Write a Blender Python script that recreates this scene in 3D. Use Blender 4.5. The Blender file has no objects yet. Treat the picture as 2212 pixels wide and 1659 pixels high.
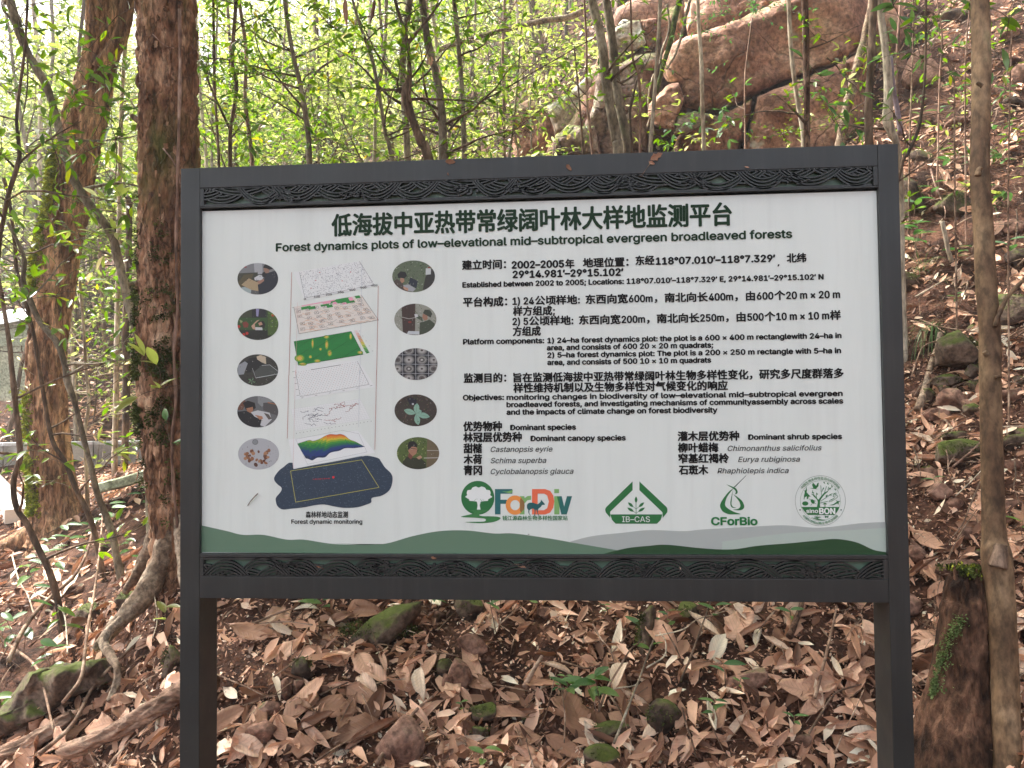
import bpy, math, random, os
import numpy as np
from mathutils import Vector, Matrix, noise
from mathutils.geometry import tessellate_polygon

random.seed(7)
rng = np.random.default_rng(7)
SC = bpy.context.scene
COL = SC.collection
PI = math.pi

# ------------------------------------------------------------------ camera
F_PX = 1661.0                       # focal length in pixels of a 2212 px wide frame
RX, RY, RZ = -0.0308, 0.0719, -0.0112
TC = np.array([-1.026, -0.6677, 2.3815])
W_SIGN, TOP = 2.15, 2.05            # sign width and height of its top edge (m)


def _rot(a, b, c):
    rx = np.array([[1, 0, 0], [0, math.cos(a), -math.sin(a)], [0, math.sin(a), math.cos(a)]])
    ry = np.array([[math.cos(b), 0, math.sin(b)], [0, 1, 0], [-math.sin(b), 0, math.cos(b)]])
    rz = np.array([[math.cos(c), -math.sin(c), 0], [math.sin(c), math.cos(c), 0], [0, 0, 1]])
    return rz @ rx @ ry


RC = _rot(RX, RY, RZ)
B = np.array([[1, 0, 0], [0, 0, -1], [0, 1, 0]], float)
b0 = np.array([W_SIGN / 2, TOP, 0.0])
CAM = B.T @ (-RC.T @ TC - b0)
CW = B.T @ RC.T                     # camera frame (x right, y down, z ahead) to world

cam_data = bpy.data.cameras.new('camera')
cam_ob = bpy.data.objects.new('camera', cam_data)
COL.objects.link(cam_ob)
SC.camera = cam_ob
cam_data.sensor_fit = 'HORIZONTAL'
cam_data.sensor_width = 36.0
cam_data.lens = 36.0 * F_PX / 2212.0
cam_data.clip_start = 0.05
cam_data.clip_end = 500.0
m3 = CW @ np.diag([1, -1, -1])
mw = Matrix([list(m3[0]) + [CAM[0]], list(m3[1]) + [CAM[1]], list(m3[2]) + [CAM[2]], [0, 0, 0, 1]])
cam_ob.matrix_world = mw

# ------------------------------------------------------------------ light
SUN_EL, SUN_AZ = math.radians(52), math.radians(-66)      # azimuth from +Y (ahead), negative = left
world = bpy.data.worlds.new('World')
SC.world = world
world.use_nodes = True
wn = world.node_tree
bg = wn.nodes['Background']
sky = wn.nodes.new('ShaderNodeTexSky')
sky.sky_type = 'NISHITA'
sky.sun_disc = False
sky.sun_elevation = SUN_EL
sky.sun_rotation = SUN_AZ
sky.air_density = 1.0
sky.dust_density = 7.0
sky.ozone_density = 0.4
hsv = wn.nodes.new('ShaderNodeHueSaturation')
hsv.inputs['Saturation'].default_value = 0.55
wn.links.new(sky.outputs[0], hsv.inputs['Color'])
wn.links.new(hsv.outputs[0], bg.inputs['Color'])
bg.inputs['Strength'].default_value = 0.15
sun_l = bpy.data.lights.new('sun', 'SUN')
sun_l.energy = 4.2
sun_l.angle = math.radians(3)
sun_l.color = (1.0, 0.95, 0.86)
sun_o = bpy.data.objects.new('sun', sun_l)
COL.objects.link(sun_o)
sd = Vector((math.sin(SUN_AZ) * math.cos(SUN_EL), math.cos(SUN_AZ) * math.cos(SUN_EL), math.sin(SUN_EL)))
sun_o.rotation_euler = sd.to_track_quat('Z', 'Y').to_euler()
sun_o.location = (0, 0, 12)
SC.view_settings.view_transform = 'Standard'
SC.view_settings.look = 'None'
SC.view_settings.gamma = 1.0
SC.view_settings.use_curve_mapping = False
SC.view_settings.exposure = 1.90
SC.cycles.max_bounces = 6
SC.cycles.diffuse_bounces = 3
SC.cycles.glossy_bounces = 2
SC.cycles.transmission_bounces = 3
SC.cycles.use_denoising = True


def ray(px, py):
    return CW @ np.array([(px - 1106) / F_PX, (py - 829.5) / F_PX, 1.0])


def at(px, py, d):
    return CAM + ray(px, py) * d


def on_plane(px, py, y):
    r = ray(px, py)
    return CAM + r * ((y - CAM[1]) / r[1])


# ------------------------------------------------------------------ small helpers
def lin(r, g, b_):
    f = lambda c: (c / 255 / 12.92) if c / 255 <= 0.04045 else ((c / 255 + 0.055) / 1.055) ** 2.4
    return (f(r), f(g), f(b_))


def tag(o, label=None, cat=None, group=None, kind=None):
    if label: o['label'] = label
    if cat: o['category'] = cat
    if group: o['group'] = group
    if kind: o['kind'] = kind
    return o


def empty(name, loc, label, cat, group=None):
    o = bpy.data.objects.new(name, None)
    COL.objects.link(o)
    o.location = [float(c) for c in loc]
    o.empty_display_size = 0.1
    return tag(o, label, cat, group)


def make_mesh(name, V, Fs, mat=None, smooth=False):
    """V n x 3, Fs list of (m x k) index arrays"""
    me = bpy.data.meshes.new(name)
    V = np.asarray(V, np.float32)
    Fs = [np.asarray(f, np.int32) for f in Fs if len(f)]
    me.vertices.add(len(V))
    me.vertices.foreach_set('co', V.ravel())
    nl = sum(f.size for f in Fs)
    npol = sum(len(f) for f in Fs)
    me.loops.add(nl)
    me.polygons.add(npol)
    me.loops.foreach_set('vertex_index', np.concatenate([f.ravel() for f in Fs]))
    tot = np.concatenate([np.full(len(f), f.shape[1], np.int32) for f in Fs])
    st = np.concatenate([[0], np.cumsum(tot)[:-1]]).astype(np.int32)
    me.polygons.foreach_set('loop_start', st)
    me.polygons.foreach_set('loop_total', tot)
    me.polygons.foreach_set('use_smooth', np.full(npol, smooth))
    me.update(calc_edges=True)
    me.validate()
    if mat: me.materials.append(mat)
    return me


def obj(name, me, parent=None, loc=None):
    """V of the mesh are in world space when loc is None: it is shifted under its parent"""
    o = bpy.data.objects.new(name, me)
    COL.objects.link(o)
    if parent is not None:
        o.parent = parent
        if loc is None:
            base = Vector((0, 0, 0)); p = parent
            while p is not None:
                base += p.location; p = p.parent
            me.transform(Matrix.Translation(-base))
        else:
            o.location = loc
    elif loc is not None:
        o.location = loc
    return o


def recenter(o, loc):
    """puts the origin of a top-level one-mesh thing at its base"""
    o.data.transform(Matrix.Translation(-Vector(loc)))
    o.location = Vector(loc)
    return o


class MB:
    """collects geometry"""
    def __init__(s): s.V = []; s.Q = []; s.T = []; s.n = 0
    def add(s, V, Q=None, T=None):
        V = np.asarray(V, float)
        s.V.append(V)
        if Q is not None and len(Q): s.Q.append(np.asarray(Q) + s.n)
        if T is not None and len(T): s.T.append(np.asarray(T) + s.n)
        s.n += len(V)
        return s
    def box(s, lo, hi):
        x0, y0, z0 = lo; x1, y1, z1 = hi
        V = [(x0, y0, z0), (x1, y0, z0), (x1, y1, z0), (x0, y1, z0), (x0, y0, z1), (x1, y0, z1), (x1, y1, z1), (x0, y1, z1)]
        return s.add(V, [(0, 3, 2, 1), (4, 5, 6, 7), (0, 1, 5, 4), (1, 2, 6, 5), (2, 3, 7, 6), (3, 0, 4, 7)])
    def mesh(s, name, mat, smooth=False):
        Fs = []
        if s.Q: Fs.append(np.concatenate(s.Q))
        if s.T: Fs.append(np.concatenate(s.T))
        return make_mesh(name, np.concatenate(s.V), Fs, mat, smooth)


def smooth_path(P, n):
    """Catmull-Rom through rows of P (any width), n samples"""
    P = np.asarray(P, float)
    if len(P) < 3:
        t = np.linspace(0, 1, n)[:, None]
        return P[0] * (1 - t) + P[-1] * t
    E = np.vstack([2 * P[0] - P[1], P, 2 * P[-1] - P[-2]])
    out = []
    for u in np.linspace(0, len(P) - 1 - 1e-6, n):
        i = int(u); t = u - i
        p0, p1, p2, p3 = E[i:i + 4]
        out.append(0.5 * ((2 * p1) + (-p0 + p2) * t + (2 * p0 - 5 * p1 + 4 * p2 - p3) * t * t + (-p0 + 3 * p1 - 3 * p2 + p3) * t ** 3))
    return np.array(out)


def tube(P, R, sides=6, disp=None, cap=True):
    P = np.asarray(P, float); n = len(P)
    R = np.broadcast_to(np.asarray(R, float), (n,))
    T = np.gradient(P, axis=0)
    T /= np.linalg.norm(T, axis=1)[:, None] + 1e-9
    a = np.array([1.0, 0, 0]) if abs(T[0][0]) < .8 else np.array([0, 1.0, 0])
    U = np.zeros_like(P)
    u = a - T[0] * (a @ T[0]); u /= np.linalg.norm(u)
    for i in range(n):
        u = u - T[i] * (u @ T[i]); u /= np.linalg.norm(u) + 1e-9
        U[i] = u
    Wv = np.cross(T, U)
    th = np.linspace(0, 2 * PI, sides, endpoint=False)
    D = U[:, None, :] * np.cos(th)[None, :, None] + Wv[:, None, :] * np.sin(th)[None, :, None]
    rr = R[:, None] * np.ones(sides)[None, :]
    if disp is not None: rr = rr + disp(P, th, R, D)
    V = P[:, None, :] + D * rr[:, :, None]
    V = V.reshape(-1, 3)
    i = np.arange(n - 1)[:, None] * sides; j = np.arange(sides)[None, :]; k = (j + 1) % sides
    Q = np.stack([i + j, i + k, i + sides + k, i + sides + j], -1).reshape(-1, 4)
    Tt = []
    if cap:
        V = np.vstack([V, P[0], P[-1]]); c0 = n * sides; c1 = c0 + 1
        Tt = [(c0, (q + 1) % sides, q) for q in range(sides)] + [(c1, (n - 1) * sides + q, (n - 1) * sides + (q + 1) % sides) for q in range(sides)]
    return V, Q, Tt


def fbm(p, sc, octv=3):
    return noise.fractal(Vector(p) * sc, 1.0, 2.0, octv, noise_basis='PERLIN_ORIGINAL')


USED_LABELS = set()


def fresh(lb, extra):
    """the label, or the first variant of it that no other thing has"""
    for v in [lb] + [f'{w} {lb}' for w in extra]:
        if v not in USED_LABELS:
            USED_LABELS.add(v); return v
    return lb


# ------------------------------------------------------------------ materials
MATS = {}


def new_mat(name):
    m = bpy.data.materials.new(name); m.use_nodes = True
    MATS[name] = m
    nt = m.node_tree
    return m, nt, nt.nodes['Principled BSDF']


def ramp(nt, cols, fac=None):
    r = nt.nodes.new('ShaderNodeValToRGB')
    e = r.color_ramp.elements
    while len(e) < len(cols): e.new(0.5)
    for k, (p, c) in enumerate(cols):
        e[k].position = p; e[k].color = (*c, 1)
    if fac is not None: nt.links.new(fac, r.inputs[0])
    return r


def tex_noise(nt, vec, scale, detail=4, rough=.6, dist=0.0):
    n = nt.nodes.new('ShaderNodeTexNoise')
    n.inputs['Scale'].default_value = scale; n.inputs['Detail'].default_value = detail
    n.inputs['Roughness'].default_value = rough; n.inputs['Distortion'].default_value = dist
    if vec is not None: nt.links.new(vec, n.inputs['Vector'])
    return n


def mixc(nt, fac, a, b_, mode='MIX'):
    m = nt.nodes.new('ShaderNodeMix'); m.data_type = 'RGBA'; m.blend_type = mode
    for sock, v in ((m.inputs[0], fac), (m.inputs[6], a), (m.inputs[7], b_)):
        if hasattr(v, 'is_output') or isinstance(v, bpy.types.NodeSocket): nt.links.new(v, sock)
        elif isinstance(v, (int, float)): sock.default_value = v
        else: sock.default_value = (*v, 1)
    return m.outputs[2]


def math_n(nt, op, a, b_=None, clamp=False):
    m = nt.nodes.new('ShaderNodeMath'); m.operation = op; m.use_clamp = clamp
    for k, v in ((0, a), (1, b_)):
        if v is None: continue
        if isinstance(v, bpy.types.NodeSocket): nt.links.new(v, m.inputs[k])
        else: m.inputs[k].default_value = v
    return m.outputs[0]


def surf_mat(name, cols, scale=6, detail=6, rough=.8, stretch=(1, 1, 1), bump=.3, bscale=40, moss=0.0, mosscol=(.10, .16, .02),
             spots=None, bdist=.01, rand=0.0, moss_up=.35, spec=.3, moss_scale=3.0, grain=.45, crack=None):
    """noise-coloured surface with fine relief, optional moss on upper sides and pale spots"""
    m, nt, bs = new_mat(name)
    tc = nt.nodes.new('ShaderNodeTexCoord')
    mp = nt.nodes.new('ShaderNodeMapping'); mp.inputs['Scale'].default_value = stretch
    nt.links.new(tc.outputs['Object'], mp.inputs[0])
    oi = nt.nodes.new('ShaderNodeObjectInfo')
    vec = nt.nodes.new('ShaderNodeVectorMath'); vec.operation = 'ADD'
    nt.links.new(mp.outputs[0], vec.inputs[0])
    rr = math_n(nt, 'MULTIPLY', oi.outputs['Random'], 37.0)
    nt.links.new(rr, vec.inputs[1])
    v = vec.outputs[0]
    n1 = tex_noise(nt, v, scale, detail)
    cols = [(.5 + (p - .5) * .55, c) for p, c in cols]
    col = ramp(nt, cols, n1.outputs[0]).outputs[0]
    n2 = tex_noise(nt, v, bscale, 5)
    if grain:
        g1 = ramp(nt, [(.36, (1 - grain,) * 3), (.5, (1, 1, 1)), (.66, (1 + grain,) * 3)], n2.outputs[0]).outputs[0]
        col = mixc(nt, 1.0, col, g1, 'MULTIPLY')
    crk = None
    if crack:                      # (scale, width, darkness): crisp fissures
        dn = tex_noise(nt, v, crack[0] * .8, 4)
        av = nt.nodes.new('ShaderNodeVectorMath'); av.operation = 'MULTIPLY_ADD'
        nt.links.new(dn.outputs['Color'], av.inputs[0]); av.inputs[1].default_value = ((2.4 if crack[0] > 5 else .9) / crack[0],) * 3; nt.links.new(v, av.inputs[2])
        vo = nt.nodes.new('ShaderNodeTexVoronoi'); vo.feature = 'DISTANCE_TO_EDGE'; vo.inputs['Scale'].default_value = crack[0]
        vs = nt.nodes.new('ShaderNodeMapping'); vs.inputs['Scale'].default_value = (1, 1, .45 if crack[0] > 5 else 1)
        nt.links.new(av.outputs[0], vs.inputs[0]); nt.links.new(vs.outputs[0], vo.inputs['Vector'])
        crk = ramp(nt, [(0, (crack[2],) * 3), (crack[1], (1, 1, 1))], vo.outputs['Distance']).outputs[0]
        col = mixc(nt, 1.0, col, crk, 'MULTIPLY')
    if spots:
        n4 = tex_noise(nt, v, spots[1], 3)
        f = ramp(nt, [(spots[2], (0, 0, 0)), (spots[2] + .05, (1, 1, 1))], n4.outputs[0]).outputs[0]
        col = mixc(nt, f, col, spots[0])
    if rand:
        hv = nt.nodes.new('ShaderNodeHueSaturation')
        nt.links.new(col, hv.inputs['Color'])
        q = math_n(nt, 'MULTIPLY', oi.outputs['Random'], rand)
        nt.links.new(math_n(nt, 'ADD', q, 1 - rand / 2), hv.inputs['Value'])
        col = hv.outputs[0]
    if moss:
        ge = nt.nodes.new('ShaderNodeNewGeometry')
        sp = nt.nodes.new('ShaderNodeSeparateXYZ'); nt.links.new(ge.outputs['Normal'], sp.inputs[0])
        n3 = tex_noise(nt, v, moss_scale, 5, .65)
        a = math_n(nt, 'MULTIPLY', sp.outputs[2], moss_up)
        s_ = math_n(nt, 'ADD', n3.outputs[0], a)
        f = ramp(nt, [(max(0, 1 - moss - .08), (0, 0, 0)), (1 - moss + .08, (1, 1, 1))], s_).outputs[0]
        mc = mixc(nt, n2.outputs[0], tuple(c * .45 for c in mosscol), tuple(min(1, c * 1.5) for c in mosscol))
        col = mixc(nt, f, col, mc)
    nt.links.new(col, bs.inputs['Base Color'])
    bs.inputs['Roughness'].default_value = rough
    bs.inputs['Specular IOR Level'].default_value = spec
    if bump:
        bp = nt.nodes.new('ShaderNodeBump'); bp.inputs['Strength'].default_value = bump; bp.inputs['Distance'].default_value = bdist
        h_ = n2.outputs[0]
        if crk is not None: h_ = math_n(nt, 'ADD', h_, math_n(nt, 'MULTIPLY', crk, 1.2))
        nt.links.new(h_, bp.inputs['Height']); nt.links.new(bp.outputs[0], bs.inputs['Normal'])
    return m


def leaf_mat(name, cols, trans=.45, rough=.45, spec=.4, island=True, val=.5, veins=False):
    m, nt, bs = new_mat(name)
    if island:
        r = nt.nodes.new('ShaderNodeNewGeometry').outputs['Random Per Island']
    else:
        r = nt.nodes.new('ShaderNodeObjectInfo').outputs['Random']
    col = ramp(nt, cols, r).outputs[0]
    tc = nt.nodes.new('ShaderNodeTexCoord')
    n = tex_noise(nt, tc.outputs['Object'], 30 if not veins else 22, 4)
    k = math_n(nt, 'MULTIPLY', n.outputs[0], val)
    k = math_n(nt, 'ADD', k, 1 - val / 2)
    mul = nt.nodes.new('ShaderNodeVectorMath'); mul.operation = 'SCALE'
    nt.links.new(col, mul.inputs[0]); nt.links.new(k, mul.inputs['Scale'])
    col = mul.outputs[0]
    if veins:
        sp = nt.nodes.new('ShaderNodeSeparateXYZ'); nt.links.new(tc.outputs['Object'], sp.inputs[0])
        ay = math_n(nt, 'ABSOLUTE', sp.outputs[1])
        w = math_n(nt, 'SUBTRACT', sp.outputs[0], math_n(nt, 'MULTIPLY', ay, .9))
        s = math_n(nt, 'SINE', math_n(nt, 'MULTIPLY', w, 520.0))
        s = ramp(nt, [(.0, (0, 0, 0)), (.8, (0, 0, 0)), (1, (1, 1, 1))], math_n(nt, 'ADD', math_n(nt, 'MULTIPLY', s, .5), .5)).outputs[0]
        rib = ramp(nt, [(0, (1, 1, 1)), (.0016, (1, 1, 1)), (.0028, (0, 0, 0))], ay).outputs[0]
        ln = mixc(nt, rib, s, (1, 1, 1))
        col = mixc(nt, math_n(nt, 'MULTIPLY', ln, .16), col, (.13, .07, .04) if veins == 'dead' else (.20, .33, .08))
        bp = nt.nodes.new('ShaderNodeBump'); bp.inputs['Strength'].default_value = .5; bp.inputs['Distance'].default_value = .002
        nt.links.new(ln, bp.inputs['Height']); nt.links.new(bp.outputs[0], bs.inputs['Normal'])
    nt.links.new(col, bs.inputs['Base Color'])
    bs.inputs['Roughness'].default_value = rough
    bs.inputs['Specular IOR Level'].default_value = spec
    if trans:
        tr = nt.nodes.new('ShaderNodeBsdfTranslucent')
        hs = nt.nodes.new('ShaderNodeHueSaturation'); hs.inputs['Value'].default_value = 1.9; hs.inputs['Saturation'].default_value = 1.1
        nt.links.new(col, hs.inputs['Color']); nt.links.new(hs.outputs[0], tr.inputs['Color'])
        mx = nt.nodes.new('ShaderNodeMixShader'); mx.inputs[0].default_value = trans
        nt.links.new(bs.outputs[0], mx.inputs[1]); nt.links.new(tr.outputs[0], mx.inputs[2])
        nt.links.new(mx.outputs[0], nt.nodes['Material Output'].inputs[0])
    return m


M_SOIL = surf_mat('soil', [(.3, (0.031, 0.013, 0.007)), (.5, (0.077, 0.032, 0.019)), (.7, (0.134, 0.064, 0.039))], 9, 8, .95, bump=1, bscale=60, bdist=.02)
M_LITTER = leaf_mat('dead_leaf_litter', [(0, (0.092, 0.039, 0.022)), (.2, (0.225, 0.107, 0.062)), (.42, (0.437, 0.237, 0.149)), (.66, (0.661, 0.400, 0.268)), (.88, (0.900, 0.581, 0.416)), (1, (0.900, 0.849, 0.679))], .12, .55, .35)
M_DEAD = leaf_mat('dead_leaf', [(0, (0.182, 0.082, 0.045)), (.22, (0.364, 0.186, 0.109)), (.5, (0.572, 0.325, 0.213)), (.78, (0.806, 0.505, 0.353)), (1, (0.900, 0.792, 0.626))], .10, .5, .4, island=False, veins='dead')
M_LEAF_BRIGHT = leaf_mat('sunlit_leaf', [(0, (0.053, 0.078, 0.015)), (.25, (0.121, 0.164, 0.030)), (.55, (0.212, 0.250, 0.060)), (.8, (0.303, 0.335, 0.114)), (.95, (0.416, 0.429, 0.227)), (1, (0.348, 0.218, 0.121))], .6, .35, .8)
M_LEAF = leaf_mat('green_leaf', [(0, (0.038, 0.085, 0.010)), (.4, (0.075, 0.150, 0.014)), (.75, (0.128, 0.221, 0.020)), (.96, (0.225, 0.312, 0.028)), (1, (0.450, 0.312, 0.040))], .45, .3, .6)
M_LEAF_COOL = leaf_mat('glossy_leaf', [(0, (0.036, 0.092, 0.028)), (.5, (0.072, 0.161, 0.048)), (1, (0.132, 0.230, 0.067))], .3, .22, .7)
M_LEAF_PLANT = leaf_mat('seedling_leaf', [(0, (.04, .12, .03)), (.5, (.07, .18, .045)), (1, (.16, .27, .05))], .35, .3, .6, island=False, veins='green')
M_GRASS = leaf_mat('grass_blade', [(0, (.05, .12, .05)), (.5, (.12, .20, .07)), (1, (.40, .33, .2))], .3, .5, .3)
M_BARKA = surf_mat('flaky_bark', [(.25, (0.068, 0.031, 0.018)), (.43, (0.202, 0.099, 0.053)), (.6, (0.350, 0.191, 0.114)), (.8, (0.567, 0.370, 0.239))], 9, 8, .9, (1, 1, .35), .9, 60, moss=.33, mosscol=(.09, .11, .02), bdist=.012, moss_up=0, moss_scale=1.6, crack=(17, .07, .55))
M_BARKB = surf_mat('furrowed_bark', [(.3, (0.169, 0.083, 0.045)), (.5, (0.422, 0.232, 0.130)), (.75, (0.760, 0.483, 0.288))], 12, 8, .9, (1, 1, .18), .9, 50, bdist=.012, crack=(26, .07, .5))
M_MOSS = surf_mat('moss', [(.3, (0.150, 0.203, 0.016)), (.55, (0.360, 0.405, 0.032)), (.8, (0.630, 0.621, 0.080))], 18, 6, 1, bump=1, bscale=90, bdist=.01)
M_MOSS_DK = surf_mat('dark_moss', [(.3, (.035, .045, .01)), (.6, (.09, .115, .025)), (.8, (.17, .20, .05))], 18, 6, 1, bump=1, bscale=90, bdist=.01)
M_GREY_BARK = surf_mat('smooth_grey_bark', [(.3, (.13, .10, .07)), (.5, (.22, .175, .125)), (.7, (.33, .28, .21))], 7, 6, .8, (1, 1, .45), .35, 50, moss=.32, mosscol=(.14, .17, .08), spots=((.46, .44, .36), 11, .66), rand=.35, moss_up=0)
M_DARK_BARK = surf_mat('dark_bark', [(.3, (0.062, 0.042, 0.029)), (.55, (0.131, 0.084, 0.055)), (.75, (0.237, 0.162, 0.115))], 10, 6, .85, (1, 1, .3), .5, 50, rand=.35)
M_RED_BARK = surf_mat('peeling_red_bark', [(.3, (0.072, 0.034, 0.021)), (.5, (0.152, 0.081, 0.051)), (.75, (0.272, 0.178, 0.128))], 14, 7, .9, (1, 1, .35), .9, 60, crack=(40, .10, .4))
M_PALE_BARK = surf_mat('pale_bark', [(.3, (.30, .23, .16)), (.5, (.46, .38, .29)), (.75, (.62, .54, .43))], 8, 6, .8, (1, 1, .3), .4, 50, rand=.25)
M_PINK_BARK = surf_mat('reddish_stem', [(.3, (.15, .085, .06)), (.6, (.28, .17, .125)), (.8, (.40, .28, .22))], 10, 5, .8, (1, 1, .3), .3, 40, rand=.3)
M_TREEZ = surf_mat('brown_trunk_bark', [(.3, (0.109, 0.063, 0.035)), (.5, (0.199, 0.125, 0.069)), (.7, (0.302, 0.205, 0.124))], 6, 7, .7, (1, 1, .5), .5, 45, moss=.30, mosscol=(.13, .17, .06), spots=((.36, .32, .26), 5, .68), bdist=.006, moss_up=0)
M_ROOT = surf_mat('root_bark', [(.3, (.14, .09, .06)), (.5, (.28, .20, .14)), (.75, (.42, .33, .25))], 8, 7, .9, (1, 1, 1), .8, 50, moss=.27, mosscol=(.12, .14, .05), moss_up=.1, crack=(24, .05, .7))
M_STUMP = surf_mat('rotting_stump_wood', [(.3, (0.025, 0.013, 0.008)), (.5, (0.084, 0.042, 0.025)), (.72, (0.191, 0.101, 0.062))], 10, 9, .95, (1, 1, .4), 1, 60, bdist=.02)
M_ROTLOG = surf_mat('rotting_log_wood', [(.3, (.10, .055, .035)), (.5, (.27, .17, .12)), (.75, (.46, .33, .25))], 9, 9, .95, (.4, .4, 1), 1, 60, bdist=.012)
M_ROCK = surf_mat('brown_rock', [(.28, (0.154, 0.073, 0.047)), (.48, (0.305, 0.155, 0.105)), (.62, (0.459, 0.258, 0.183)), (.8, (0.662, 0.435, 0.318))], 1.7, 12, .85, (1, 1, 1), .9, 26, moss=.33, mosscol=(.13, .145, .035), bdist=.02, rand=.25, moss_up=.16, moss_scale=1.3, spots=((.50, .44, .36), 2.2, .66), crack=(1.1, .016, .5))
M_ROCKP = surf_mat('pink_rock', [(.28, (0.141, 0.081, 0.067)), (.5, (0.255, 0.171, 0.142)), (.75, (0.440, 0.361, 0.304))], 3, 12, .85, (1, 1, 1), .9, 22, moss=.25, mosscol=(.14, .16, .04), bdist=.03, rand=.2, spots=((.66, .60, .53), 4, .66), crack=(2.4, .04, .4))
M_ROCKL = surf_mat('pale_mottled_rock', [(.3, (.20, .14, .10)), (.5, (.36, .28, .22)), (.62, (.62, .58, .50)), (.8, (.85, .82, .76))], 2.6, 9, .85, (1, 1, 1), .7, 26, moss=.28, mosscol=(.15, .18, .05), bdist=.02)  # brown rock mottled with pale to whitish patches
M_STONE = surf_mat('mossy_stone', [(.3, (.045, .028, .02)), (.5, (.11, .075, .055)), (.75, (.21, .155, .12))], 7, 9, .9, (1, 1, 1), .7, 45, moss=.34, mosscol=(.085, .105, .02), bdist=.01, rand=.3, moss_up=.24, moss_scale=7)
M_STONEB = surf_mat('bare_stone', [(.3, (0.115, 0.058, 0.040)), (.5, (0.218, 0.120, 0.085)), (.75, (0.345, 0.210, 0.157))], 7, 9, .9, (1, 1, 1), .7, 45, moss=.20, mosscol=(.10, .14, .03), bdist=.01, rand=.4, moss_up=.2, moss_scale=7)
M_SLAB = surf_mat('pale_green_slab', [(.3, (.30, .33, .22)), (.6, (.50, .55, .40)), (.8, (.66, .70, .55))], 6, 6, .9, bump=.4)
M_CONC = surf_mat('concrete', grain=.12, cols= [(.3, (.26, .25, .245)), (.5, (.38, .37, .365)), (.7, (.47, .46, .455))], scale=3, detail=9, rough=.9, bump=.3, bscale=60, bdist=.004)
M_CONC_TOP = surf_mat('concrete_coping', grain=.1, cols= [(.3, (.45, .46, .48)), (.7, (.66, .67, .70))], scale=5, detail=6, rough=.85, bump=.2)
M_WHITE = surf_mat('white_painted_board', grain=.04, cols= [(.3, (.72, .71, .70)), (.7, (.84, .83, .82))], scale=3, detail=3, rough=.6, bump=.1)
M_PIPE = surf_mat('mauve_pipe', grain=.1, cols= [(.3, (.19, .14, .17)), (.7, (.30, .24, .28))], scale=5, detail=5, rough=.5, bump=.1)
M_STICK = surf_mat('dry_stick', [(.3, (.13, .075, .05)), (.55, (.25, .16, .11)), (.8, (.42, .31, .23))], 12, 5, .85, bump=.3, rand=.6)
M_FRAME, _nt, _bs = new_mat('charcoal_powder_coat')
_tc = _nt.nodes.new('ShaderNodeTexCoord')
_n = tex_noise(_nt, _tc.outputs['Object'], 3.0, 6)
_fc = ramp(_nt, [(.35, (0.021, 0.022, 0.022)), (.7, (0.031, 0.033, 0.032))], _n.outputs[0]).outputs[0]
_nd = tex_noise(_nt, _tc.outputs['Object'], 42.0, 3, .7)
_fc = mixc(_nt, ramp(_nt, [(.68, (0, 0, 0)), (.75, (.6, .6, .6))], _nd.outputs[0]).outputs[0], _fc, (.10, .095, .085))
_mpd = _nt.nodes.new('ShaderNodeMapping'); _mpd.inputs['Scale'].default_value = (16, 3, .8)
_nt.links.new(_tc.outputs['Object'], _mpd.inputs[0])
_ne = tex_noise(_nt, _mpd.outputs[0], 2.5, 6)
_fc = mixc(_nt, ramp(_nt, [(.50, (0, 0, 0)), (.72, (.35, .35, .35))], _ne.outputs[0]).outputs[0], _fc, (.062, .060, .056))
_nt.links.new(_fc, _bs.inputs['Base Color'])
_n2 = tex_noise(_nt, _tc.outputs['Object'], 5.0, 6)
_nt.links.new(ramp(_nt, [(.3, (.30, .30, .30)), (.7, (.50, .50, .50))], _n2.outputs[0]).outputs[0], _bs.inputs['Roughness'])
_n3 = tex_noise(_nt, _tc.outputs['Object'], 900.0, 2)
_bp = _nt.nodes.new('ShaderNodeBump'); _bp.inputs['Strength'].default_value = .12; _bp.inputs['Distance'].default_value = .0006
_nt.links.new(_n3.outputs[0], _bp.inputs['Height']); _nt.links.new(_bp.outputs[0], _bs.inputs['Normal'])
M_BACK = surf_mat('dark_green_backing', grain=.1, cols= [(.3, (.06, .115, .08)), (.7, (.12, .20, .145))], scale=4, detail=4, rough=.4, bump=0, spec=.5)
M_PANEL, _nt, _bs = new_mat('printed_panel_sheet')
_tc = _nt.nodes.new('ShaderNodeTexCoord')
_mp = _nt.nodes.new('ShaderNodeMapping'); _mp.inputs['Scale'].default_value = (6, 1, .5)
_nt.links.new(_tc.outputs['Object'], _mp.inputs[0])
_n = tex_noise(_nt, _mp.outputs[0], 1.6, 5)
_c = ramp(_nt, [(.3, (.67, .715, .68)), (.7, (.72, .765, .73))], _n.outputs[0]).outputs[0]
_n4 = tex_noise(_nt, _tc.outputs['Object'], 55.0, 2)
_f = ramp(_nt, [(.80, (0, 0, 0)), (.82, (1, 1, 1))], _n4.outputs[0]).outputs[0]
_c = mixc(_nt, _f, _c, (.18, .17, .15))
_mp2 = _nt.nodes.new('ShaderNodeMapping'); _mp2.inputs['Scale'].default_value = (14, 1, .9)
_nt.links.new(_tc.outputs['Object'], _mp2.inputs[0])
_ns = tex_noise(_nt, _mp2.outputs[0], 2.2, 6)
_c = mixc(_nt, ramp(_nt, [(.50, (0, 0, 0)), (.75, (.22, .22, .22))], _ns.outputs[0]).outputs[0], _c, (.50, .52, .49))
_nt.links.new(_c, _bs.inputs['Base Color'])
_bs.inputs['Roughness'].default_value = .36
M_PRINT, _nt, _bs = new_mat('printed_ink')
_at = _nt.nodes.new('ShaderNodeAttribute'); _at.attribute_name = 'Col'
_nt.links.new(_at.outputs['Color'], _bs.inputs['Base Color'])
_bs.inputs['Roughness'].default_value = .45
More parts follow.
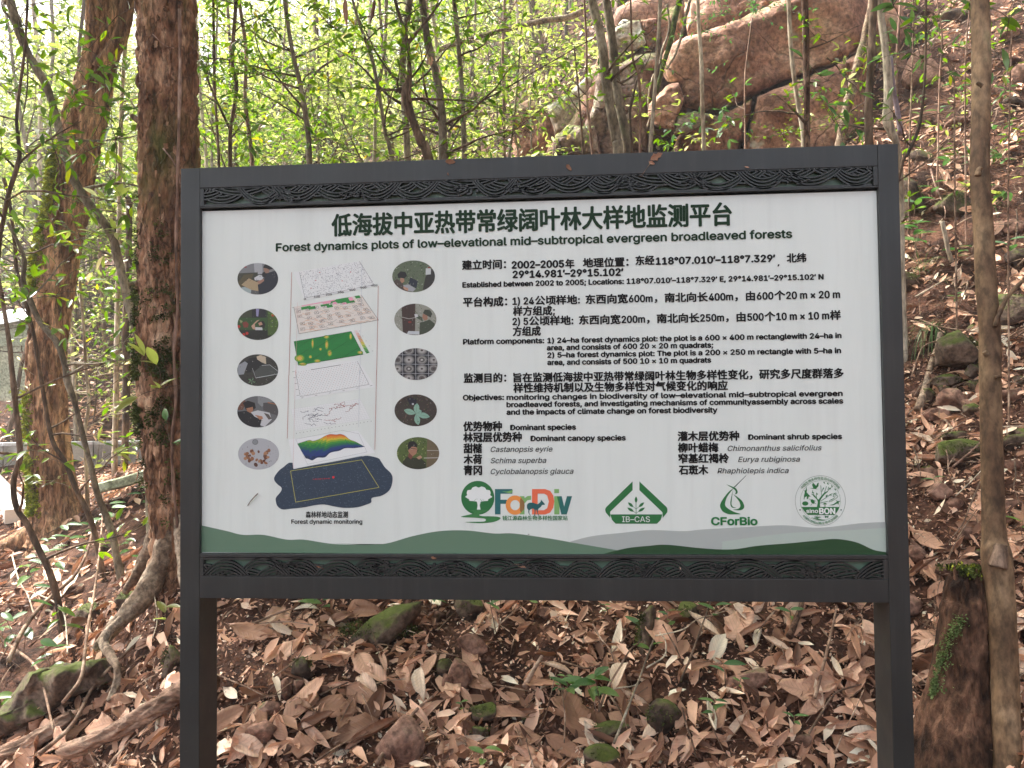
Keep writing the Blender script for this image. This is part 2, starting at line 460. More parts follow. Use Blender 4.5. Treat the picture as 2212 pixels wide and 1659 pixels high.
def ink(name, c):
    m, nt, bs = new_mat(name); bs.inputs['Specular IOR Level'].default_value = .2; bs.inputs['Base Color'].default_value = (*c, 1); bs.inputs['Roughness'].default_value = .5
    return m
M_INK = ink('black_ink', (.006, .006, .006))
M_INKG = ink('dark_green_ink', (.010, .034, .014))
M_INKG2 = ink('logo_green_ink', (.02, .17, .05))
M_INKW = ink('white_ink', (.75, .78, .75))
# ------------------------------------------------------------------ terrain
CTRL = [  # pixel x, pixel y (2212 wide frame) and depth at which the ground is seen there
    (0, 1659, 3.3), (200, 1659, 3.15), (389, 1659, 3.0), (0, 1440, 4.1), (200, 1440, 3.95), (389, 1420, 3.45), (389, 1200, 4.0), (0, 1250, 5.3), (200, 1250, 4.9),
    (120, 1140, 6.2), (300, 1080, 5.9), (0, 1100, 6.6), (-300, 1200, 6.0), (-300, 1500, 4.0), (-300, 1020, 8.5),
    (0, 1000, 8.2), (390, 988, 8.6), (-300, 930, 9.2), (0, 945, 8.8), (390, 940, 9.2), (100, 850, 10.6), (380, 850, 10.6), (100, 700, 13.5), (350, 680, 13.5),
    (0, 600, 17), (300, 580, 17), (100, 520, 24), (350, 500, 24), (-400, 650, 15), (-400, 500, 26),
    (450, 1659, 2.92), (800, 1659, 2.86), (1150, 1659, 2.80), (1500, 1659, 2.74), (1880, 1659, 2.68),
    (450, 1470, 3.22), (800, 1470, 3.18), (1150, 1470, 3.12), (1500, 1470, 3.05), (1880, 1470, 2.98),
    (450, 1295, 3.75), (800, 1298, 3.68), (1150, 1300, 3.6), (1500, 1302, 3.52), (1880, 1305, 3.4),
    (600, 1050, 5.2), (1000, 1050, 4.7), (1400, 1050, 4.4), (1800, 1050, 4.0), (600, 820, 8.2), (1000, 820, 6.6), (1400, 820, 5.6), (1800, 820, 4.9),
    (600, 600, 13), (1000, 600, 10), (1400, 560, 6.9), (1800, 560, 5.9), (600, 430, 22), (1000, 400, 17), (1200, 330, 11), (1400, 330, 8.6), (1600, 300, 8.2), (1820, 290, 7.4),
    (1200, 60, 14), (1400, 60, 11.0), (1650, -60, 11.0), (1880, 60, 9.4), (1300, -250, 20), (1700, -300, 15),
    (2000, 1659, 2.7), (2212, 1659, 2.55), (2030, 1250, 3.3), (2200, 1250, 3.15), (2030, 930, 4.15), (2200, 930, 3.9), (2030, 640, 5.1), (2200, 640, 4.75),
    (2000, 380, 6.2), (2200, 380, 5.7), (1980, 150, 7.5), (2200, 120, 7.0), (2200, -100, 8.4), (2350, -500, 12), (2500, 300, 5.2), (2500, 900, 3.4), (2500, 1500, 2.4),
]
_P = [at(*c) for c in CTRL]
_P += [np.array(p) for p in [(-1.5, 0, -.03), (0, 0, 0), (1.5, 0, .02), (-3, -1.2, -.1), (0, -1.5, 0), (3, -1.5, .3), (0, -5, -.1), (-5, -4, -.2), (5, -4, .8),
                             (-25, 5, 2), (-30, 40, 11), (0, 45, 14), (-12, 50, 14), (20, 45, 24), (14, 22, 17), (12, 8, 12), (10, -2, 7), (25, 0, 16), (-15, -10, -.5), (12, -14, 4), (40, 40, 32), (-45, 0, 4), (-40, -30, 0), (40, -30, 14), (0, -30, -1)]]
_P = np.array(_P)


def _u(r2): return np.where(r2 > 1e-12, r2 * np.log(np.maximum(r2, 1e-12)) * .5, 0)


_n = len(_P)
_K = _u(((_P[:, None, :2] - _P[None, :, :2]) ** 2).sum(-1)) + np.eye(_n) * 0.02
_A = np.zeros((_n + 3, _n + 3)); _A[:_n, :_n] = _K; _A[:_n, _n] = 1; _A[:_n, _n + 1:] = _P[:, :2]
_A[_n, :_n] = 1; _A[_n + 1:, :_n] = _P[:, :2].T
_W = np.linalg.solve(_A, np.concatenate([_P[:, 2], np.zeros(3)]))

_gx = rng.normal(size=(64, 64))


def vnoise(x, y, s, seed=0):
    """smooth value noise, vectorised"""
    x = x * s + seed * 17.3; y = y * s + seed * 9.1
    xi = np.floor(x).astype(int); yi = np.floor(y).astype(int); fx = x - xi; fy = y - yi
    fx = fx * fx * (3 - 2 * fx); fy = fy * fy * (3 - 2 * fy)
    g = lambda a, b_: _gx[a % 64, b_ % 64]
    return (g(xi, yi) * (1 - fx) + g(xi + 1, yi) * fx) * (1 - fy) + (g(xi, yi + 1) * (1 - fx) + g(xi + 1, yi + 1) * fx) * fy


def H(X, Y, detail=True):
    X = np.atleast_1d(np.asarray(X, float)); Y = np.atleast_1d(np.asarray(Y, float))
    sh = X.shape; X = X.ravel(); Y = Y.ravel()
    out = np.empty(len(X))
    for i in range(0, len(X), 20000):
        x = X[i:i + 20000]; y = Y[i:i + 20000]
        K = _u((x[:, None] - _P[None, :, 0]) ** 2 + (y[:, None] - _P[None, :, 1]) ** 2)
        out[i:i + 20000] = K @ _W[:_n] + _W[_n] + _W[_n + 1] * x + _W[_n + 2] * y
    if detail:
        out += .038 * vnoise(X, Y, 2.3, 1) + .024 * vnoise(X, Y, 6, 2) + .012 * vnoise(X, Y, 14, 3)
    return out.reshape(sh)


def h1(x, y): return float(H([x], [y])[0])


def ground_hit(px, py, dmax=60):
    r = ray(px, py)
    ds = np.exp(np.linspace(math.log(1.6), math.log(dmax), 260))
    P = CAM[None] + r[None] * ds[:, None]
    g = P[:, 2] - H(P[:, 0], P[:, 1])
    k = np.nonzero(g < 0)[0]
    if not len(k): return at(px, py, dmax), dmax
    k = k[0]
    if k == 0: return P[0], ds[0]
    t = g[k - 1] / (g[k - 1] - g[k]); d = ds[k - 1] + (ds[k] - ds[k - 1]) * t
    return at(px, py, d), d


def gnormal(x, y, e=.06):
    a = H(np.array([x + e, x - e, x, x]), np.array([y, y, y + e, y - e]), False)
    n = np.array([-(a[0] - a[1]) / (2 * e), -(a[2] - a[3]) / (2 * e), 1.0])
    return n / np.linalg.norm(n)


def axis_grid(lo, hi, c, d0, g):
    out = [c]; d = d0
    while out[-1] < hi: out.append(out[-1] + d); d = d * g if out[-1] > c + 4.2 else d0
    neg = [c]; d = d0
    while neg[-1] > lo: neg.append(neg[-1] - d); d = d * g if neg[-1] < c - 4.2 else d0
    return np.array(neg[::-1][:-1] + out)


gxs = axis_grid(-60, 60, 0, .05, 1.06)
gys = axis_grid(-40, 90, 3.4, .05, 1.06)
GX, GY = np.meshgrid(gxs, gys)
GZ = H(GX, GY)
nx, ny = len(gxs), len(gys)
V = np.stack([GX.ravel(), GY.ravel(), GZ.ravel()], 1)
i = np.arange(ny - 1)[:, None] * nx; j = np.arange(nx - 1)[None]
Q = np.stack([i + j, i + j + 1, i + nx + j + 1, i + nx + j], -1).reshape(-1, 4)
ground = obj('forest_floor', make_mesh('forest_floor', V, [Q], M_SOIL, True))
tag(ground, 'dark brown forest soil sloping up behind the sign', kind='structure')


# ------------------------------------------------------------------ rocks
def blob_rock(w, d, h, seed, mat, name='stone', cuts=9, sub=4, rough=.05):
    """angular stone: sphere cut by random planes, then roughened; origin at centre"""
    r = random.Random(seed)
    import bmesh
    bm = bmesh.new()
    bmesh.ops.create_icosphere(bm, subdivisions=sub, radius=1)
    pl = []
    for _ in range(cuts):
        v = Vector((r.gauss(0, 1), r.gauss(0, 1), r.gauss(0, 1))).normalized()
        pl.append((v, r.uniform(.55, .86)))
    for v in bm.verts:
        p = v.co.copy()
        for n_, k in pl:
            q = p.dot(n_)
            if q > k: p -= n_ * (q - k) * .93
        p *= 1 + rough * noise.fractal(p * 2.3 + Vector((seed % 97, 0, 0)), 1, 2, 4) + rough * .35 * noise.noise(p * 11 + Vector((0, seed % 53, 0)))
        v.co = Vector((p.x * w / 2 * 1.2, p.y * d / 2 * 1.2, p.z * h / 2 * 1.2))
    me = bpy.data.meshes.new(name); bm.to_mesh(me); bm.free()
    for p in me.polygons: p.use_smooth = True
    me.materials.append(mat)
    return me


def outline_rock(name, pts, D, thick, mat, seed, rings=26, nseg=130, rough=.05, tilt=None, p_=11):
    """boulder with the given outline (pixels), its own distance and thickness"""
    P = np.array(pts, float)
    seg = np.linalg.norm(np.roll(P, -1, 0) - P, axis=1); cum = np.concatenate([[0], np.cumsum(seg)])
    out = []
    for s in np.linspace(0, cum[-1], nseg, endpoint=False):
        k = np.searchsorted(cum, s, 'right') - 1; t = (s - cum[k]) / seg[k]
        out.append(P[k] * (1 - t) + P[(k + 1) % len(P)] * t)
    out = np.array(out)
    c = P.mean(0)
    Dc = (lambda x, y: D) if not callable(D) else D
    V = []; Q = []; T = []
    vd = ray(*c); vd = vd / np.linalg.norm(vd)
    for side in (-1, 1):
        start = len(V)
        V.append(at(c[0], c[1], Dc(c[0], c[1])) + vd * side * thick * .5)
        for r_ in range(1, rings + 1):
            f = r_ / rings
            for q in out:
                g = c + (q - c) * f
                dep = (1 - f ** p_) ** .5 if f < 1 else 0
                V.append(at(g[0], g[1], Dc(g[0], g[1])) + vd * side * thick * .5 * dep)
        for r_ in range(rings):
            for s in range(nseg):
                s2 = (s + 1) % nseg
                if r_ == 0:
                    f = (start, start + 1 + s, start + 1 + s2)
                    T.append(f if side < 0 else f[::-1])
                else:
                    a0 = start + 1 + (r_ - 1) * nseg; a1 = a0 + nseg
                    f = (a0 + s, a1 + s, a1 + s2, a0 + s2)
                    Q.append(f if side < 0 else f[::-1])
    V = np.array(V)
    amp = thick * rough
    sz = np.linalg.norm(V.max(0) - V.min(0))
    for k in range(len(V)):
        p = Vector(V[k])
        n1 = noise.fractal(p * (2.2 / sz * 2) + Vector((seed, 0, 0)), 1, 2, 3)
        cell = noise.voronoi(p * (5.0 / sz) + Vector((seed, seed, 0)))[0][0]
        n2 = noise.fractal(p * 9 + Vector((0, seed, 0)), 1, 2, 4)
        n3 = abs(noise.noise(p * 3.1 + Vector((seed, 0, seed))))
        V[k] += vd * (n1 * amp * 2.4 + (cell - .3) * amp * 3.2 + (.35 - min(.35, n3 * 3)) * amp * .8) + np.array([n2, n2 * .4, -n2]) * amp * .35
    return make_mesh(name, V, [Q, T], mat, True)


def big_rock(pts, D, thick, mat, seed, label, name='boulder', **k):
    me = outline_rock(name, pts, D, thick, mat, seed, **k)
    o = obj(name, me); tag(o, label, 'boulder')
    co = np.array([v.co for v in me.vertices]); b_ = co.mean(0); b_[2] = co[:, 2].min()
    return recenter(o, b_)


CL = 'boulders of the cliff behind the sign'
BR = [
    ([(1432, 118), (1470, 84), (1530, 66), (1600, 40), (1690, 0), (1760, -40), (1870, -60), (1885, 60), (1858, 108), (1800, 140), (1740, 160), (1672, 186), (1600, 222), (1545, 244), (1480, 232), (1470, 180), (1440, 178), (1425, 150)],
     8.0, 1.1, M_ROCK, 3, 'largest smooth brown boulder face of the cliff, above the long diagonal crack'),
    ([(1545, 250), (1600, 228), (1628, 214), (1618, 260), (1600, 310), (1592, 380), (1440, 390), (1462, 300), (1490, 262)], 7.85, 1.0, M_ROCK, 5, 'brown boulder under the left end of the long diagonal crack'),
    ([(1634, 212), (1674, 192), (1742, 166), (1800, 146), (1858, 114), (1880, 120), (1872, 250), (1850, 400), (1600, 400), (1606, 318), (1622, 262)], 7.75, 1.0, M_ROCK, 8, 'broad dark brown boulder under the right half of the diagonal crack'),
    ([(1402, 228), (1440, 184), (1466, 178), (1478, 214), (1464, 250), (1458, 284), (1416, 272), (1400, 250)], 7.5, .5, M_ROCK, 11, 'upright green brown wedge stone leaning left of the big boulder'),
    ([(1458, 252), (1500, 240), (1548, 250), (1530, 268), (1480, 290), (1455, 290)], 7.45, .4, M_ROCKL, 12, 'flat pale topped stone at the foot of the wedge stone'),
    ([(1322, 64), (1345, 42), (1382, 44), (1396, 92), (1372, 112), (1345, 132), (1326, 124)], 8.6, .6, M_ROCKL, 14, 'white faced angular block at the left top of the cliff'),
    ([(1384, 42), (1418, 38), (1424, 108), (1402, 106), (1388, 84)], 8.6, .5, M_ROCK, 15, 'narrow brown block between the white block and the tree roots'),
    ([(1420, 24), (1470, 8), (1480, 60), (1462, 100), (1430, 130), (1424, 70)], 8.7, .6, M_ROCK, 16, 'mossy block under the hanging tree roots'),
    ([(1480, 6), (1560, -8), (1680, -70), (1720, -30), (1640, 30), (1560, 66), (1486, 80)], 8.8, 1.6, M_ROCK, 17, 'overhanging slab above the big smooth boulder'),
    ([(1290, 140), (1340, 138), (1372, 118), (1420, 112), (1426, 150), (1408, 222), (1398, 300), (1400, 400), (1230, 400), (1240, 330), (1280, 230)], 8.4, .9, M_ROCKP, 19, 'pinkish rough rock face behind the twin mottled trunks'),
    ([(1195, 300), (1230, 270), (1285, 272), (1300, 330), (1290, 390), (1190, 390)], 8.2, .7, M_ROCKP, 21, 'low rounded pink rock left of the rock face'),
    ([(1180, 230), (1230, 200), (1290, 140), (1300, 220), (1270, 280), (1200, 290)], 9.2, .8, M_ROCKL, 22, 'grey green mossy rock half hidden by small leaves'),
    ([(1104, 300), (1100, 245), (1140, 215), (1190, 235), (1200, 300), (1180, 360), (1110, 360)], 9.8, .8, M_ROCK, 23, 'mossy rock at the left end of the rocky slope'),
    ([(1320, -60), (1440, -80), (1450, 12), (1400, 34), (1330, 34)], 9.6, .8, M_ROCKP, 24, 'dark rock at the very top between two thin trunks'),
    ([(1875, -40), (1930, -60), (1960, 60), (1940, 130), (1900, 140), (1880, 110)], 8.6, .8, M_ROCK, 25, 'mossy brown rock right of the big boulder behind thin trunks'),
]
BR.append(([(1170, 420), (1180, 330), (1240, 240), (1290, 120), (1330, 20), (1420, -40), (1560, -90), (1760, -140), (1900, -110), (1930, 60), (1900, 200), (1880, 420)], 9.1, 1.2, M_ROCK, 41, 'broad brown rock mass of the cliff filling the space behind the boulders'))
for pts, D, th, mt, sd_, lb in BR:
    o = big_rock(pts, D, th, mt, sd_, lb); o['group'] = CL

# mossy rock at lower left and slabs
o = big_rock([(0, 1540), (63, 1450), (177, 1428), (234, 1419), (252, 1440), (247, 1466), (202, 1485), (127, 1522), (79, 1562), (0, 1590), (-60, 1570)], 3.62, .5, M_STONE, 31,
             'wide mossy rock with one flat side at the lower left', rough=.09, p_=5)
o = big_rock([(205, 1046), (286, 1023), (324, 1010), (340, 1024), (283, 1050), (211, 1066)], 6.1, .3, M_SLAB, 33, 'pale greenish flat slab lying beyond the big bark tree', 'slab', rough=.02)

# single stones: px, py, width px, height px, mossy?, roll, label
STONES = [
    (822, 1374, 190, 66, 1, -.72, 'long slanting brown green stone below the bottom rail'),
    (654, 1447, 52, 46, 1, -.3, 'green mossed stone with a leaf on it, left of the long slanting stone'),
    (619, 1494, 24, 42, 0, .0, 'small upright stone, left one of a pair under the mossy stone'),
    (645, 1484, 26, 32, 0, .2, 'small upright stone, right one of a pair under the mossy stone'),
    (640, 1528, 26, 34, 0, .1, 'small rounded stone just below the pair of upright stones'),
    (690, 1488, 44, 26, 0, .1, 'flat brown stone right of the pair of upright stones'),
    (711, 1524, 24, 30, 0, .3, 'small brown stone standing below the flat brown stone'),
    (683, 1548, 18, 28, 0, .2, 'small dark stone leaning at the lower left of the bank'),
    (867, 1612, 90, 100, 0, .2, 'large reddish stone at the bottom under the sign'),
    (567, 1590, 62, 44, 0, .1, 'reddish half buried stone near the left post foot'),
    (572, 1538, 60, 34, 0, -.3, 'rough brown stone above the half buried reddish one'),
    (620, 1625, 26, 24, 0, .1, 'small round stone near the bottom left of the gap'),
    (994, 1466, 44, 74, 0, -.35, 'tall brown stone under the leafy seedling cluster'),
    (962, 1446, 34, 32, 1, .1, 'small green stone left of the tall brown stone'),
    (968, 1476, 34, 36, 0, .3, 'angular brown stone at the foot of the tall brown stone'),
    (1020, 1400, 60, 40, 0, .5, 'grey brown stone right above the tall brown stone'),
    (1013, 1320, 54, 52, 1, .3, 'mossy rounded stone directly under the bottom rail, left of centre'),
    (946, 1336, 34, 26, 0, .0, 'small brown stone left of the rounded mossy stone'),
    (1040, 1545, 60, 40, 1, -.3, 'green tinted stone in the leaves right of the large reddish stone'),
    (1038, 1590, 40, 34, 1, .2, 'small moss tinted stone at the bottom centre'),
    (1394, 1400, 38, 170, 1, .1, 'upright moss streaked stone slab below the rail centre'),
    (1429, 1556, 76, 66, 1, .15, 'square mossy stone right of the long curved stem'),
    (1318, 1586, 76, 36, 1, -.2, 'low flat bright moss stone left of the curved stem'),
    (1302, 1640, 70, 44, 1, .1, 'broad greenish stone cut by the bottom edge of the picture'),
    (1613, 1474, 118, 40, 0, -.45, 'long brown stone lying diagonally among leaves right of centre'),
    (1486, 1330, 46, 46, 1, .1, 'mossy stone under the rail with thin red stems in front'),
    (1180, 1330, 36, 24, 0, .1, 'small flat stone under the rail centre'),
    (1110, 1600, 26, 26, 0, .2, 'small stone among leaves at the bottom centre'),
    (1735, 1606, 32, 34, 0, .1, 'small tan stone left of the rolled leaf near the right post'),
    (1964, 612, 44, 44, 1, .2, 'mossy stone beside the right post with a dark hollow under it'),
    (2068, 766, 104, 80, 1, .0, 'largest moss covered stone on the right slope'),
    (2180, 676, 90, 80, 1, .2, 'yellow green stone right of the brown trunk'),
    (2104, 806, 36, 36, 1, .3, 'rounded moss stone touching the trunk below the largest one'),
    (1961, 440, 62, 100, 1, .1, 'tall mossy rock beside the top right corner of the sign'),
    (2056, 450, 66, 60, 1, .2, 'earthy mossy rock left of the trunk at sign top height'),
    (2058, 866, 54, 44, 0, .1, 'round tan stone with a mossy left flank'),
    (2006, 858, 26, 34, 1, .2, 'small green stone left of the round tan stone'),
    (2048, 828, 62, 28, 1, -.1, 'flat dark moss stone above the round tan stone'),
    (2103, 836, 32, 26, 1, .1, 'dark green stone wedged against the trunk'),
    (2100, 890, 34, 26, 1, .2, 'bright moss stone touching the trunk near the sign middle'),
    (2076, 984, 112, 52, 1, .0, 'wide flat mossy stone sticking out of the bank'),
    (2026, 902, 62, 28, 0, .1, 'flat brown stone in the middle of the right bank'),
    (2060, 946, 56, 20, 1, -.1, 'thin moss topped stone just above the wide flat one'),
    (2188, 856, 56, 32, 0, .1, 'grey brown stone right of the trunk'),
    (2190, 960, 66, 32, 1, -.3, 'moss covered ledge stone right of the trunk'),
    (2014, 1026, 46, 26, 0, .1, 'small brown stone under the wide flat mossy stone'),
    (2026, 1066, 50, 44, 0, -.3, 'leaf topped brown stone on the dark soil patch'),
    (2094, 1158, 48, 28, 0, .1, 'oval grey stone lying beside the trunk'),
    (1978, 1200, 36, 30, 0, .1, 'small tan stone right beside the post near panel bottom height'),
    (2070, 1232, 84, 42, 0, .0, 'rounded brown stone behind the stump top'),
    (1960, 1310, 60, 40, 0, .0, 'dark stone in the hollow between post and stump'),
    (1984, 165, 52, 100, 0, .25, 'upright pale stone before a dark hollow high on the slope'),
    (2012, 170, 36, 80, 0, -.1, 'dark slab beside the upright pale stone'),
    (2074, 38, 66, 26, 1, .1, 'flat green stone near the top of the slope'),
    (1935, 150, 34, 60, 0, .4, 'brown stone behind the pale leaning trunk'),
    (1985, 262, 30, 24, 0, .1, 'small stone on the leafy slope above the sign corner'),
    (376, 1440, 44, 80, 1, .05, 'dark mossy stone half hidden behind the left post'),
    (285, 1300, 60, 36, 1, .3, 'mossy stone tucked behind the thick root'),
    (200, 1330, 50, 50, 1, .2, 'dark stone under the crossing stems at left'),
    (185, 1112, 26, 20, 0, .1, 'small grey stone at the foot of the forked stems'),
]
HEROSTONES = []
for k, (px, py, w, h, mo, rl, lb) in enumerate(STONES):
    p, d = ground_hit(px, py)
    ww, hh = w * d / F_PX, h * d / F_PX
    o = obj('stone', blob_rock(ww, max(min(ww, hh), .05) * random.uniform(.9, 1.3), hh, 100 + k, M_STONE if mo else M_STONEB, cuts=11))
    vd = ray(px, py); vd /= np.linalg.norm(vd)
    gn = gnormal(p[0], p[1]); o.location = p - vd * (.30 * min(ww, hh)) + gn * .012
    o.rotation_euler = (0, rl if px < 5000 else 0, 0)
    tag(o, lb, 'stone', 'stones on the leafy bank')
    HEROSTONES.append((np.array(o.location), max(ww, hh)))
rs_ = random.Random(77)
for k in range(50):
    px, py = (rs_.uniform(1960, 2215), rs_.uniform(20, 1250)) if k < 44 else (rs_.uniform(450, 1880), rs_.uniform(1310, 1650))
    p, d = ground_hit(px, py); w = rs_.uniform(18, 50) * (1.2 if py < 700 else 1); h = w * rs_.uniform(.45, .9)
    ww, hh = w * d / F_PX, h * d / F_PX
    o = obj('stone', blob_rock(ww, ww, hh, 900 + k, M_STONE if rs_.random() < .4 else M_STONEB, cuts=11, sub=3)); o.location = p; o.rotation_euler = (0, rs_.uniform(-.5, .5), rs_.uniform(0, 3))
    near = min(STONES, key=lambda q: math.hypot(q[0] - px, q[1] - py)); nm = ' '.join(near[8].split()[:5]) if False else None
    row = ('top', 'upper', 'middle', 'lower')[min(3, int(py / 320))] if px > 1950 else 'bank'
    sd2 = ('just right of the post' if px < 2010 else 'left of the trunk' if px < 2110 else 'right of the trunk') if px > 1950 else ('near the left post' if px < 800 else 'near the centre' if px < 1400 else 'near the right post')
    tag(o, fresh(f"{'small' if w < 30 else 'fist sized' if w < 40 else 'larger'} {('flat', 'rounded', 'angular', 'chunky')[k % 4]} stone half buried in the {row} slope {sd2}", ['brown', 'greyish', 'dull']), 'stone', 'stones on the leafy bank')
MB_ = MB()
for _ in range(1500):           # pebbles and crumbs of soil
    if random.random() < .6:
        p, d = ground_hit(random.uniform(440, 1900), random.uniform(1300, 1700))
    else:
        p, d = ground_hit(random.uniform(1960, 2240), random.uniform(600, 1659))
    s = random.uniform(.004, .016)
    V = np.array([[1, 0, 0], [-1, 0, 0], [0, 1, 0], [0, -1, 0], [0, 0, .8], [0, 0, -.8]]) * s * rng.uniform(.6, 1.2, (6, 3)) + p
    MB_.add(V, T=[(0, 2, 4), (2, 1, 4), (1, 3, 4), (3, 0, 4), (2, 0, 5), (1, 2, 5), (3, 1, 5), (0, 3, 5)])
o = obj('pebbles', MB_.mesh('pebbles', M_STONEB)); tag(o, 'small pebbles and soil crumbs between the leaves', kind='stuff')

# ------------------------------------------------------------------ low concrete wall
wall = empty('concrete_wall', (at(0, 995, 8.2)), 'low grey concrete wall with pale coping on the left behind the trees', 'wall')
pa, pb = at(-420, 1000, 7.7), at(560, 975, 8.9)
dirw = (pb - pa); dirw[2] = 0; Lw = np.linalg.norm(dirw); dirw /= Lw; nrm = np.array([-dirw[1], dirw[0], 0])
nseg = 5; zt0, zt1 = at(0, 957, 8.2)[2], at(390, 953, 8.6)[2]
wz = lambda s: zt0 + (zt1 - zt0) * (s - 0.43 * Lw) / (.4 * Lw) * .6
for k in range(nseg):
    s0, s1 = Lw * k / nseg + .006, Lw * (k + 1) / nseg - .006
    for nm, zlo, zhi, t0, t1, m in (('wall_block', -1.0, -.035, 0, .16, M_CONC), ('coping', -.033, 0, -.012, .172, M_CONC_TOP)):
        mb = MB(); c = []
        for z in (zlo, zhi):
            for s, t in ((s0, t0), (s1, t0), (s1, t1), (s0, t1)):
                q = pa + dirw * s + nrm * t; c.append((q[0], q[1], wz(s) + z))
        mb.add(c, [(0, 3, 2, 1), (4, 5, 6, 7), (0, 1, 5, 4), (1, 2, 6, 5), (2, 3, 7, 6), (3, 0, 4, 7)])
        obj(nm, mb.mesh(nm, m), wall)

# white painted board lying at the left edge
p0, p1 = ground_hit(-70, 1000)[0], ground_hit(40, 1125)[0]
mb = MB(); dd = (p1 - p0) / np.linalg.norm(p1 - p0); sdv = np.cross(dd, [0, 0, 1]); sdv /= np.linalg.norm(sdv)
c = []
for z in (-.03, .10):
    for s, t in ((0, -.10), (1, -.10), (1, .10), (0, .10)):
        c.append(p0 + (p1 - p0) * s + sdv * t + np.array([0, 0, z]))
mb.add(c, [(0, 3, 2, 1), (4, 5, 6, 7), (0, 1, 5, 4), (1, 2, 6, 5), (2, 3, 7, 6), (3, 0, 4, 7)])
o = obj('white_board', mb.mesh('white_board', M_WHITE)); tag(o, 'white painted board lying on the leaves at the left edge', 'board'); recenter(o, p0)

# ------------------------------------------------------------------ vented plastic box with striped cover (left edge)
M_BOX = surf_mat('grey_green_plastic', [(.3, (.33, .36, .27)), (.7, (.44, .46, .36))], 3, 4, .55, bump=.05)
M_VENT = surf_mat('pale_vent_slat', [(.3, (.55, .56, .50)), (.7, (.62, .63, .57))], 3, 3, .5, bump=0)
m_, nt_, bs_ = new_mat('striped_sheet')
tc_ = nt_.nodes.new('ShaderNodeTexCoord'); wv = nt_.nodes.new('ShaderNodeTexWave'); wv.inputs['Scale'].default_value = 9; wv.inputs['Distortion'].default_value = 1.2
wv.bands_direction = 'Y'
nt_.links.new(tc_.outputs['Object'], wv.inputs[0])
nt_.links.new(ramp(nt_, [(.0, (.70, .72, .75)), (.68, (.78, .79, .82)), (.8, (.10, .13, .22)), (1, (.08, .1, .2))], wv.outputs[0]).outputs[0], bs_.inputs['Base Color'])
M_STRIPE = m_
Db = 9.0
c0 = at(20, 800, Db)
bx = empty('utility_box', c0, 'grey green vented plastic box under a blue and white striped cover', 'box')
sc_ = Db / F_PX
mb = MB()
x0, x1 = c0[0] - 70 * sc_, c0[0] + 42 * sc_
def frus(z0, z1, a, b_):
    V = [(x0 + a, c0[1] + a, z0), (x1 - a, c0[1] + a, z0), (x1 - a, c0[1] + .5 - a, z0), (x0 + a, c0[1] + .5 - a, z0),
         (x0 + b_, c0[1] + b_, z1), (x1 - b_, c0[1] + b_, z1), (x1 - b_, c0[1] + .5 - b_, z1), (x0 + b_, c0[1] + .5 - b_, z1)]
    mb.add(V, [(0, 3, 2, 1), (4, 5, 6, 7), (0, 1, 5, 4), (1, 2, 6, 5), (2, 3, 7, 6), (3, 0, 4, 7)])
frus(c0[2] - .35, c0[2] + 52 * sc_, .05, .01)
obj('box_body', mb.mesh('box_body', M_BOX), bx)
mb = MB(); frus(c0[2] + 52 * sc_ + .002, c0[2] + 58 * sc_, -.015, -.015); obj('rim', mb.mesh('rim', M_BOX), bx)
mb = MB(); frus(c0[2] + 58 * sc_ + .002, c0[2] + 112 * sc_, .0, .035); up = obj('box_lid', mb.mesh('box_lid', M_BOX), bx)
for k in range(5):
    mb = MB(); z = c0[2] + (70 + k * 7) * sc_; xa = c0[0] + 10 * sc_ - k * .004
    mb.box((xa, c0[1] - .004, z), (xa + 18 * sc_, c0[1] + .03, z + .014)); obj('vent_slat', mb.mesh('vent_slat', M_VENT), bx)
V = []; nu, nv = 14, 10
for a in range(nu):
    for b_ in range(nv):
        u, v = a / (nu - 1), b_ / (nv - 1)
        x = x0 - .1 + (x1 - x0 + .22) * u; y = c0[1] - .07 + .62 * v
        z = c0[2] + (112 + 30 * v + 10 * u) * sc_ + .012 * math.sin(u * 9) * math.cos(v * 7) + (-.10 * max(0, .15 - v) * 6)
        V.append((x, y, z))
V = np.array(V); V2 = V + np.array([0, 0, .012])
idx = lambda a, b_: a * nv + b_
Q = [(idx(a, b_), idx(a + 1, b_), idx(a + 1, b_ + 1), idx(a, b_ + 1)) for a in range(nu - 1) for b_ in range(nv - 1)]
n_ = len(V)
Q2 = [tuple(n_ + q for q in f) for f in Q] + [tuple(reversed(f)) for f in Q]
for a in range(nu - 1): Q2 += [(idx(a, 0), n_ + idx(a, 0), n_ + idx(a + 1, 0), idx(a + 1, 0)), (idx(a, nv - 1), idx(a + 1, nv - 1), n_ + idx(a + 1, nv - 1), n_ + idx(a, nv - 1))]
for b_ in range(nv - 1): Q2 += [(idx(0, b_), idx(0, b_ + 1), n_ + idx(0, b_ + 1), n_ + idx(0, b_)), (idx(nu - 1, b_), n_ + idx(nu - 1, b_), n_ + idx(nu - 1, b_ + 1), idx(nu - 1, b_ + 1))]
o = obj('striped_cover', make_mesh('striped_cover', np.vstack([V, V2]), [Q2], M_STRIPE), None)
tag(o, 'blue and white striped sheet spread over the grey box', 'sheet'); recenter(o, V.mean(0))
# ------------------------------------------------------------------ the sign
def S(x, yp, y=0.0): return np.array([x - W_SIGN / 2, y, TOP - yp])


def sp(px, py, y=0.0): return on_plane(px, py, y)


sign = empty('information_sign', S(W_SIGN / 2, TOP), 'large bilingual forest information board in a charcoal metal frame with carved wave bands', 'sign')
XL, XR = -W_SIGN / 2, W_SIGN / 2
PW0, PW1 = .0612, 2.0922
DEP = .12


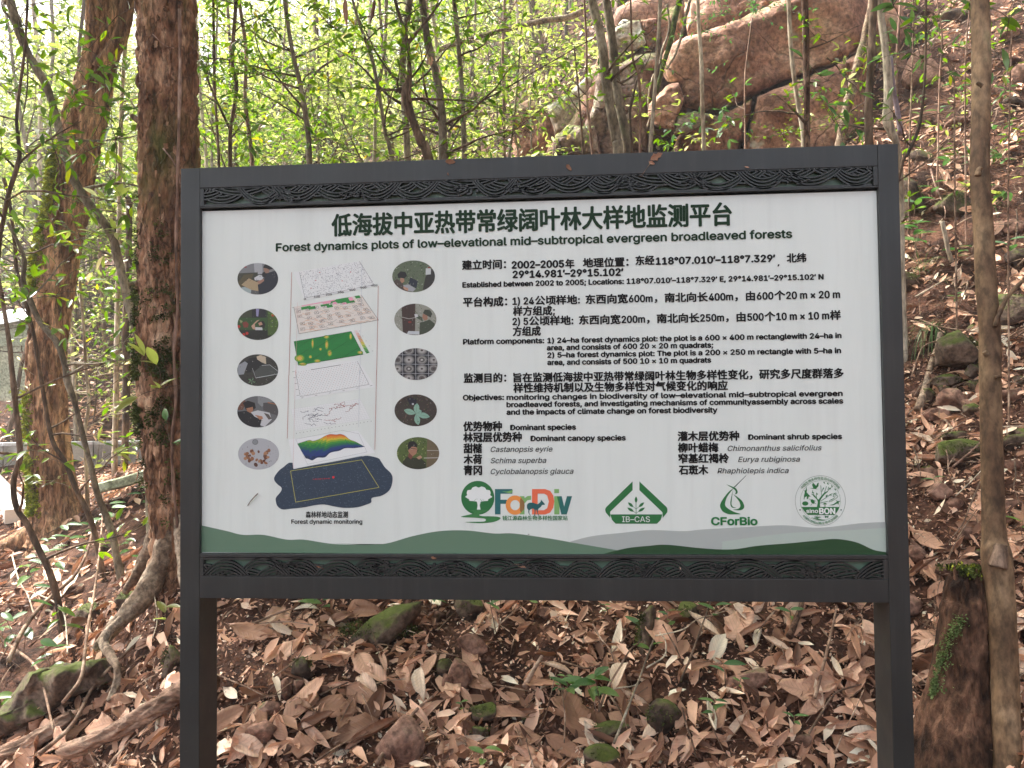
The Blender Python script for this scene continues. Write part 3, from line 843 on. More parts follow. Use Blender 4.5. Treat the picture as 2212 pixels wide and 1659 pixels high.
def bevel_box(name, lo, hi, mat, bv=.0025):
    import bmesh
    bm = bmesh.new()
    bmesh.ops.create_cube(bm, size=1)
    for v in bm.verts:
        v.co = Vector([lo[k] + (v.co[k] + .5) * (hi[k] - lo[k]) for k in range(3)])
    bmesh.ops.bevel(bm, geom=list(bm.edges), offset=bv, segments=2, profile=.6, affect='EDGES')
    me = bpy.data.meshes.new(name); bm.to_mesh(me); bm.free(); me.materials.append(mat)
    return me


for x0, x1 in ((XL, XL + PW0), (XL + PW1, XR)):
    zb = h1((x0 + x1) / 2, .06) - .25
    obj('post', bevel_box('post', (x0, 0, zb), (x1, DEP, TOP - .0)), sign) if False else obj('post', bevel_box('post', (x0, 0, zb), (x1, DEP, TOP), M_FRAME), sign)
G = .0006
rx0, rx1 = XL + PW0 + G, XL + PW1 - G
# wave band limits from the photograph, on the front plane
tT, tB = .064, .1215
bT, bB = TOP - sp(1170, 1207)[2], TOP - sp(1170, 1248)[2]
wx0, wx1 = XL + .0745, XL + 2.078
yTopPanel, yBotPanel, yRail = .1290, 1.1850, 1.3200


def rail(name, ya, yb, y0=0.0005, y1=DEP - .0005, xa=None, xb=None, mat=None, bv=.0015, parent=None):
    return obj(name, bevel_box(name, (xa if xa is not None else rx0, y0, TOP - yb), (xb if xb is not None else rx1, y1, TOP - ya), mat or M_FRAME, bv), parent or sign)


rail('top_rail', 0, tT - .001)
rail('lip', tB, tB + .0045, y1=.055)
rail('lip', yBotPanel + .001, bT - .0012, y1=.055)
rail('bottom_rail', bB + .001, yRail)
for ya, yb in ((tT, tB - .0006), (bT, bB)):                                # short uprights beside the carved bands
    rail('filler', ya, yb, xa=rx0, xb=wx0 - .0006, y1=.04)
    rail('filler', ya, yb, xa=wx1 + .0006, xb=rx1, y1=.04)
    rail('backing_strip', ya, yb, y0=.0165, y1=.021, xa=wx0, xb=wx1, mat=M_BACK, bv=.0003)
rail('back_sheet', .07, yRail - .06, y0=.060, y1=.064, mat=M_FRAME, bv=.0005)
panel = rail('panel', yTopPanel + .003, yBotPanel, y0=.014, y1=.020, mat=M_PANEL, bv=.0005)


# ---- carved waves: rows of nested arcs cut in one sheet
def wave_band(ya, yb, arch, seed):
    r = random.Random(seed)
    hgt = yb - ya
    U = lambda yp: yp
    groups = []
    x = wx0 - .05; k = 0
    while x < wx1 + .08:
        w = r.uniform(.078, .108)
        depth = (.97, .60, .86, .42, 1.0, .68)[k % 6] * r.uniform(.94, 1.03)
        groups.append(dict(x=x, w=w, top=hgt * depth, pr=r.random() + (.35 if depth > .8 else 0), n=(3, 3, 4, 3)[k % 4], cv=hgt * depth * r.uniform(1.0, 1.35)))
        x += w * r.uniform(.58, .76); k += 1
    step = .0100
    # v: distance from the open side: for swags (arch=False) v=0 at top of band and grows downwards
    def curve(g, s, xx): return g['top'] - s * step - g['cv'] * ((xx - g['x']) / g['w']) ** 2
    order = sorted(groups, key=lambda g: g['pr'])
    mb = MB(); wdt = .0040; y0, y1 = .0014, .0125
    def strip(pts, wd):
        pts = np.array(pts)
        if len(pts) < 2: return
        t = np.gradient(pts, axis=0); t /= np.linalg.norm(t, axis=1)[:, None] + 1e-9
        nn = np.stack([-t[:, 1], t[:, 0]], 1)
        a, b_ = pts + nn * wd / 2, pts - nn * wd / 2
        def w3(p, y):
            vv = np.clip(p[:, 1], 0, hgt)
            yp = (ya + vv) if not arch else (yb - vv)
            return np.stack([np.clip(p[:, 0], wx0, wx1), np.full(len(p), y), TOP - yp], 1)
        m = len(pts)
        V = np.vstack([w3(a, y0), w3(b_, y0), w3(a, y1), w3(b_, y1)])
        i = np.arange(m - 1)
        Q = np.concatenate([np.stack([i, i + 1, m + i + 1, m + i], 1), np.stack([2 * m + i + 1, 2 * m + i, i, i + 1], 1)[:, ::-1], np.stack([m + i + 1, m + i, 3 * m + i, 3 * m + i + 1], 1)[:, ::-1]])
        Q = np.concatenate([Q, [(0, m, 3 * m, 2 * m), (m - 1, 3 * m - 1, 4 * m - 1, 2 * m - 1)]])
        mb.add(V, Q)
    for gi, g in enumerate(order):
        front = order[gi + 1:]
        for s in range(g['n']):
            run = []
            for xx in np.arange(max(wx0, g['x'] - g['w'] * 1.25), min(wx1, g['x'] + g['w'] * 1.25), .0028):
                v = curve(g, s, xx)
                ok = 0 <= v <= hgt
                if ok:
                    for f in front:
                        if curve(f, f['n'] - 1, xx) - .002 < v < curve(f, 0, xx) + .001 and abs(xx - f['x']) < f['w'] * 1.25: ok = False; break
                if ok: run.append((xx, v))
                else:
                    strip(run, wdt); run = []
            strip(run, wdt)
    # solid wavy border on the closed side and small triangles
    xs = np.arange(wx0, wx1, .004)
    strip([(xx, hgt - .003) for xx in xs], .0062)
    strip([(xx, .0012) for xx in xs], .0028)
    # curls
    for k in range(7):
        cx = wx0 + .12 + (wx1 - wx0 - .2) * (k + r.uniform(-.18, .18) + .5) / 7
        cy = hgt * (.42 + .1 * r.random())
        sgn = r.choice((-1, 1))
        for q, (ox, ph) in enumerate(((0, 0), (.022 * sgn, 1.1), (-.02 * sgn, 2.2))):
            pts = []
            for t in np.linspace(0, 1, 26):
                a = ph + sgn * t * 4.6; rad = .0155 * (1 - .72 * t) * (1 if q == 0 else .62)
                pts.append((cx + ox + rad * math.cos(a) * 1.15, cy + rad * math.sin(a) + q * .004))
            strip(pts, .0062)
        # beads
        for q in (-1, 1):
            bxp = cx + q * .045; byp = cy + .008
            strip([(bxp - .004, byp), (bxp + .004, byp)], .008)
    me = mb.mesh('wave_carving', M_FRAME)
    obj('wave_carving', me, sign)


wave_band(tT, tB - .0006, False, 4)
wave_band(bT, bB, True, 9)

# ------------------------------------------------------------------ print
PY = .0139                     # front face of the panel
FONT = None
try:
    fp = os.path.join(bpy.utils.resource_path('LOCAL'), 'datafiles', 'fonts', 'Inter.woff2')
    if os.path.exists(fp): FONT = bpy.data.fonts.load(fp)
except Exception:
    FONT = None
lay = [0]


def _run_geom(txt, shear, spacing, font):
    cu = bpy.data.curves.new('run', 'FONT')
    cu.body = txt; cu.size = 1.0; cu.resolution_u = 3; cu.shear = shear; cu.space_character = spacing
    if font is not None: cu.font = font
    to = bpy.data.objects.new('run', cu); COL.objects.link(to)
    dg = bpy.context.evaluated_depsgraph_get()
    me = bpy.data.meshes.new_from_object(to.evaluated_get(dg))
    bpy.data.objects.remove(to); bpy.data.curves.remove(cu)
    co = np.empty(len(me.vertices) * 3, np.float32); me.vertices.foreach_get('co', co); co = co.reshape(-1, 3)
    me.calc_loop_triangles()
    tri = np.empty(len(me.loop_triangles) * 3, np.int32); me.loop_triangles.foreach_get('vertices', tri); tri = tri.reshape(-1, 3)
    bpy.data.meshes.remove(me)
    return co, tri


def text_geom(txt, shear, spacing):
    """Chinese characters come from the built-in font, the rest from the sans serif one"""
    isc = lambda ch: ord(ch) > 0x2E80
    runs = []
    for ch in txt:
        if runs and (isc(ch) == isc(runs[-1][0]) or ch == ' '): runs[-1] += ch
        else: runs.append(ch)
    x = 0; VV, TT, n = [], [], 0
    for r in runs:
        co, tri = _run_geom(r, shear, spacing, None if isc(r[0]) else FONT)
        if not len(co): x += .3 * len(r); continue
        s = 1.0
        if not isc(r[0]):
            co = co.copy(); co[:, :2] *= (1.16, 1.36) if len(runs) > 1 else 1.0
        lead = 0.0 if isc(r[0]) else -co[:, 0].min() + (.10 if len(runs) > 1 and x > 0 else 0)
        co = co + np.array([x + lead, 0, 0])
        w = (len(r.rstrip()) * 1.0 if isc(r[0]) else co[:, 0].max() - x + .10)
        if isc(r[0]):                      # measured advance of the fallback glyphs
            w = max(w * ADV, co[:, 0].max() - x + .02)
        x += w + .42 * (len(r) - len(r.rstrip()))
        VV.append(co); TT.append(tri + n); n += len(co)
    return np.concatenate(VV), np.concatenate(TT)


ADV = 1.0
_a = _run_geom('国', 0, 1, None)[0]; _b = _run_geom('国国国', 0, 1, None)[0]
ADV = (_b[:, 0].max() - _a[:, 0].max()) / 2


def lettering(txt, px0, px1, pyb, ch, mat, bold=0.0, shear=0.0, bold_copies=4, name='lettering', cjk=False, z=0.0014, rot=0, center=None, spacing=1.0):
    """flat lettering whose baseline starts at pixel (px0, pyb) and ends at px1; ch = height of a full character in px"""
    co, tri = text_geom(txt, shear, spacing)
    nv = len(co)
    P0 = sp(px0, pyb, PY); P1 = sp(px1, pyb, PY)
    wd = P1[0] - P0[0]
    px_m = wd / (px1 - px0)
    x0, x1 = co[:, 0].min(), co[:, 0].max()
    sx = wd / (x1 - x0); sy = ch * px_m / (.92 if any(ord(q) > 0x2E80 for q in txt) else .72)
    if rot == 0:
        e = bold * ch * px_m
    else: e = bold * ch * px_m
    X = (co[:, 0] - x0) * (wd - e * 2) / (x1 - x0) + e; Z = co[:, 1] * sy
    offs = [(0, 0)]
    if bold:
        offs += [(e, 0), (-e, 0), (0, e * .8), (0, -e * .8)]
        if bold_copies > 4: offs += [(e * .7, e * .6), (-e * .7, e * .6), (e * .7, -e * .6), (-e * .7, -e * .6)]
    VV = []; TT = []
    for k, (dx, dz) in enumerate(offs):
        VV.append(np.stack([P0[0] + X + dx, np.full(nv, PY - z - k * .000008), P0[2] + Z + dz], 1)); TT.append(tri + k * nv)
    m2 = make_mesh(name, np.concatenate(VV), [np.concatenate(TT)], mat)
    return obj(name, m2, panel)


BB, BC = .058, .044      # boldness latin / chinese


def L(txt, x0, x1, yb, ch=14.5, mat=None, bold=BB, **k): return lettering(txt, x0, x1, yb, ch, mat or M_INK, bold, **k)
def Z_(txt, x0, x1, yb, ch=19, mat=None, bold=BC, **k):
    k.setdefault('bold_copies', 8)
    return lettering(txt, x0, x1, yb - ch * .10, ch * 1.05, mat or M_INK, bold, cjk=True, **k)


Z_('低海拔中亚热带常绿阔叶林大样地监测平台', 716, 1582, 511, 46, M_INKG, .034, bold_copies=8)
L('Forest dynamics plots of low–elevational mid–subtropical evergreen broadleaved forests', 596, 1712, 543, 24, M_INKG, .045)
Z_('建立时间：', 998, 1093.5, 583, 19)
L('2002–2005', 1105, 1219, 580, 21); Z_('年', 1209, 1241, 580, 20) if False else Z_('年', 1221, 1241, 580, 19)
Z_('地理位置：', 1259, 1358, 578, 19)
Z_('东经', 1372.5, 1414, 573, 19)
L('118°07.010′–118°7.329′', 1416, 1675, 571.5, 21); L(',', 1679, 1684, 573, 14)
Z_('北纬', 1699, 1742, 567.5, 19)
L('29°14.981′–29°15.102′', 1107, 1347, 600.5, 21)
L('Established between 2002 to 2005; Locations: 118°07.010′–118°7.329′ E, 29°14.981′–29°15.102′ N', 998.7, 1779.5, 621, 15.5)
Z_('平台构成：', 1000, 1096, 663, 19)
Z_('1) 24公顷样地: 东西向宽600m，南北向长400m，由600个20 m × 20 m', 1107, 1815, 660, 19)
Z_('样方组成;', 1108, 1199, 682.5, 19)
Z_('2) 5公顷样地: 东西向宽200m，南北向长250m，由500个10 m × 10 m样', 1107, 1816.5, 704, 19)
Z_('方组成', 1107.5, 1168.5, 726, 19)
L('Platform components:', 1000, 1176, 744, 15.5)
L('1) 24–ha forest dynamics plot: the plot is a 600 × 400 m rectanglewith 24–ha in', 1182, 1818, 741, 15.5)
L('area, and consists of 600 20 × 20 m quadrats;', 1181, 1541, 756.5, 15.5)
L('2) 5–ha forest dynamics plot: The plot is a 200 × 250 m rectangle with 5–ha in', 1182, 1817, 772.5, 15.5)
L('area, and consists of 500 10 × 10 m quadrats', 1182, 1536.5, 788.3, 15.5)
Z_('监测目的：', 1001.5, 1094, 827, 19)
Z_('旨在监测低海拔中亚热带常绿阔叶林生物多样性变化，研究多尺度群落多', 1108.8, 1822.8, 826, 19.5)
Z_('样性维持机制以及生物多样性对气候变化的响应', 1108.8, 1572.5, 848.5, 19.5)
L('Objectives:', 1000, 1089, 864.5, 15.5)
L('monitoring changes in biodiversity of low–elevational mid–subtropical evergreen', 1094, 1820.5, 863.7, 15.5)
L('broadleaved forests, and investigating mechanisms of communityassembly across scales', 1094, 1821.7, 879.4, 15.5)
L('and the impacts of climate change on forest biodiversity', 1094, 1550, 895.6, 15.5)
for t, a, b_, y in (('优势物种', 1000.6, 1084.6, 931.5), ('林冠层优势种', 1000.6, 1127.6, 955), ('甜槠', 1001.4, 1041.6, 979), ('木荷', 1001.4, 1041.6, 1002.5), ('青冈', 1001.4, 1041.6, 1026),
                    ('灌木层优势种', 1463.5, 1597, 952.5), ('柳叶蜡梅', 1464.3, 1552, 977.2), ('窄基红褐柃', 1465, 1574.8, 1000.6), ('石斑木', 1466, 1530, 1025.2)):
    Z_(t, a, b_, y, 19.5)
L('Dominant species', 1102, 1244.4, 929, 15.5)
L('Dominant canopy species', 1146, 1352, 952.5, 15.5)
L('Dominant shrub species', 1615.8, 1819, 949.4, 15.5)
for t, a, b_, y in (('Castanopsis eyrie', 1060, 1193.6, 976.3), ('Schima superba', 1060, 1180.3, 1000.5), ('Cyclobalanopsis glauca', 1060, 1239, 1024),
                    ('Chimonanthus salicifolius', 1571.7, 1774.8, 974), ('Eurya rubiginosa', 1594, 1728, 997.8), ('Rhaphiolepis indica', 1549.4, 1703.7, 1022.4)):
    L(t, a, b_, y, 16, bold=.008, shear=.25)
Z_('森林样地动态监测', 660.6, 751.7, 1118.5, 13, bold=.02)
L('Forest dynamic monitoring', 629.5, 782.9, 1131.2, 12.5, bold=.026)
Z_('钱江源森林生物多样性国家站', 1085.2, 1226.3, 1124, 9.5, M_INKG2, bold=.02)


class Print:
    def __init__(s, name, clip=None, base=10): s.name = name; s.V = []; s.T = []; s.C = []; s.n = 0; s.k = base; s.clip = clip; s.j = 0; s.sc = 1.0
    def _clip(s, P):
        if s.clip is None: return P
        C = s.clip; out = list(P)
        area = sum(C[i][0] * C[(i + 1) % len(C)][1] - C[(i + 1) % len(C)][0] * C[i][1] for i in range(len(C)))
        sg = 1 if area > 0 else -1
        for i in range(len(C)):
            a, b_ = C[i], C[(i + 1) % len(C)]
            side = lambda p: sg * ((b_[0] - a[0]) * (p[1] - a[1]) - (b_[1] - a[1]) * (p[0] - a[0]))
            new = []
            for j in range(len(out)):
                p, q = out[j], out[(j + 1) % len(out)]
                sp_, sq = side(p), side(q)
                if sp_ >= 0: new.append(p)
                if (sp_ >= 0) != (sq >= 0):
                    t = sp_ / (sp_ - sq); new.append((p[0] + (q[0] - p[0]) * t, p[1] + (q[1] - p[1]) * t))
            out = new
            if len(out) < 3: return []
        return out
    def poly(s, P, c, scale=1.25, same=False):
        P = s._clip([(float(a), float(b_)) for a, b_ in P])
        if len(P) < 3: return s
        if not same: s.k += 1
        s.j = s.j + 1 if same else 0
        z = PY - .0002 - s.k * .000011 - (s.j % 7) * .0000014
        W = [sp(a, b_, PY) for a, b_ in P]
        tr = tessellate_polygon([[Vector((w[0], w[2], 0)) for w in W]])
        cc = tuple(min(.9, v * scale * s.sc) for v in lin(*c))
        for w in W: s.V.append((w[0], z, w[2])); s.C.append(cc)
        for t in tr: s.T.append([s.n + q for q in t])
        s.n += len(W)
        return s
    def ell(s, cx, cy, rx, ry, c, rot=0, n=28, **k):
        return s.poly([(cx + rx * math.cos(t) * math.cos(rot) - ry * math.sin(t) * math.sin(rot), cy + rx * math.cos(t) * math.sin(rot) + ry * math.sin(t) * math.cos(rot)) for t in np.linspace(0, 2 * PI, n, endpoint=False)], c, **k)
    def line(s, P, w, c, same=False, closed=False):
        P = [tuple(p) for p in P]
        if closed: P = P + [P[0]]
        s.k += 0 if same else 1
        for a, b_ in zip(P[:-1], P[1:]):
            dx, dy = b_[0] - a[0], b_[1] - a[1]; l = math.hypot(dx, dy) + 1e-9
            ox, oy = -dy / l * w / 2, dx / l * w / 2
            s.poly([(a[0] + ox, a[1] + oy), (b_[0] + ox, b_[1] + oy), (b_[0] - ox, b_[1] - oy), (a[0] - ox, a[1] - oy)], c, same=True)
        return s
    def ring(s, cx, cy, r, w, c, n=64):
        return s.line([(cx + r * math.cos(t), cy + r * math.sin(t)) for t in np.linspace(0, 2 * PI, n, endpoint=False)], w, c, closed=True)
    def done(s):
        if s.clip is not None:
            xs = [q[0] for q in s.clip]; ys = [q[1] for q in s.clip]; r_ = random.Random(int(xs[0] * 7))
            if len(s.V): speck(s, min(xs), max(xs), min(ys), max(ys), 70, [(40, 40, 36), (120, 118, 108), (70, 66, 58), (170, 168, 160)], int(xs[0] + ys[0]), .4, 1.5)
        V = np.array(s.V); T = np.array(s.T)
        # all triangles face the viewer (-Y)
        n_ = np.cross(V[T[:, 1]] - V[T[:, 0]], V[T[:, 2]] - V[T[:, 0]])[:, 1]
        T[n_ > 0] = T[n_ > 0][:, ::-1]
        me = make_mesh(s.name, V, [T], M_PRINT)
        at_ = me.color_attributes.new('Col', 'FLOAT_COLOR', 'POINT')
        C = np.ones((len(V), 4), np.float32); C[:, :3] = s.C
        at_.data.foreach_set('color', C.ravel())
        return obj(s.name, me, panel)


K1 = lambda *pts: [(486 + .2148 * x, 540 + .2148 * y) for x, y in pts]
K2 = lambda *pts: [(486 + .2148 * x, 799.3 + .2148 * y) for x, y in pts]
KL = lambda *pts: [(972.1 + .2197 * x, 1015.3 + .2197 * y) for x, y in pts]
KR = lambda *pts: [(1458.1 + .1953 * x, 1015.3 + .1953 * y) for x, y in pts]
KH = lambda *pts: [(378 + .7324 * x, 1107 + .7324 * y) for x, y in pts]


def curve2(P, n=40): return [tuple(q) for q in smooth_path(P, n)]


# hills along the bottom
eR = (1915.5, 1199.6)
hb = Print('hill_print', base=0)
hb.poly(curve2(KH((1165, 86), (1230, 70), (1320, 60), (1400, 52), (1500, 55), (1560, 50), (1700, 42), (1800, 38), (1900, 45), (2020, 32), (2098, 28)), 60) + [eR, (1300, 1199)], (152, 158, 155))
hb.poly(curve2([(1560, 1170), (1700, 1152), (1820, 1146), (1915.5, 1140)], 20) + [eR, (1560, 1199)], (156, 168, 160))
hb.poly([(431, 1133)] + curve2(KH((73, 37), (150, 54), (200, 66), (260, 66), (330, 80), (380, 80), (460, 92), (540, 95), (620, 92), (700, 70), (780, 55), (860, 53), (940, 62), (1000, 62), (1100, 76), (1180, 90), (1250, 102), (1320, 114)), 90) + [(1345, 1200.3), (431, 1192.5)], (86, 112, 92))
hb.poly([(1290, 1200)] + curve2(KH((1290, 115), (1340, 104), (1400, 98), (1450, 95), (1550, 105), (1640, 109), (1720, 98), (1820, 90), (1890, 83), (1950, 78), (2010, 88), (2060, 110), (2097, 117)), 70) + [eR, (1600, 1200.6)], (28, 62, 34))
hb.poly(KH((465, 91), (530, 93), (622, 93), (560, 96)), (22, 45, 28))
hb.done()

# diagram sheets
WHT = (203, 206, 204)
def quad_pt(q, u, v):
    a, b_, c, d = [np.array(p) for p in q]
    return tuple((a * (1 - u) + b_ * u) * (1 - v) + (d * (1 - u) + c * u) * v)
rr = random.Random(3)
# 1 topographic point map
d = Print('chart_print')
q1 = K1((750, 222), (1352, 114), (1500, 350), (803, 484))
d.poly(K1((690, 225), (1352, 112), (1520, 360), (800, 505)), (200, 203, 202))
for k in range(800):
    u, v = rr.random(), rr.random(); a = quad_pt(q1, u, v); l = rr.uniform(.6, 2.2); an = rr.gauss(.2, .5)
    d.line([a, (a[0] + l * math.cos(an), a[1] + l * math.sin(an))], .45, (90, 92, 104), same=k > 0)
for k in range(260):
    u, v = rr.random(), rr.random(); a = quad_pt(q1, u, v); l = rr.uniform(.8, 2.0)
    d.line([a, (a[0] + l, a[1] + .15)], .62, (48, 50, 70), same=k > 0)
for u, v in ((.32, .15), (.78, .35), (.22, .42), (.6, .62), (.12, .68)):
    a = quad_pt(q1, u, v); d.poly([(a[0], a[1] - 1.6), (a[0] + 1.4, a[1] + 1), (a[0] - 1.8, a[1] + .8)], (170, 30, 35))
d.line([q1[0], q1[3], q1[2], q1[1]], .55, (40, 40, 45))
d.done()
for t, (x, y) in (('0', (795, 503)), ('100', (895, 478)), ('200', (1015, 457)), ('300', (1132, 435)), ('400', (1250, 409)), ('500', (1362, 386)), ('600', (1472, 364))):
    a = K1((x, y), (x + (22 if t == '0' else 62), y)); L(t, a[0][0], a[1][0], a[0][1], 5, bold=.03)
# 2 contour map with numbered quadrats
d = Print('chart_print')
q2 = K1((692, 572), (1370, 452), (1545, 705), (745, 842))
d.poly(q2, (196, 190, 182))
for k in range(150):
    u0, v0 = rr.random() * .93, rr.random(); P = [quad_pt(q2, min(1, u0 + t * .09), min(1, max(0, v0 + .04 * math.sin(t * 4 + k) + t * .03))) for t in np.linspace(0, 1, 6)]
    d.line(P, .55, rr.choice([(190, 140, 100), (196, 150, 110), (205, 200, 195), (120, 120, 120)]), same=k > 0)
for u0, v0, w, h in ((.1, .06, .14, .1), (.2, .1, .1, .1), (.52, .02, .1, .1), (.62, .0, .2, .16), (.74, .1, .12, .12), (.38, .1, .12, .07), (.9, 0, .07, .1), (.46, .15, .08, .1)):
    d.poly([quad_pt(q2, u0, v0), quad_pt(q2, u0 + w, v0), quad_pt(q2, u0 + w, v0 + h), quad_pt(q2, u0, v0 + h)], (40, 125, 55))
for u0, v0, w, h in ((.12, 0, .4, .035), (.42, .03, .12, .06), (.56, .08, .05, .09), (.8, .02, .06, .12), (.68, .17, .06, .06), (.5, -.0, .1, .04)):
    d.poly([quad_pt(q2, u0, v0), quad_pt(q2, u0 + w, v0), quad_pt(q2, u0 + w, v0 + h), quad_pt(q2, u0, v0 + h)], (205, 140, 160))
first = True
for i in range(8):
    for j in range(5):
        if rr.random() < .12: continue
        u, v = (i + .3 + rr.uniform(-.2, .2)) / 8, (j + .8 + rr.uniform(-.2, .2)) / 6
        w, h = .055, .085
        d.line([quad_pt(q2, u, v), quad_pt(q2, u + w, v), quad_pt(q2, u + w, v + h), quad_pt(q2, u, v + h)], .5, (60, 52, 48), closed=True, same=not first); first = False
        d.line([quad_pt(q2, u + .01, v + h * .6), quad_pt(q2, u + w * .7, v + h * .4)], 1.0, (70, 60, 55), same=True)
d.line([q2[0], q2[3], q2[2], q2[1]], .6, (50, 40, 40))
d.done()
# 3 green heat map with scale bar
d = Print('chart_print')
q3 = K1((694, 920), (1270, 818), (1390, 1050), (738, 1160))
d.poly(q3, (30, 118, 52))
for u, v, rx, ry in ((.3, .22, 2.2, 9), (.52, .36, 3.2, 9), (.52, .72, 4.2, 6), (.04, .72, 8.5, 6.5), (.21, .74, 3, 3), (.40, .5, 2.5, 2.5), (.56, .05, 5, 3), (.95, .2, 2.4, 6), (.3, .95, 6, 3), (.07, .98, 7, 3), (.97, .9, 5, 3)):
    a = quad_pt(q3, u, v)
    d.ell(a[0], a[1], rx * 1.3, ry * 1.25, (80, 140, 50)); d.ell(a[0], a[1], rx, ry, (150, 165, 50)); d.ell(a[0], a[1], rx * .6, ry * .6, (205, 160, 80))
for k in range(26):
    v = (k + .5) / 26; P = [quad_pt(q3, u, min(.99, max(.01, v + .035 * math.sin(u * 11 + k * .6) + .02 * math.sin(u * 31 + k)))) for u in np.linspace(0.01, .99, 30)]
    d.line(P, .32, (22, 88, 40), same=k > 0)
d.line(q3, .5, (30, 50, 35), closed=True)
q3b = K1((1300, 812), (1330, 806), (1455, 1036), (1422, 1044))
cs = [(205, 190, 185), (200, 160, 150), (195, 140, 115), (200, 150, 90), (190, 175, 60), (140, 170, 55), (70, 145, 55), (35, 125, 60)]
for k in range(16):
    d.poly([quad_pt(q3b, 0, k / 16), quad_pt(q3b, 1, k / 16), quad_pt(q3b, 1, (k + .8) / 16), quad_pt(q3b, 0, (k + .8) / 16)], cs[k // 2], same=k > 0)
for k in range(5):
    a = K1((1340 + 33 * k, 815 + 50 * k))[0]; d.line([(a[0] + 2, a[1]), (a[0] + 4, a[1])], .7, (60, 60, 60), same=True)
d.done()
# 4 arrow field
d = Print('chart_print')
q4 = K2((710, 18), (1330, -60 - 30), (1450, 145), (757, 268))
d.poly(K2((690, -50), (1340, -100), (1510, 170), (700, 300)), (201, 204, 203))
k = 0
for i in range(24):
    for j in range(14):
        a = quad_pt(q4, (i + .5 * (j % 2)) / 24, (j + .5) / 14)
        d.line([a, (a[0] + 1.7, a[1] - .55)], .6, (98, 90, 90) if (i + j) % 3 else (150, 90, 78), same=k > 0); k += 1
d.line([q4[0], q4[3], q4[2], q4[1]], .6, (75, 75, 80))
for k in range(6):
    a = quad_pt(q4, k / 5, 1); d.line([(a[0] + 2, a[1] + 3), (a[0] + 7, a[1] + 2)], .7, (70, 70, 70), same=k > 0)
    if k < 5: a = quad_pt(q4, 0, k / 4.2); d.line([(a[0] - 7, a[1]), (a[0] - 2, a[1] - .4)], .7, (70, 70, 70), same=True)
a = K1((865, 1205), (1165, 1155)); d.line(a, 1.0, (70, 70, 72))
d.done()
# 5 stem map grid
d = Print('chart_print')
q5 = K2((665, 395), (1360, 290), (1460, 490), (710, 612))
d.poly(q5, (202, 205, 204))
for i in range(31):
    d.line([quad_pt(q5, i / 30, 0), quad_pt(q5, i / 30, 1)], .22, (165, 168, 170), same=i > 0)
for j in range(13):
    d.line([quad_pt(q5, 0, j / 12), quad_pt(q5, 1, j / 12)], .22, (165, 168, 170), same=True)
for k in range(26):
    u, v = rr.uniform(.08, .85), rr.uniform(.08, .85); P = [(u, v)]
    for _ in range(8): u += rr.uniform(-.005, .035); v += rr.uniform(-.06, .06); P.append((min(.98, u), min(.98, max(.02, v))))
    d.line([quad_pt(q5, *p) for p in P], .7, (140, 75, 65) if u > .55 else (75, 80, 95), same=k > 0)
    for p in P[::2]:
        a = quad_pt(q5, *p); d.line([(a[0] - .9, a[1]), (a[0] + .9, a[1])], .8, (60, 55, 60), same=True)
for k in range(22):
    a = quad_pt(q5, k / 21, 1.02); d.line([(a[0] + 1, a[1] + 4.5), (a[0] + 2.5, a[1] + 4.2)], 1.1, (80, 80, 80), same=True)
d.done()
# 6 coloured relief
d = Print('chart_print')
d.poly(K2((640, 700), (1335, 608), (1510, 830), (690, 995)), (203, 206, 206))
ridge = curve2(K2((728, 742), (790, 722), (850, 705), (890, 714), (960, 690), (1010, 662), (1060, 646), (1120, 650), (1160, 645), (1205, 660), (1255, 700), (1310, 720), (1405, 772)), 46)
base = curve2(K2((812, 888), (840, 895), (880, 908), (930, 882), (1005, 878), (1060, 832), (1150, 812), (1210, 786), (1300, 785), (1405, 772)), 46)
bands = [(190, 90, 40), (200, 130, 40), (190, 165, 45), (120, 150, 45), (60, 130, 50), (35, 110, 55), (25, 85, 75), (28, 55, 105), (30, 45, 110), (24, 34, 80)]
n_ = len(bands)
for i in range(45):
    peak = (ridge[i][1] - (799.3 + .2148 * 646)) / 22
    off = max(0, min(.6, peak * .55))
    for j in range(n_):
        def P_(ii, v): return (ridge[ii][0] * (1 - v) + base[ii][0] * v, ridge[ii][1] * (1 - v) + base[ii][1] * v)
        ci = min(n_ - 1, int((off + (1 - off) * (j + .5) / n_) * n_))
        d.poly([P_(i, j / n_), P_(i + 1, j / n_), P_(i + 1, (j + 1) / n_), P_(i, (j + 1) / n_)], bands[ci], same=(i + j) > 0)
for i in range(0, 46, 1):
    d.line([ridge[i], base[i]], .22, (45, 75, 55), same=i > 0)
d.line(ridge, .5, (70, 50, 30)); d.line(K2((712, 695), (830, 948), (1428, 825), (1345, 640), (1178, 606), (712, 695)), .35, (110, 112, 115))
d.done()
# 7 dark relief blob with yellow plot outline
d = Print('chart_print', base=50)
blob = curve2(K2((680, 932), (640, 935), (590, 975), (545, 1010), (500, 1070), (498, 1110), (530, 1150), (570, 1185), (560, 1225), (515, 1280), (512, 1320), (530, 1370), (580, 1402), (660, 1395), (800, 1380), (900, 1360), (1000, 1352), (1100, 1372), (1200, 1386), (1330, 1380), (1430, 1350), (1472, 1330), (1480, 1285), (1580, 1262), (1660, 1200), (1686, 1100), (1670, 1040), (1610, 980), (1570, 920), (1540, 885), (1440, 862), (1380, 868), (1350, 870), (1100, 920), (900, 955), (690, 996)), 130)
d.poly(blob, (44, 60, 78), scale=1.0)
rb = random.Random(5)
import functools
def inside(p, P):
    c = False
    for i in range(len(P)):
        a, b_ = P[i], P[i - 1]
        if (a[1] > p[1]) != (b_[1] > p[1]) and p[0] < (b_[0] - a[0]) * (p[1] - a[1]) / (b_[1] - a[1]) + a[0]: c = not c
    return c
k = 0
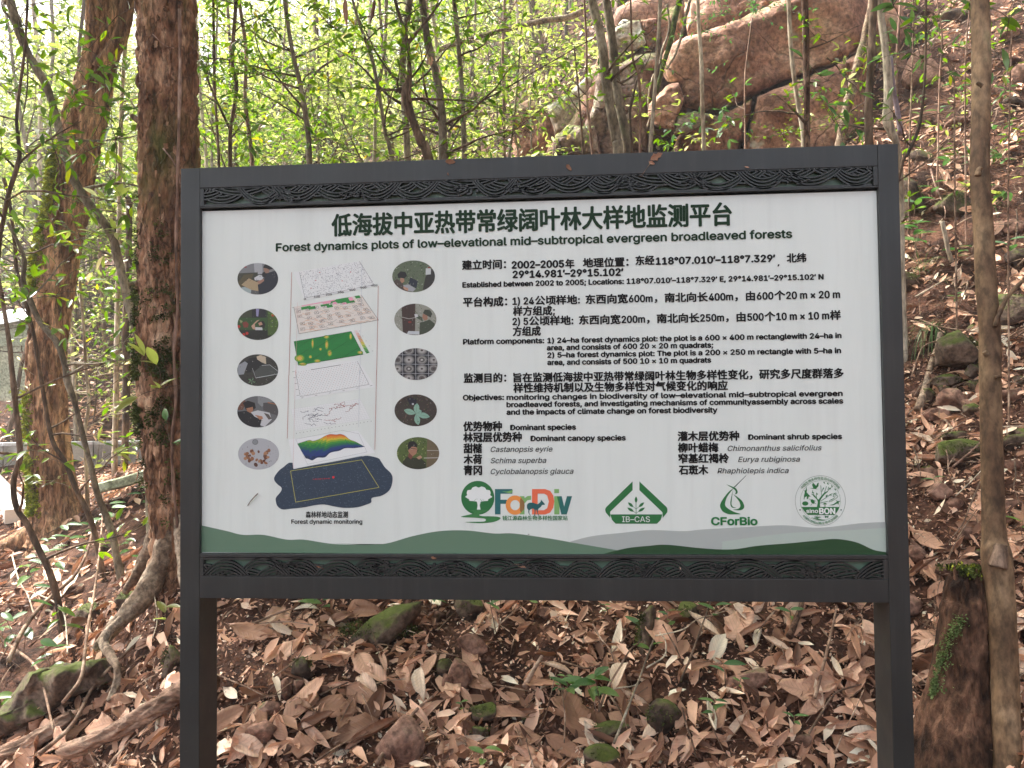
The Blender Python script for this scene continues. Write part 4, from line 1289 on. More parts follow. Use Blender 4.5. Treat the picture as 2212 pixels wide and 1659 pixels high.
while k < 1500:
    p = (rb.uniform(594, 847), rb.uniform(986, 1100))
    if not inside(p, blob) or not inside((p[0] + 3, p[1] + 1), blob): continue
    l = rb.uniform(.8, 2.8)
    d.line([p, (p[0] + l, p[1] + l * rb.uniform(-.1, .6))], .75, rb.choice([(30, 42, 58), (38, 52, 68), (78, 94, 108)]), same=k > 0); k += 1
d.line(K2((660, 1015), (1375, 903), (1550, 1180), (712, 1328)), .75, (190, 185, 70), closed=True)
for k in range(8):
    a = K2((885 + 22 * k, 1098 - k))[0]; d.line([a, (a[0] + 3.2, a[1])], 2.2 if k % 2 else 1.4, (150, 30, 42), same=k > 0)
d.ell(*K2((1090, 1078))[0], 2.6, 2.6, (200, 30, 45))
d.done()
# red and pale guide lines
d = Print('guide_line_print', base=90)
d.line(K1((672, 225), (660, 700), (645, 1257)) + K2((642, 60), (628, 688)), .8, (150, 60, 55))
d.line(K1((1542, 360), (1535, 800), (1525, 1257)) + K2((1525, 0), (1508, 800)), .8, (150, 60, 55))
d.line(K1((1378, 100), (1372, 560), (1358, 1257)) + K2((1355, 0), (1345, 575)), .45, (150, 160, 172))
d.line(K1((730, 530), (715, 1257)) + K2((710, 0), (686, 985)), .45, (185, 150, 145))
d.done()


# ---- ten oval photographs
def oval(cx, cy, rx, ry, bgc):
    clip = [(cx + rx * math.cos(t), cy + ry * math.sin(t)) for t in np.linspace(0, 2 * PI, 48, endpoint=False)]
    p = Print('photo_print', clip); p.sc = .68; p.poly(clip, bgc)
    return p
def speck(p, x0, x1, y0, y1, n, cols, seed, s0=.8, s1=3.0):
    r = random.Random(seed)
    for k in range(n):
        x, y, s = r.uniform(x0, x1), r.uniform(y0, y1), r.uniform(s0, s1); a = r.uniform(0, PI)
        p.k += 0 if k % 40 else 1
        p.poly([(x + s * math.cos(a), y + s * math.sin(a)), (x + .5 * s * math.cos(a + 1.7), y + .5 * s * math.sin(a + 1.7)), (x - s * math.cos(a), y - s * math.sin(a)), (x - .5 * s * math.cos(a + 1.6), y - .5 * s * math.sin(a + 1.6))], r.choice(cols), same=True)
# left column
p = oval(556.9, 602.3, 44, 34, (92, 92, 92))
p.poly(K1((120, 130), (540, 130), (540, 235), (120, 250)), (128, 130, 132)); p.poly(K1((290, 130), (375, 130), (380, 240), (300, 245)), (170, 172, 175))
p.poly(K1((120, 235), (330, 225), (330, 320), (130, 340)), (62, 64, 50)); p.poly(K1((120, 345), (190, 250), (290, 240), (250, 330), (160, 380)), (90, 80, 52))
p.poly(K1((165, 350), (240, 285), (370, 345), (360, 418), (260, 400)), (176, 155, 120)); p.poly(K1((295, 280), (345, 250), (395, 262), (370, 305), (300, 305)), (205, 208, 210))
p.poly(K1((375, 230), (405, 215), (430, 240), (410, 280), (375, 270)), (35, 33, 34)); p.poly(K1((330, 350), (380, 320), (430, 230), (500, 210), (540, 240), (545, 380), (430, 450), (340, 440)), (40, 42, 52))
p.poly(K1((385, 175), (400, 145), (480, 150), (490, 190), (440, 200), (400, 195)), (30, 29, 30)); p.poly(K1((390, 180), (420, 185), (450, 200), (440, 230), (410, 235), (392, 210)), (150, 118, 100))
p.poly(K1((320, 320), (390, 290), (395, 310), (350, 345)), (165, 125, 105)); p.poly(K1((165, 378), (200, 372), (265, 400), (260, 440), (190, 430)), (165, 180, 180))
p.ell(*K1((205, 172))[0], 3.5, 1.4, (150, 50, 45)); p.done()
p = oval(557.3, 700.5, 44.2, 34, (46, 62, 34))
p.poly(K1((130, 590), (270, 590), (270, 675), (130, 680)), (62, 66, 46)); p.poly(K1((272, 585), (412, 585), (412, 678), (272, 678)), (34, 32, 34))
p.poly(K1((128, 682), (425, 682), (425, 806), (128, 800)), (52, 84, 38)); p.poly(K1((120, 808), (545, 808), (545, 910), (120, 910)), (34, 36, 30)); p.poly(K1((430, 590), (545, 590), (545, 860), (430, 860)), (72, 96, 40))
p.poly(K1((312, 592), (345, 592), (335, 670), (315, 665)), (150, 145, 185)); p.poly(K1((265, 765), (320, 710), (350, 700), (300, 745), (305, 800), (280, 795)), (200, 160, 135))
p.poly(K1((330, 725), (385, 712), (408, 745), (395, 790), (340, 760)), (36, 30, 28)); p.poly(K1((335, 735), (365, 722), (380, 750), (345, 762)), (190, 150, 125)); p.poly(K1((305, 775), (375, 780), (378, 806), (305, 806)), (205, 205, 205))
p.poly(K1((175, 730), (215, 718), (240, 745), (230, 780), (190, 780)), (130, 62, 48)); p.poly(K1((145, 700), (180, 715), (160, 740)), (150, 160, 110))
for x, y in ((190, 850), (222, 838), (482, 655), (140, 770)): p.ell(*K1((x, y))[0], 3.2, 3.2, (190, 45, 35))
speck(p, 580, 604, 665, 735, 50, [(110, 150, 50), (140, 170, 70), (50, 80, 30)], 4); p.done()
p = oval(556.9, 799.6, 44.2, 34.2, (58, 56, 50))
speck(p, 512, 602, 766, 834, 160, [(42, 46, 38), (78, 90, 66), (60, 80, 50), (38, 34, 32)], 7)
p.poly(K1((200, 1140), (250, 1085), (330, 1080), (385, 1150), (400, 1257)) + K2((330, 10), (215, 30)), (34, 34, 34)); p.poly(K1((130, 1160), (200, 1120), (230, 1140), (190, 1250), (130, 1257)), (150, 155, 160))
p.poly(K1((318, 1072), (360, 1056), (410, 1075), (415, 1148), (370, 1130), (325, 1100)), (200, 185, 160)); p.poly(K1((370, 1165), (450, 1155), (530, 1215), (530, 1257)) + K2((530, 40), (430, 70), (320, 75), (290, 20)), (74, 78, 74))
p.line(K1((370, 1162), (450, 1155), (535, 1220)), .9, (190, 195, 195)); p.line(K2((310, 80), (530, 40)), 1.1, (200, 205, 205)); p.line(K2((310, 80), (275, -20)), .8, (170, 175, 175))
for k in range(5):
    a = 1.2 * k; cx, cy = K2((270, 112))[0]; p.poly([(cx, cy), (cx + 7 * math.cos(a) - 2 * math.sin(a), cy + 7 * math.sin(a) + 2 * math.cos(a)), (cx + 9 * math.cos(a), cy + 9 * math.sin(a)), (cx + 6 * math.cos(a + .5), cy + 6 * math.sin(a + .5))], (140, 190, 140))
p.done()
p = oval(556.9, 889.5, 44.3, 34, (104, 106, 108))
p.poly(K2((330, 262), (545, 262), (545, 340), (430, 330), (370, 370), (330, 330)), (140, 143, 145)); p.poly(K2((385, 330), (545, 320), (545, 460), (470, 440), (385, 400)), (82, 80, 80))
p.poly(K2((430, 322), (530, 345), (530, 352), (430, 332)), (170, 110, 70)); p.poly(K2((130, 350), (200, 300), (210, 330), (180, 400), (130, 400)), (110, 70, 50))
p.poly(K2((180, 330), (230, 308), (300, 330), (310, 380), (270, 420), (210, 400)), (26, 24, 24)); p.poly(K2((215, 385), (280, 370), (285, 400), (265, 440), (225, 425)), (165, 115, 85))
p.poly(K2((120, 420), (215, 410), (300, 455), (370, 480), (360, 570), (230, 575), (140, 500)), (32, 32, 36)); p.poly(K2((260, 425), (330, 405), (450, 430), (470, 500), (400, 570), (355, 555), (370, 500), (300, 470)), (200, 202, 204))
p.poly(K2((300, 450), (375, 465), (385, 490), (350, 500)), (175, 125, 95)); p.poly(K2((390, 430), (440, 445), (470, 490), (440, 500)), (90, 84, 78)); p.done()
p = oval(558.6, 980.4, 44.2, 33.9, (182, 184, 188))
rs = random.Random(11)
for k in range(34):
    a = rs.uniform(0, 2 * PI); q = rs.uniform(10, 24); cx = 558 + q * math.cos(a) * 1.25; cy = 985 + q * math.sin(a) * .8
    if cy < 962 and cx < 556: continue
    p.ell(cx, cy, rs.uniform(2.6, 5), rs.uniform(2.2, 4.2), rs.choice([(115, 70, 48), (150, 100, 68), (92, 52, 36), (175, 130, 95)]), rot=rs.uniform(0, 3), n=14)
p.ell(*K2((305, 724))[0], 6.5, 6, (120, 122, 124)); p.ell(*K2((305, 724))[0], 5, 4.6, (145, 148, 150)); p.done()
# right column
p = oval(893.5, 596.9, 46.2, 34.3, (96, 108, 84))
speck(p, 847, 940, 563, 631, 230, [(70, 90, 55), (120, 135, 105), (150, 160, 140), (88, 110, 70), (55, 66, 45)], 12)
p.poly(K1((2040, 190), (2110, 200), (2110, 400), (1990, 400), (2010, 300)), (50, 48, 44)); p.poly(K1((2020, 185), (2072, 185), (2070, 245), (2018, 250)), (200, 205, 205)); p.ell(*K1((2052, 178))[0], 3, 1.4, (140, 40, 40))
p.poly(K1((1690, 320), (1730, 290), (1790, 330), (1800, 380), (1850, 400), (1840, 425), (1690, 400)), (78, 66, 58)); p.poly(K1((1735, 245), (1765, 215), (1815, 220), (1832, 262), (1800, 290), (1740, 280)), (30, 28, 28))
p.poly(K1((1765, 280), (1800, 285), (1805, 315), (1780, 335), (1762, 310)), (170, 130, 105)); p.poly(K1((1862, 275), (1940, 310), (1925, 385), (1848, 345)), (36, 42, 56)); p.poly(K1((1790, 355), (1845, 345), (1920, 390), (1890, 420), (1840, 410)), (165, 168, 172)); p.poly(K1((1790, 365), (1845, 385), (1840, 412), (1800, 395)), (190, 150, 125)); p.done()
p = oval(897.3, 690, 45.5, 34, (150, 152, 140))
speck(p, 851, 944, 656, 724, 200, [(120, 125, 100), (170, 172, 160), (95, 105, 75), (180, 182, 172)], 13)
p.poly(K1((1775, 560), (1800, 540), (1915, 540), (1912, 850), (1790, 840)), (70, 50, 42)); 
for k in range(9): p.line(K1((1785 + 14 * k, 545), (1795 + 14 * k, 850)), .7, (48, 36, 32), same=k > 0)
p.line(K1((1780, 675), (1850, 692), (1912, 680)), 1.2, (175, 172, 165)); p.ell(*K1((1860, 725))[0], 4, 2.2, (130, 45, 35))
p.poly(K1((1960, 730), (2000, 720), (2060, 700), (2110, 740), (2100, 860), (1955, 860)), (66, 74, 56)); p.poly(K1((1990, 635), (2010, 600), (2060, 600), (2085, 640), (2070, 680), (2030, 660)), (56, 62, 48)); p.poly(K1((1990, 640), (2035, 660), (2040, 695), (2010, 712), (1985, 680)), (160, 118, 95))
p.poly(K1((1915, 640), (1985, 680), (1990, 720), (1940, 690), (1910, 668)), (72, 82, 62)); p.poly(K1((1905, 645), (1935, 645), (1945, 670), (1912, 680)), (205, 205, 205)); p.poly(K1((1845, 815), (1955, 818), (1955, 850), (1830, 845)), (200, 206, 210)); p.done()
p = oval(899, 786.5, 46.2, 34.3, (30, 32, 42))
for j, y in enumerate((1010, 1105, 1195, 1290)):
    for i, x in enumerate((1735, 1850, 1980, 2100)):
        c = K1((x, y))[0]; p.ell(*c, 11.5, 9.4, (112, 110, 108), n=20); p.ell(*c, 9, 7.2, (150, 148, 145), n=20); p.ell(*c, 6.5, 5.2, (96, 92, 90) if (i + j) % 2 else (172, 170, 166), n=18); p.ell(*c, 2.6, 2, (70, 60, 56) if (i + j) % 3 else (196, 194, 190), n=12)
for x in (1785, 1915, 2045): p.line(K1((x, 985), (x + 6, 1390)), .8, (190, 192, 195))
for y in (1057, 1150, 1243): p.line(K1((1705, y - 4), (2140, y + 2)), .8, (190, 192, 195))
p.done()
p = oval(898, 886.3, 45.8, 34.4, (62, 52, 46))
speck(p, 852, 944, 852, 921, 200, [(84, 66, 54), (46, 40, 36), (70, 78, 50), (110, 90, 74), (56, 70, 40)], 15)
p.poly(K2((1830, 290), (1870, 275), (1930, 300), (1920, 345), (1860, 350)), (28, 30, 44)); p.ell(*K2((1890, 342))[0], 2.4, 2, (190, 192, 196))
cx, cy = K2((1920, 440))[0]
for a, l in ((-1.45, 23), (.22, 31), (1.35, 25), (3.45, 27), (-.5, 14)):
    w = 6.4; P = [(cx, cy)]
    for t, ww in ((.3, .8), (.55, 1), (.8, .7), (1, 0), (.8, -.7), (.55, -1), (.3, -.8)): P.append((cx + math.cos(a) * l * t - math.sin(a) * w * ww, cy + math.sin(a) * l * t + math.cos(a) * w * ww))
    p.poly(P, (140, 180, 160)); p.line([(cx, cy), (cx + math.cos(a) * l * .9, cy + math.sin(a) * l * .9)], .6, (98, 135, 115))
p.done()
p = oval(903.1, 978.9, 45.8, 34.7, (86, 104, 52))
speck(p, 857, 949, 944, 1014, 230, [(110, 130, 60), (60, 76, 36), (150, 160, 100), (48, 60, 30)], 17)
p.poly(K2((2035, 670), (2160, 680), (2160, 1000), (2025, 1000)), (112, 98, 74)); p.line(K2((2030, 808), (2150, 810)), 1.0, (190, 188, 182)); p.line(K2((2000, 885), (2145, 882)), 1.2, (205, 205, 202))
p.poly(K2((1790, 920), (1830, 870), (1900, 885), (1960, 880), (2020, 930), (2020, 1000), (1780, 1000)), (52, 56, 38)); p.poly(K2((1838, 770), (1900, 760), (1935, 790), (1925, 840), (1885, 870), (1845, 820)), (170, 125, 100))
p.poly(K2((1835, 760), (1850, 722), (1900, 715), (1932, 745), (1935, 775), (1880, 770), (1845, 805)), (26, 24, 24)); p.line(K2((1860, 785), (1930, 795)), 1.0, (40, 36, 36)); p.poly(K2((1850, 830), (1890, 868), (1870, 900), (1840, 870)), (120, 70, 60))
p.poly(K2((1925, 880), (1965, 858), (1985, 880), (1950, 900)), (180, 140, 115)); p.done()

# ---- logos
GR = (30, 98, 50)
p = Print('logo_print')
cx, cy = KL((273, 273))[0]; p.ell(cx, cy, 35.8, 36.5, GR, n=60)
crown = []
for k in range(60):
    t = 2 * PI * k / 60; rx_, ry_ = 124, 92
    bump = 1 + .07 * math.sin(t * 9) + .03 * math.sin(t * 17)
    crown.append((282 + rx_ * math.cos(t) * bump, 256 + ry_ * math.sin(t) * bump * (.62 if math.sin(t) > 0 else 1)))
p.poly(KL(*crown), (203, 207, 205)); p.poly(KL((262, 300), (272, 345), (264, 390), (300, 390), (292, 345), (305, 300)), (203, 207, 205))
p.poly(KL((215, 345), (240, 318), (262, 322), (266, 345), (262, 388), (215, 380)), GR); p.poly(KL((345, 345), (330, 318), (305, 322), (298, 345), (302, 388), (350, 380)), GR)
for x, y in ((240, 300), (255, 312), (310, 300), (325, 295), (265, 285), (300, 290), (235, 312), (250, 292)): p.ell(*KL((x, y))[0], 1.1, .6, GR, rot=.5, n=8)
p.poly(KL(*curve2([(190, 400), (240, 390), (330, 390), (385, 398), (300, 425), (300, 450), (420, 455), (480, 462), (495, 480), (430, 510), (300, 523), (150, 512), (250, 508), (340, 505), (345, 480), (260, 470), (150, 465), (108, 458), (180, 440), (235, 425), (225, 408)], 70)), (50, 110, 60))
p.poly(KL((442, 187), (613, 187), (613, 233), (497, 233), (497, 292), (560, 292), (560, 332), (497, 332), (497, 436), (442, 436)), (28, 90, 92))
p.poly(KL((510, 210), (560, 212), (618, 196), (612, 222), (590, 230), (560, 222)), (110, 155, 90))
def annulus(cx, cy, a, b_, w, c, n=40):
    o_ = [(cx + a * math.cos(t), cy + b_ * math.sin(t)) for t in np.linspace(0, 2 * PI, n)]; i_ = [(cx + (a - w) * math.cos(t), cy + (b_ - w) * math.sin(t)) for t in np.linspace(0, 2 * PI, n)]
    for k in range(n - 1): p.poly(KL(o_[k], o_[k + 1], i_[k + 1], i_[k]), c, same=k > 0)
p.poly(KL((685, 257), (730, 257), (735, 275), (760, 257), (797, 252), (797, 292), (760, 298), (732, 330), (732, 436), (685, 436)), (112, 155, 92))
annulus(640, 345, 92, 95, 45, (208, 130, 62)); p.poly(KL((700, 275), (728, 310), (734, 350), (728, 385), (700, 418), (688, 400), (688, 290)), (130, 95, 55))
p.poly(KL((806, 187), (935, 187), (985, 205), (1015, 250), (1025, 310), (1015, 370), (985, 418), (935, 437), (806, 437), (806, 395), (925, 395), (955, 375), (972, 310), (955, 250), (925, 232), (862, 232), (862, 395), (806, 395)), (206, 98, 66))
p.poly(KL((1025, 187), (1072, 187), (1072, 227), (1025, 227)), (112, 155, 92)); p.poly(KL((1025, 257), (1076, 257), (1076, 436), (1025, 436)), (112, 155, 92))
p.poly(KL((1050, 257), (1098, 257), (1122, 360), (1150, 257), (1200, 257), (1148, 437), (1095, 437)), (28, 92, 88)); p.poly(KL((1050, 257), (1076, 257), (1080, 370)), (45, 110, 60))
p.poly(KL(*curve2([(757, 375), (758, 340), (780, 322), (820, 322), (860, 335), (885, 318), (893, 300), (883, 287), (898, 300), (897, 287), (905, 303), (930, 330), (930, 342), (905, 343), (895, 360), (872, 378), (864, 395), (866, 425), (876, 447), (866, 445), (855, 410), (850, 392), (842, 395), (836, 450), (828, 450), (832, 400), (820, 380), (795, 385), (780, 400), (782, 430), (795, 446), (785, 444), (770, 415), (772, 395)], 90)), (26, 82, 84))
p.done()
p = Print('logo_print')
p.poly(KL((1795, 112), (1795, 198), (1575, 410), (1575, 470), (1530, 415), (1525, 385), (1535, 365)), GR)
p.poly(KL((1862, 112), (1862, 198), (2088, 415), (2092, 470), (2136, 415), (2138, 385), (2130, 365)), GR)
p.poly(KL((1575, 436), (2088, 436), (2072, 490), (2035, 528), (1628, 528), (1592, 490)), GR)
p.line(KL((1830, 430), (1828, 300)), 1.3, GR)
def lf(cx, cy, a, l, w):
    P = []
    for t, ww in ((0, 0), (.25, .75), (.5, 1), (.75, .7), (1, 0), (.75, -.7), (.5, -1), (.25, -.75)): P.append((cx + math.cos(a) * l * t - math.sin(a) * w * ww, cy + math.sin(a) * l * t + math.cos(a) * w * ww))
    p.poly(KL(*P), GR)
lf(1829, 325, -PI / 2, 66, 14); lf(1855, 365, -.72, 72, 14); lf(1803, 365, PI + .72, 72, 14); lf(1850, 410, -.55, 78, 14); lf(1808, 410, PI + .55, 78, 14)
p.line(KL((1830, 428), (1855, 405)), .8, GR); p.line(KL((1830, 428), (1804, 405)), .8, GR); p.line(KL((1830, 385), (1858, 360)), .8, GR); p.line(KL((1830, 385), (1802, 360)), .8, GR)
p.done()
a = KL((1692, 510), (1965, 510)); lettering('IB–CAS', a[0][0], a[1][0], a[0][1], 17, M_INKW, .004, z=.0018)
p = Print('logo_print')
p.poly(KR(*curve2([(655, 195), (600, 235), (545, 300), (505, 365), (500, 410), (530, 460), (590, 488), (650, 490), (725, 487), (660, 465), (600, 435), (560, 400), (555, 365), (575, 300), (620, 235)], 60)), GR)
p.poly(KR(*curve2([(568, 158), (620, 178), (670, 200), (692, 235), (688, 258), (665, 268), (672, 240), (650, 210), (600, 180)], 40)), GR)
p.poly(KR(*curve2([(645, 268), (680, 290), (740, 340), (765, 395), (755, 430), (715, 445), (640, 440), (700, 428), (722, 400), (715, 360), (690, 320)], 40)), GR)
p.poly(KR(*curve2([(641, 220), (622, 300), (612, 360), (618, 400), (640, 418), (682, 418), (645, 408), (625, 380), (628, 320)], 36)), GR)
p.poly(KR((786, 58), (790, 60), (662, 192), (650, 188)), (50, 75, 58)); p.done()
a = KR((398, 606), (913, 606)); lettering('CForBio', a[0][0], a[1][0], a[0][1], 23, M_INKG2, .05, bold_copies=8)
p = Print('logo_print')
C0 = KR((1607, 340))[0]; p.ring(*C0, 54.2, .55, (50, 72, 58)); p.ring(*C0, 43.2, .5, (50, 110, 66))
p.poly(KR((1398, 408), (1820, 408), (1800, 450), (1765, 497), (1470, 497), (1425, 450)), GR)
p.poly(KR(*curve2([(1570, 408), (1578, 360), (1570, 330), (1530, 285), (1505, 262), (1545, 280), (1582, 325), (1600, 310), (1640, 260), (1680, 235), (1690, 240), (1650, 275), (1610, 330), (1603, 370), (1605, 408)], 50)), GR)
for P in (((1540, 300), (1520, 225)), ((1565, 315), (1565, 250)), ((1620, 280), (1612, 170)), ((1650, 260), (1675, 180)), ((1680, 240), (1730, 190)), ((1610, 345), (1740, 258)), ((1605, 365), (1690, 345)), ((1670, 300), (1690, 275)), ((1625, 240), (1640, 195)), ((1690, 220), (1700, 185))):
    p.line(KR(*P), 1.1, GR)
for x, y, a_ in ((1650, 140, .8), (1690, 152, .8), (1735, 180, 1), (1772, 215, 1), (1525, 250, .3), (1640, 205, 2), (1712, 205, .6), (1570, 262, 1), (1675, 285, 2.2), (1720, 275, .4)):
    c = KR((x, y))[0]; p.ell(*c, 2.6, 1.2, GR, rot=a_, n=10)
p.poly(KR((1485, 200), (1530, 200), (1515, 165), (1525, 140), (1548, 160), (1560, 175), (1575, 145), (1590, 138), (1585, 180), (1560, 205), (1580, 212), (1530, 208)), GR)
p.poly(KR((1430, 225), (1445, 222), (1452, 180), (1460, 225), (1455, 245), (1490, 285), (1500, 295), (1480, 292), (1470, 320), (1455, 320), (1460, 290), (1435, 300), (1430, 325), (1424, 325), (1426, 280), (1435, 250)), GR)
p.ell(*KR((1440, 370))[0], 6.6, 4.6, GR); p.ell(*KR((1522, 348))[0], 5.4, 3.6, GR, rot=.9); p.line(KR((1500, 330), (1487, 320)), .8, GR); p.line(KR((1540, 365), (1560, 372)), .8, GR); p.line(KR((1515, 370), (1500, 392)), .8, GR); p.line(KR((1535, 335), (1555, 345)), .8, GR)
p.poly(KR((1700, 390), (1750, 378), (1790, 350), (1775, 330), (1800, 345), (1828, 340), (1808, 362), (1812, 385), (1795, 368), (1750, 390)), GR)
p.poly(KR((1632, 380), (1650, 362), (1672, 366), (1680, 380), (1660, 380), (1662, 408), (1654, 408), (1655, 380)), GR)
for k in range(6):
    t = k / 5; p.line(KR((1745 + 45 * t - 50 * t, 255 + 18 * k), (1790 - 70 * t + 20 * math.sin(k), 262 + 18 * k)), .7, GR, same=k > 0)
p.line(KR(*curve2([(1780, 248), (1750, 275), (1760, 310), (1720, 330), (1700, 350)], 14)), .9, GR); p.line(KR(*curve2([(1755, 258), (1800, 290), (1770, 320), (1730, 345)], 14)), .9, GR)
p.poly(KR(*curve2([(1500, 523), (1560, 535), (1610, 545), (1680, 552), (1600, 556), (1540, 540)], 20)), GR)
for a_ in (-2.6, -2.1, -1.6, -1.0, -.5): c = KR((1575, 535), (1575 + 42 * math.cos(a_), 535 + 34 * math.sin(a_))); p.line(c, 1.2, GR)
p.poly(KR((1655, 502), (1678, 512), (1698, 502), (1692, 530), (1678, 522), (1660, 532)), GR)
for x in (1382, 1836): p.ell(*KR((x, 441))[0], 1.8, 1.8, (60, 78, 66), n=5)
p.done()
a = KR((1450, 470), (1582, 470)); lettering('sino', a[0][0], a[1][0], a[0][1] + .6, 12, M_INKW, .035, z=.0018)
a = KR((1592, 485), (1772, 485)); lettering('BON', a[0][0], a[1][0], a[0][1], 18, M_INKW, .05, z=.0018)


def ring_text(txt, r, a0, a1, size, flip=False):
    """characters set round the seal"""
    for k, ch in enumerate(txt):
        t = math.radians(a0 + (a1 - a0) * (k + .5) / len(txt))
        x, y = C0[0] + r * math.cos(t), C0[1] + r * math.sin(t)
        o = lettering(ch, x - size / 2, x + size / 2, y + size * .38, size, M_INKG2, .008)
        c = sp(x, y, PY); c[1] = PY
        ang = t + PI / 2 if not flip else t - PI / 2
        me = o.data
        wl = o.parent.matrix_world if False else None
        off = Vector(c) - Vector(sign.location) - Vector(panel.location)
        # mesh coordinates are relative to the panel, which sits at the sign's origin
        M = Matrix.Translation(off) @ Matrix.Rotation(ang, 4, 'Y') @ Matrix.Translation(-off)
        me.transform(M)


ring_text('中国生物多样性监测与研究网络', 48.6, 213, 327, 6.4)
ring_text('中国科学院战略生物资源网络', 48.6, 140, 40, 6.0, flip=True)
# ------------------------------------------------------------------ foliage building blocks
# green leaf templates: columns u (along), v (across), w (height); quads
def leaf_tpl(n_st, wid, fold, droop, tipw=.0):
    us = np.linspace(0, 1, n_st)
    prof = np.sin(PI * np.clip(us, 0, 1) ** .85) ** .8
    prof[0] = .05; prof[-1] = tipw
    V = []
    for u, p in zip(us, prof):
        z = -droop * u * u
        V += [(u, -wid * p, z + fold * p), (u, 0, z), (u, wid * p, z + fold * p)]
    Q = []
    for i in range(n_st - 1):
        a = 3 * i
        Q += [(a, a + 3, a + 4, a + 1), (a + 1, a + 4, a + 5, a + 2)]
    return np.array(V), np.array(Q)


G_T = [leaf_tpl(4, .17, .05, .18), leaf_tpl(4, .15, .03, .30), leaf_tpl(4, .19, .07, .08)]
FAR_T = [(np.array([[0, 0, 0], [.45, -.19, .04], [1, 0, -.12], [.45, .19, .04]]), np.array([[0, 1, 2, 3]])),
         (np.array([[0, 0, 0], [.5, -.16, .05], [1, 0, -.2], [.5, .16, .05]]), np.array([[0, 1, 2, 3]]))]


def scatter(C, D, N, L, tpls, wmul=1.0):
    """C centres/bases, D unit directions, N normals (made orthogonal), L lengths -> V, Q"""
    S_ = np.cross(N, D); S_ /= np.linalg.norm(S_, axis=1)[:, None] + 1e-9
    N2 = np.cross(D, S_)
    Vs, Qs, n = [], [], 0
    ti = rng.integers(0, len(tpls), len(C))
    for t, (tv, tq) in enumerate(tpls):
        m = ti == t
        if not m.any(): continue
        c, d, s, nn, l = C[m], D[m], S_[m], N2[m], L[m]
        V = c[:, None] + (d[:, None] * tv[None, :, 0:1] + s[:, None] * tv[None, :, 1:2] * wmul + nn[:, None] * tv[None, :, 2:3]) * l[:, None, None]
        k = len(tv)
        Vs.append(V.reshape(-1, 3))
        Qs.append((tq[None] + (np.arange(m.sum()) * k)[:, None, None] + n).reshape(-1, tq.shape[1]))
        n += m.sum() * k
    return np.concatenate(Vs), np.concatenate(Qs)


def unit(v): return v / (np.linalg.norm(v, axis=-1, keepdims=True) + 1e-9)


def leaves_on(paths, spacing, length, spread=.75, start=.15):
    """leaf bases, directions, normals and lengths along twigs (list of n x 3 polylines)"""
    C, D, N, Ls = [], [], [], []
    for P in paths:
        seg = np.linalg.norm(np.diff(P, axis=0), axis=1); tot = seg.sum()
        cum = np.concatenate([[0], np.cumsum(seg)])
        m = max(2, int(tot * (1 - start) / spacing))
        ss = np.linspace(start * tot, tot, m)
        side = 1 if random.random() < .5 else -1
        for s in ss:
            k = min(len(seg) - 1, np.searchsorted(cum, s, 'right') - 1)
            t = (s - cum[k]) / (seg[k] + 1e-9)
            c = P[k] * (1 - t) + P[k + 1] * t
            d = (P[k + 1] - P[k]) / (seg[k] + 1e-9)
            sd_ = np.cross(d, [0, 0, 1]); nn = np.linalg.norm(sd_); sd_ = sd_ / nn if nn > .1 else np.array([1.0, 0, 0])
            side = -side
            dr = d * .55 + sd_ * side * spread + rng.normal(0, .28, 3) + np.array([0, 0, -.12])
            C.append(c); D.append(dr); N.append(np.array([0, 0, 1]) + rng.normal(0, .38, 3)); Ls.append(length * random.uniform(.6, 1.2))
        C.append(P[-1]); D.append(d + rng.normal(0, .15, 3)); N.append(np.array([0, 0, 1.]) + rng.normal(0, .3, 3)); Ls.append(length)
    return np.array(C), unit(np.array(D)), unit(np.array(N)), np.array(Ls)


def wander(p, d, L, n, wob=.12, lift=0.0):
    P = [np.array(p, float)]; d = np.array(d, float); d /= np.linalg.norm(d)
    for _ in range(n):
        d = d + rng.normal(0, wob, 3) + np.array([0, 0, lift]); d /= np.linalg.norm(d)
        P.append(P[-1] + d * L / n)
    return np.array(P)


def branch_out(P, R, n, l0, l1, t0=.1, t1=1.0, up=.45, twigs=(3, 6), toward=None, wob=.14):
    """side branches with twigs from a stem; returns branch tubes and twig polylines"""
    bra, twg = [], []
    for _ in range(n):
        t = random.uniform(t0, t1) * (len(P) - 1); k = min(len(P) - 2, int(t)); f = t - k
        p = P[k] * (1 - f) + P[k + 1] * f; r = R[k] * (1 - f) + R[k + 1] * f
        a = random.uniform(0, 2 * PI)
        d = np.array([math.cos(a), math.sin(a) * .8, random.uniform(up - .35, up + .35)])
        L = random.uniform(l0, l1)
        b_ = wander(p, d, L, 7, wob, random.uniform(-.04, .03))
        bra.append((b_, np.linspace(min(.45 * r, .011) + .0012, .0012, len(b_))))
        for _ in range(random.randint(*twigs)):
            q = random.uniform(.25, .95) * (len(b_) - 1); k2 = min(len(b_) - 2, int(q)); p2 = b_[k2] * (1 - q + k2) + b_[k2 + 1] * (q - k2)
            dd = unit(b_[k2 + 1] - b_[k2]) + rng.normal(0, .55, 3); dd[2] *= .6
            tw = wander(p2, dd, random.uniform(.14, .40) * (L + .3), 4, .16, -.02)
            twg.append(tw)
        twg.append(b_[len(b_) // 2:])
    return bra, twg


def tubes_mesh(name, items, mat, sides=4):
    mb = MB()
    for P, R in items:
        V, Q, T = tube(P, R, sides, cap=False)
        mb.add(V, Q)
    return mb.mesh(name, mat, True)


def leaf_mesh(name, CDNL, tpls, mat, wmul=1.0):
    V, Q = scatter(*CDNL, tpls, wmul)
    return make_mesh(name, V, [Q], mat, True)


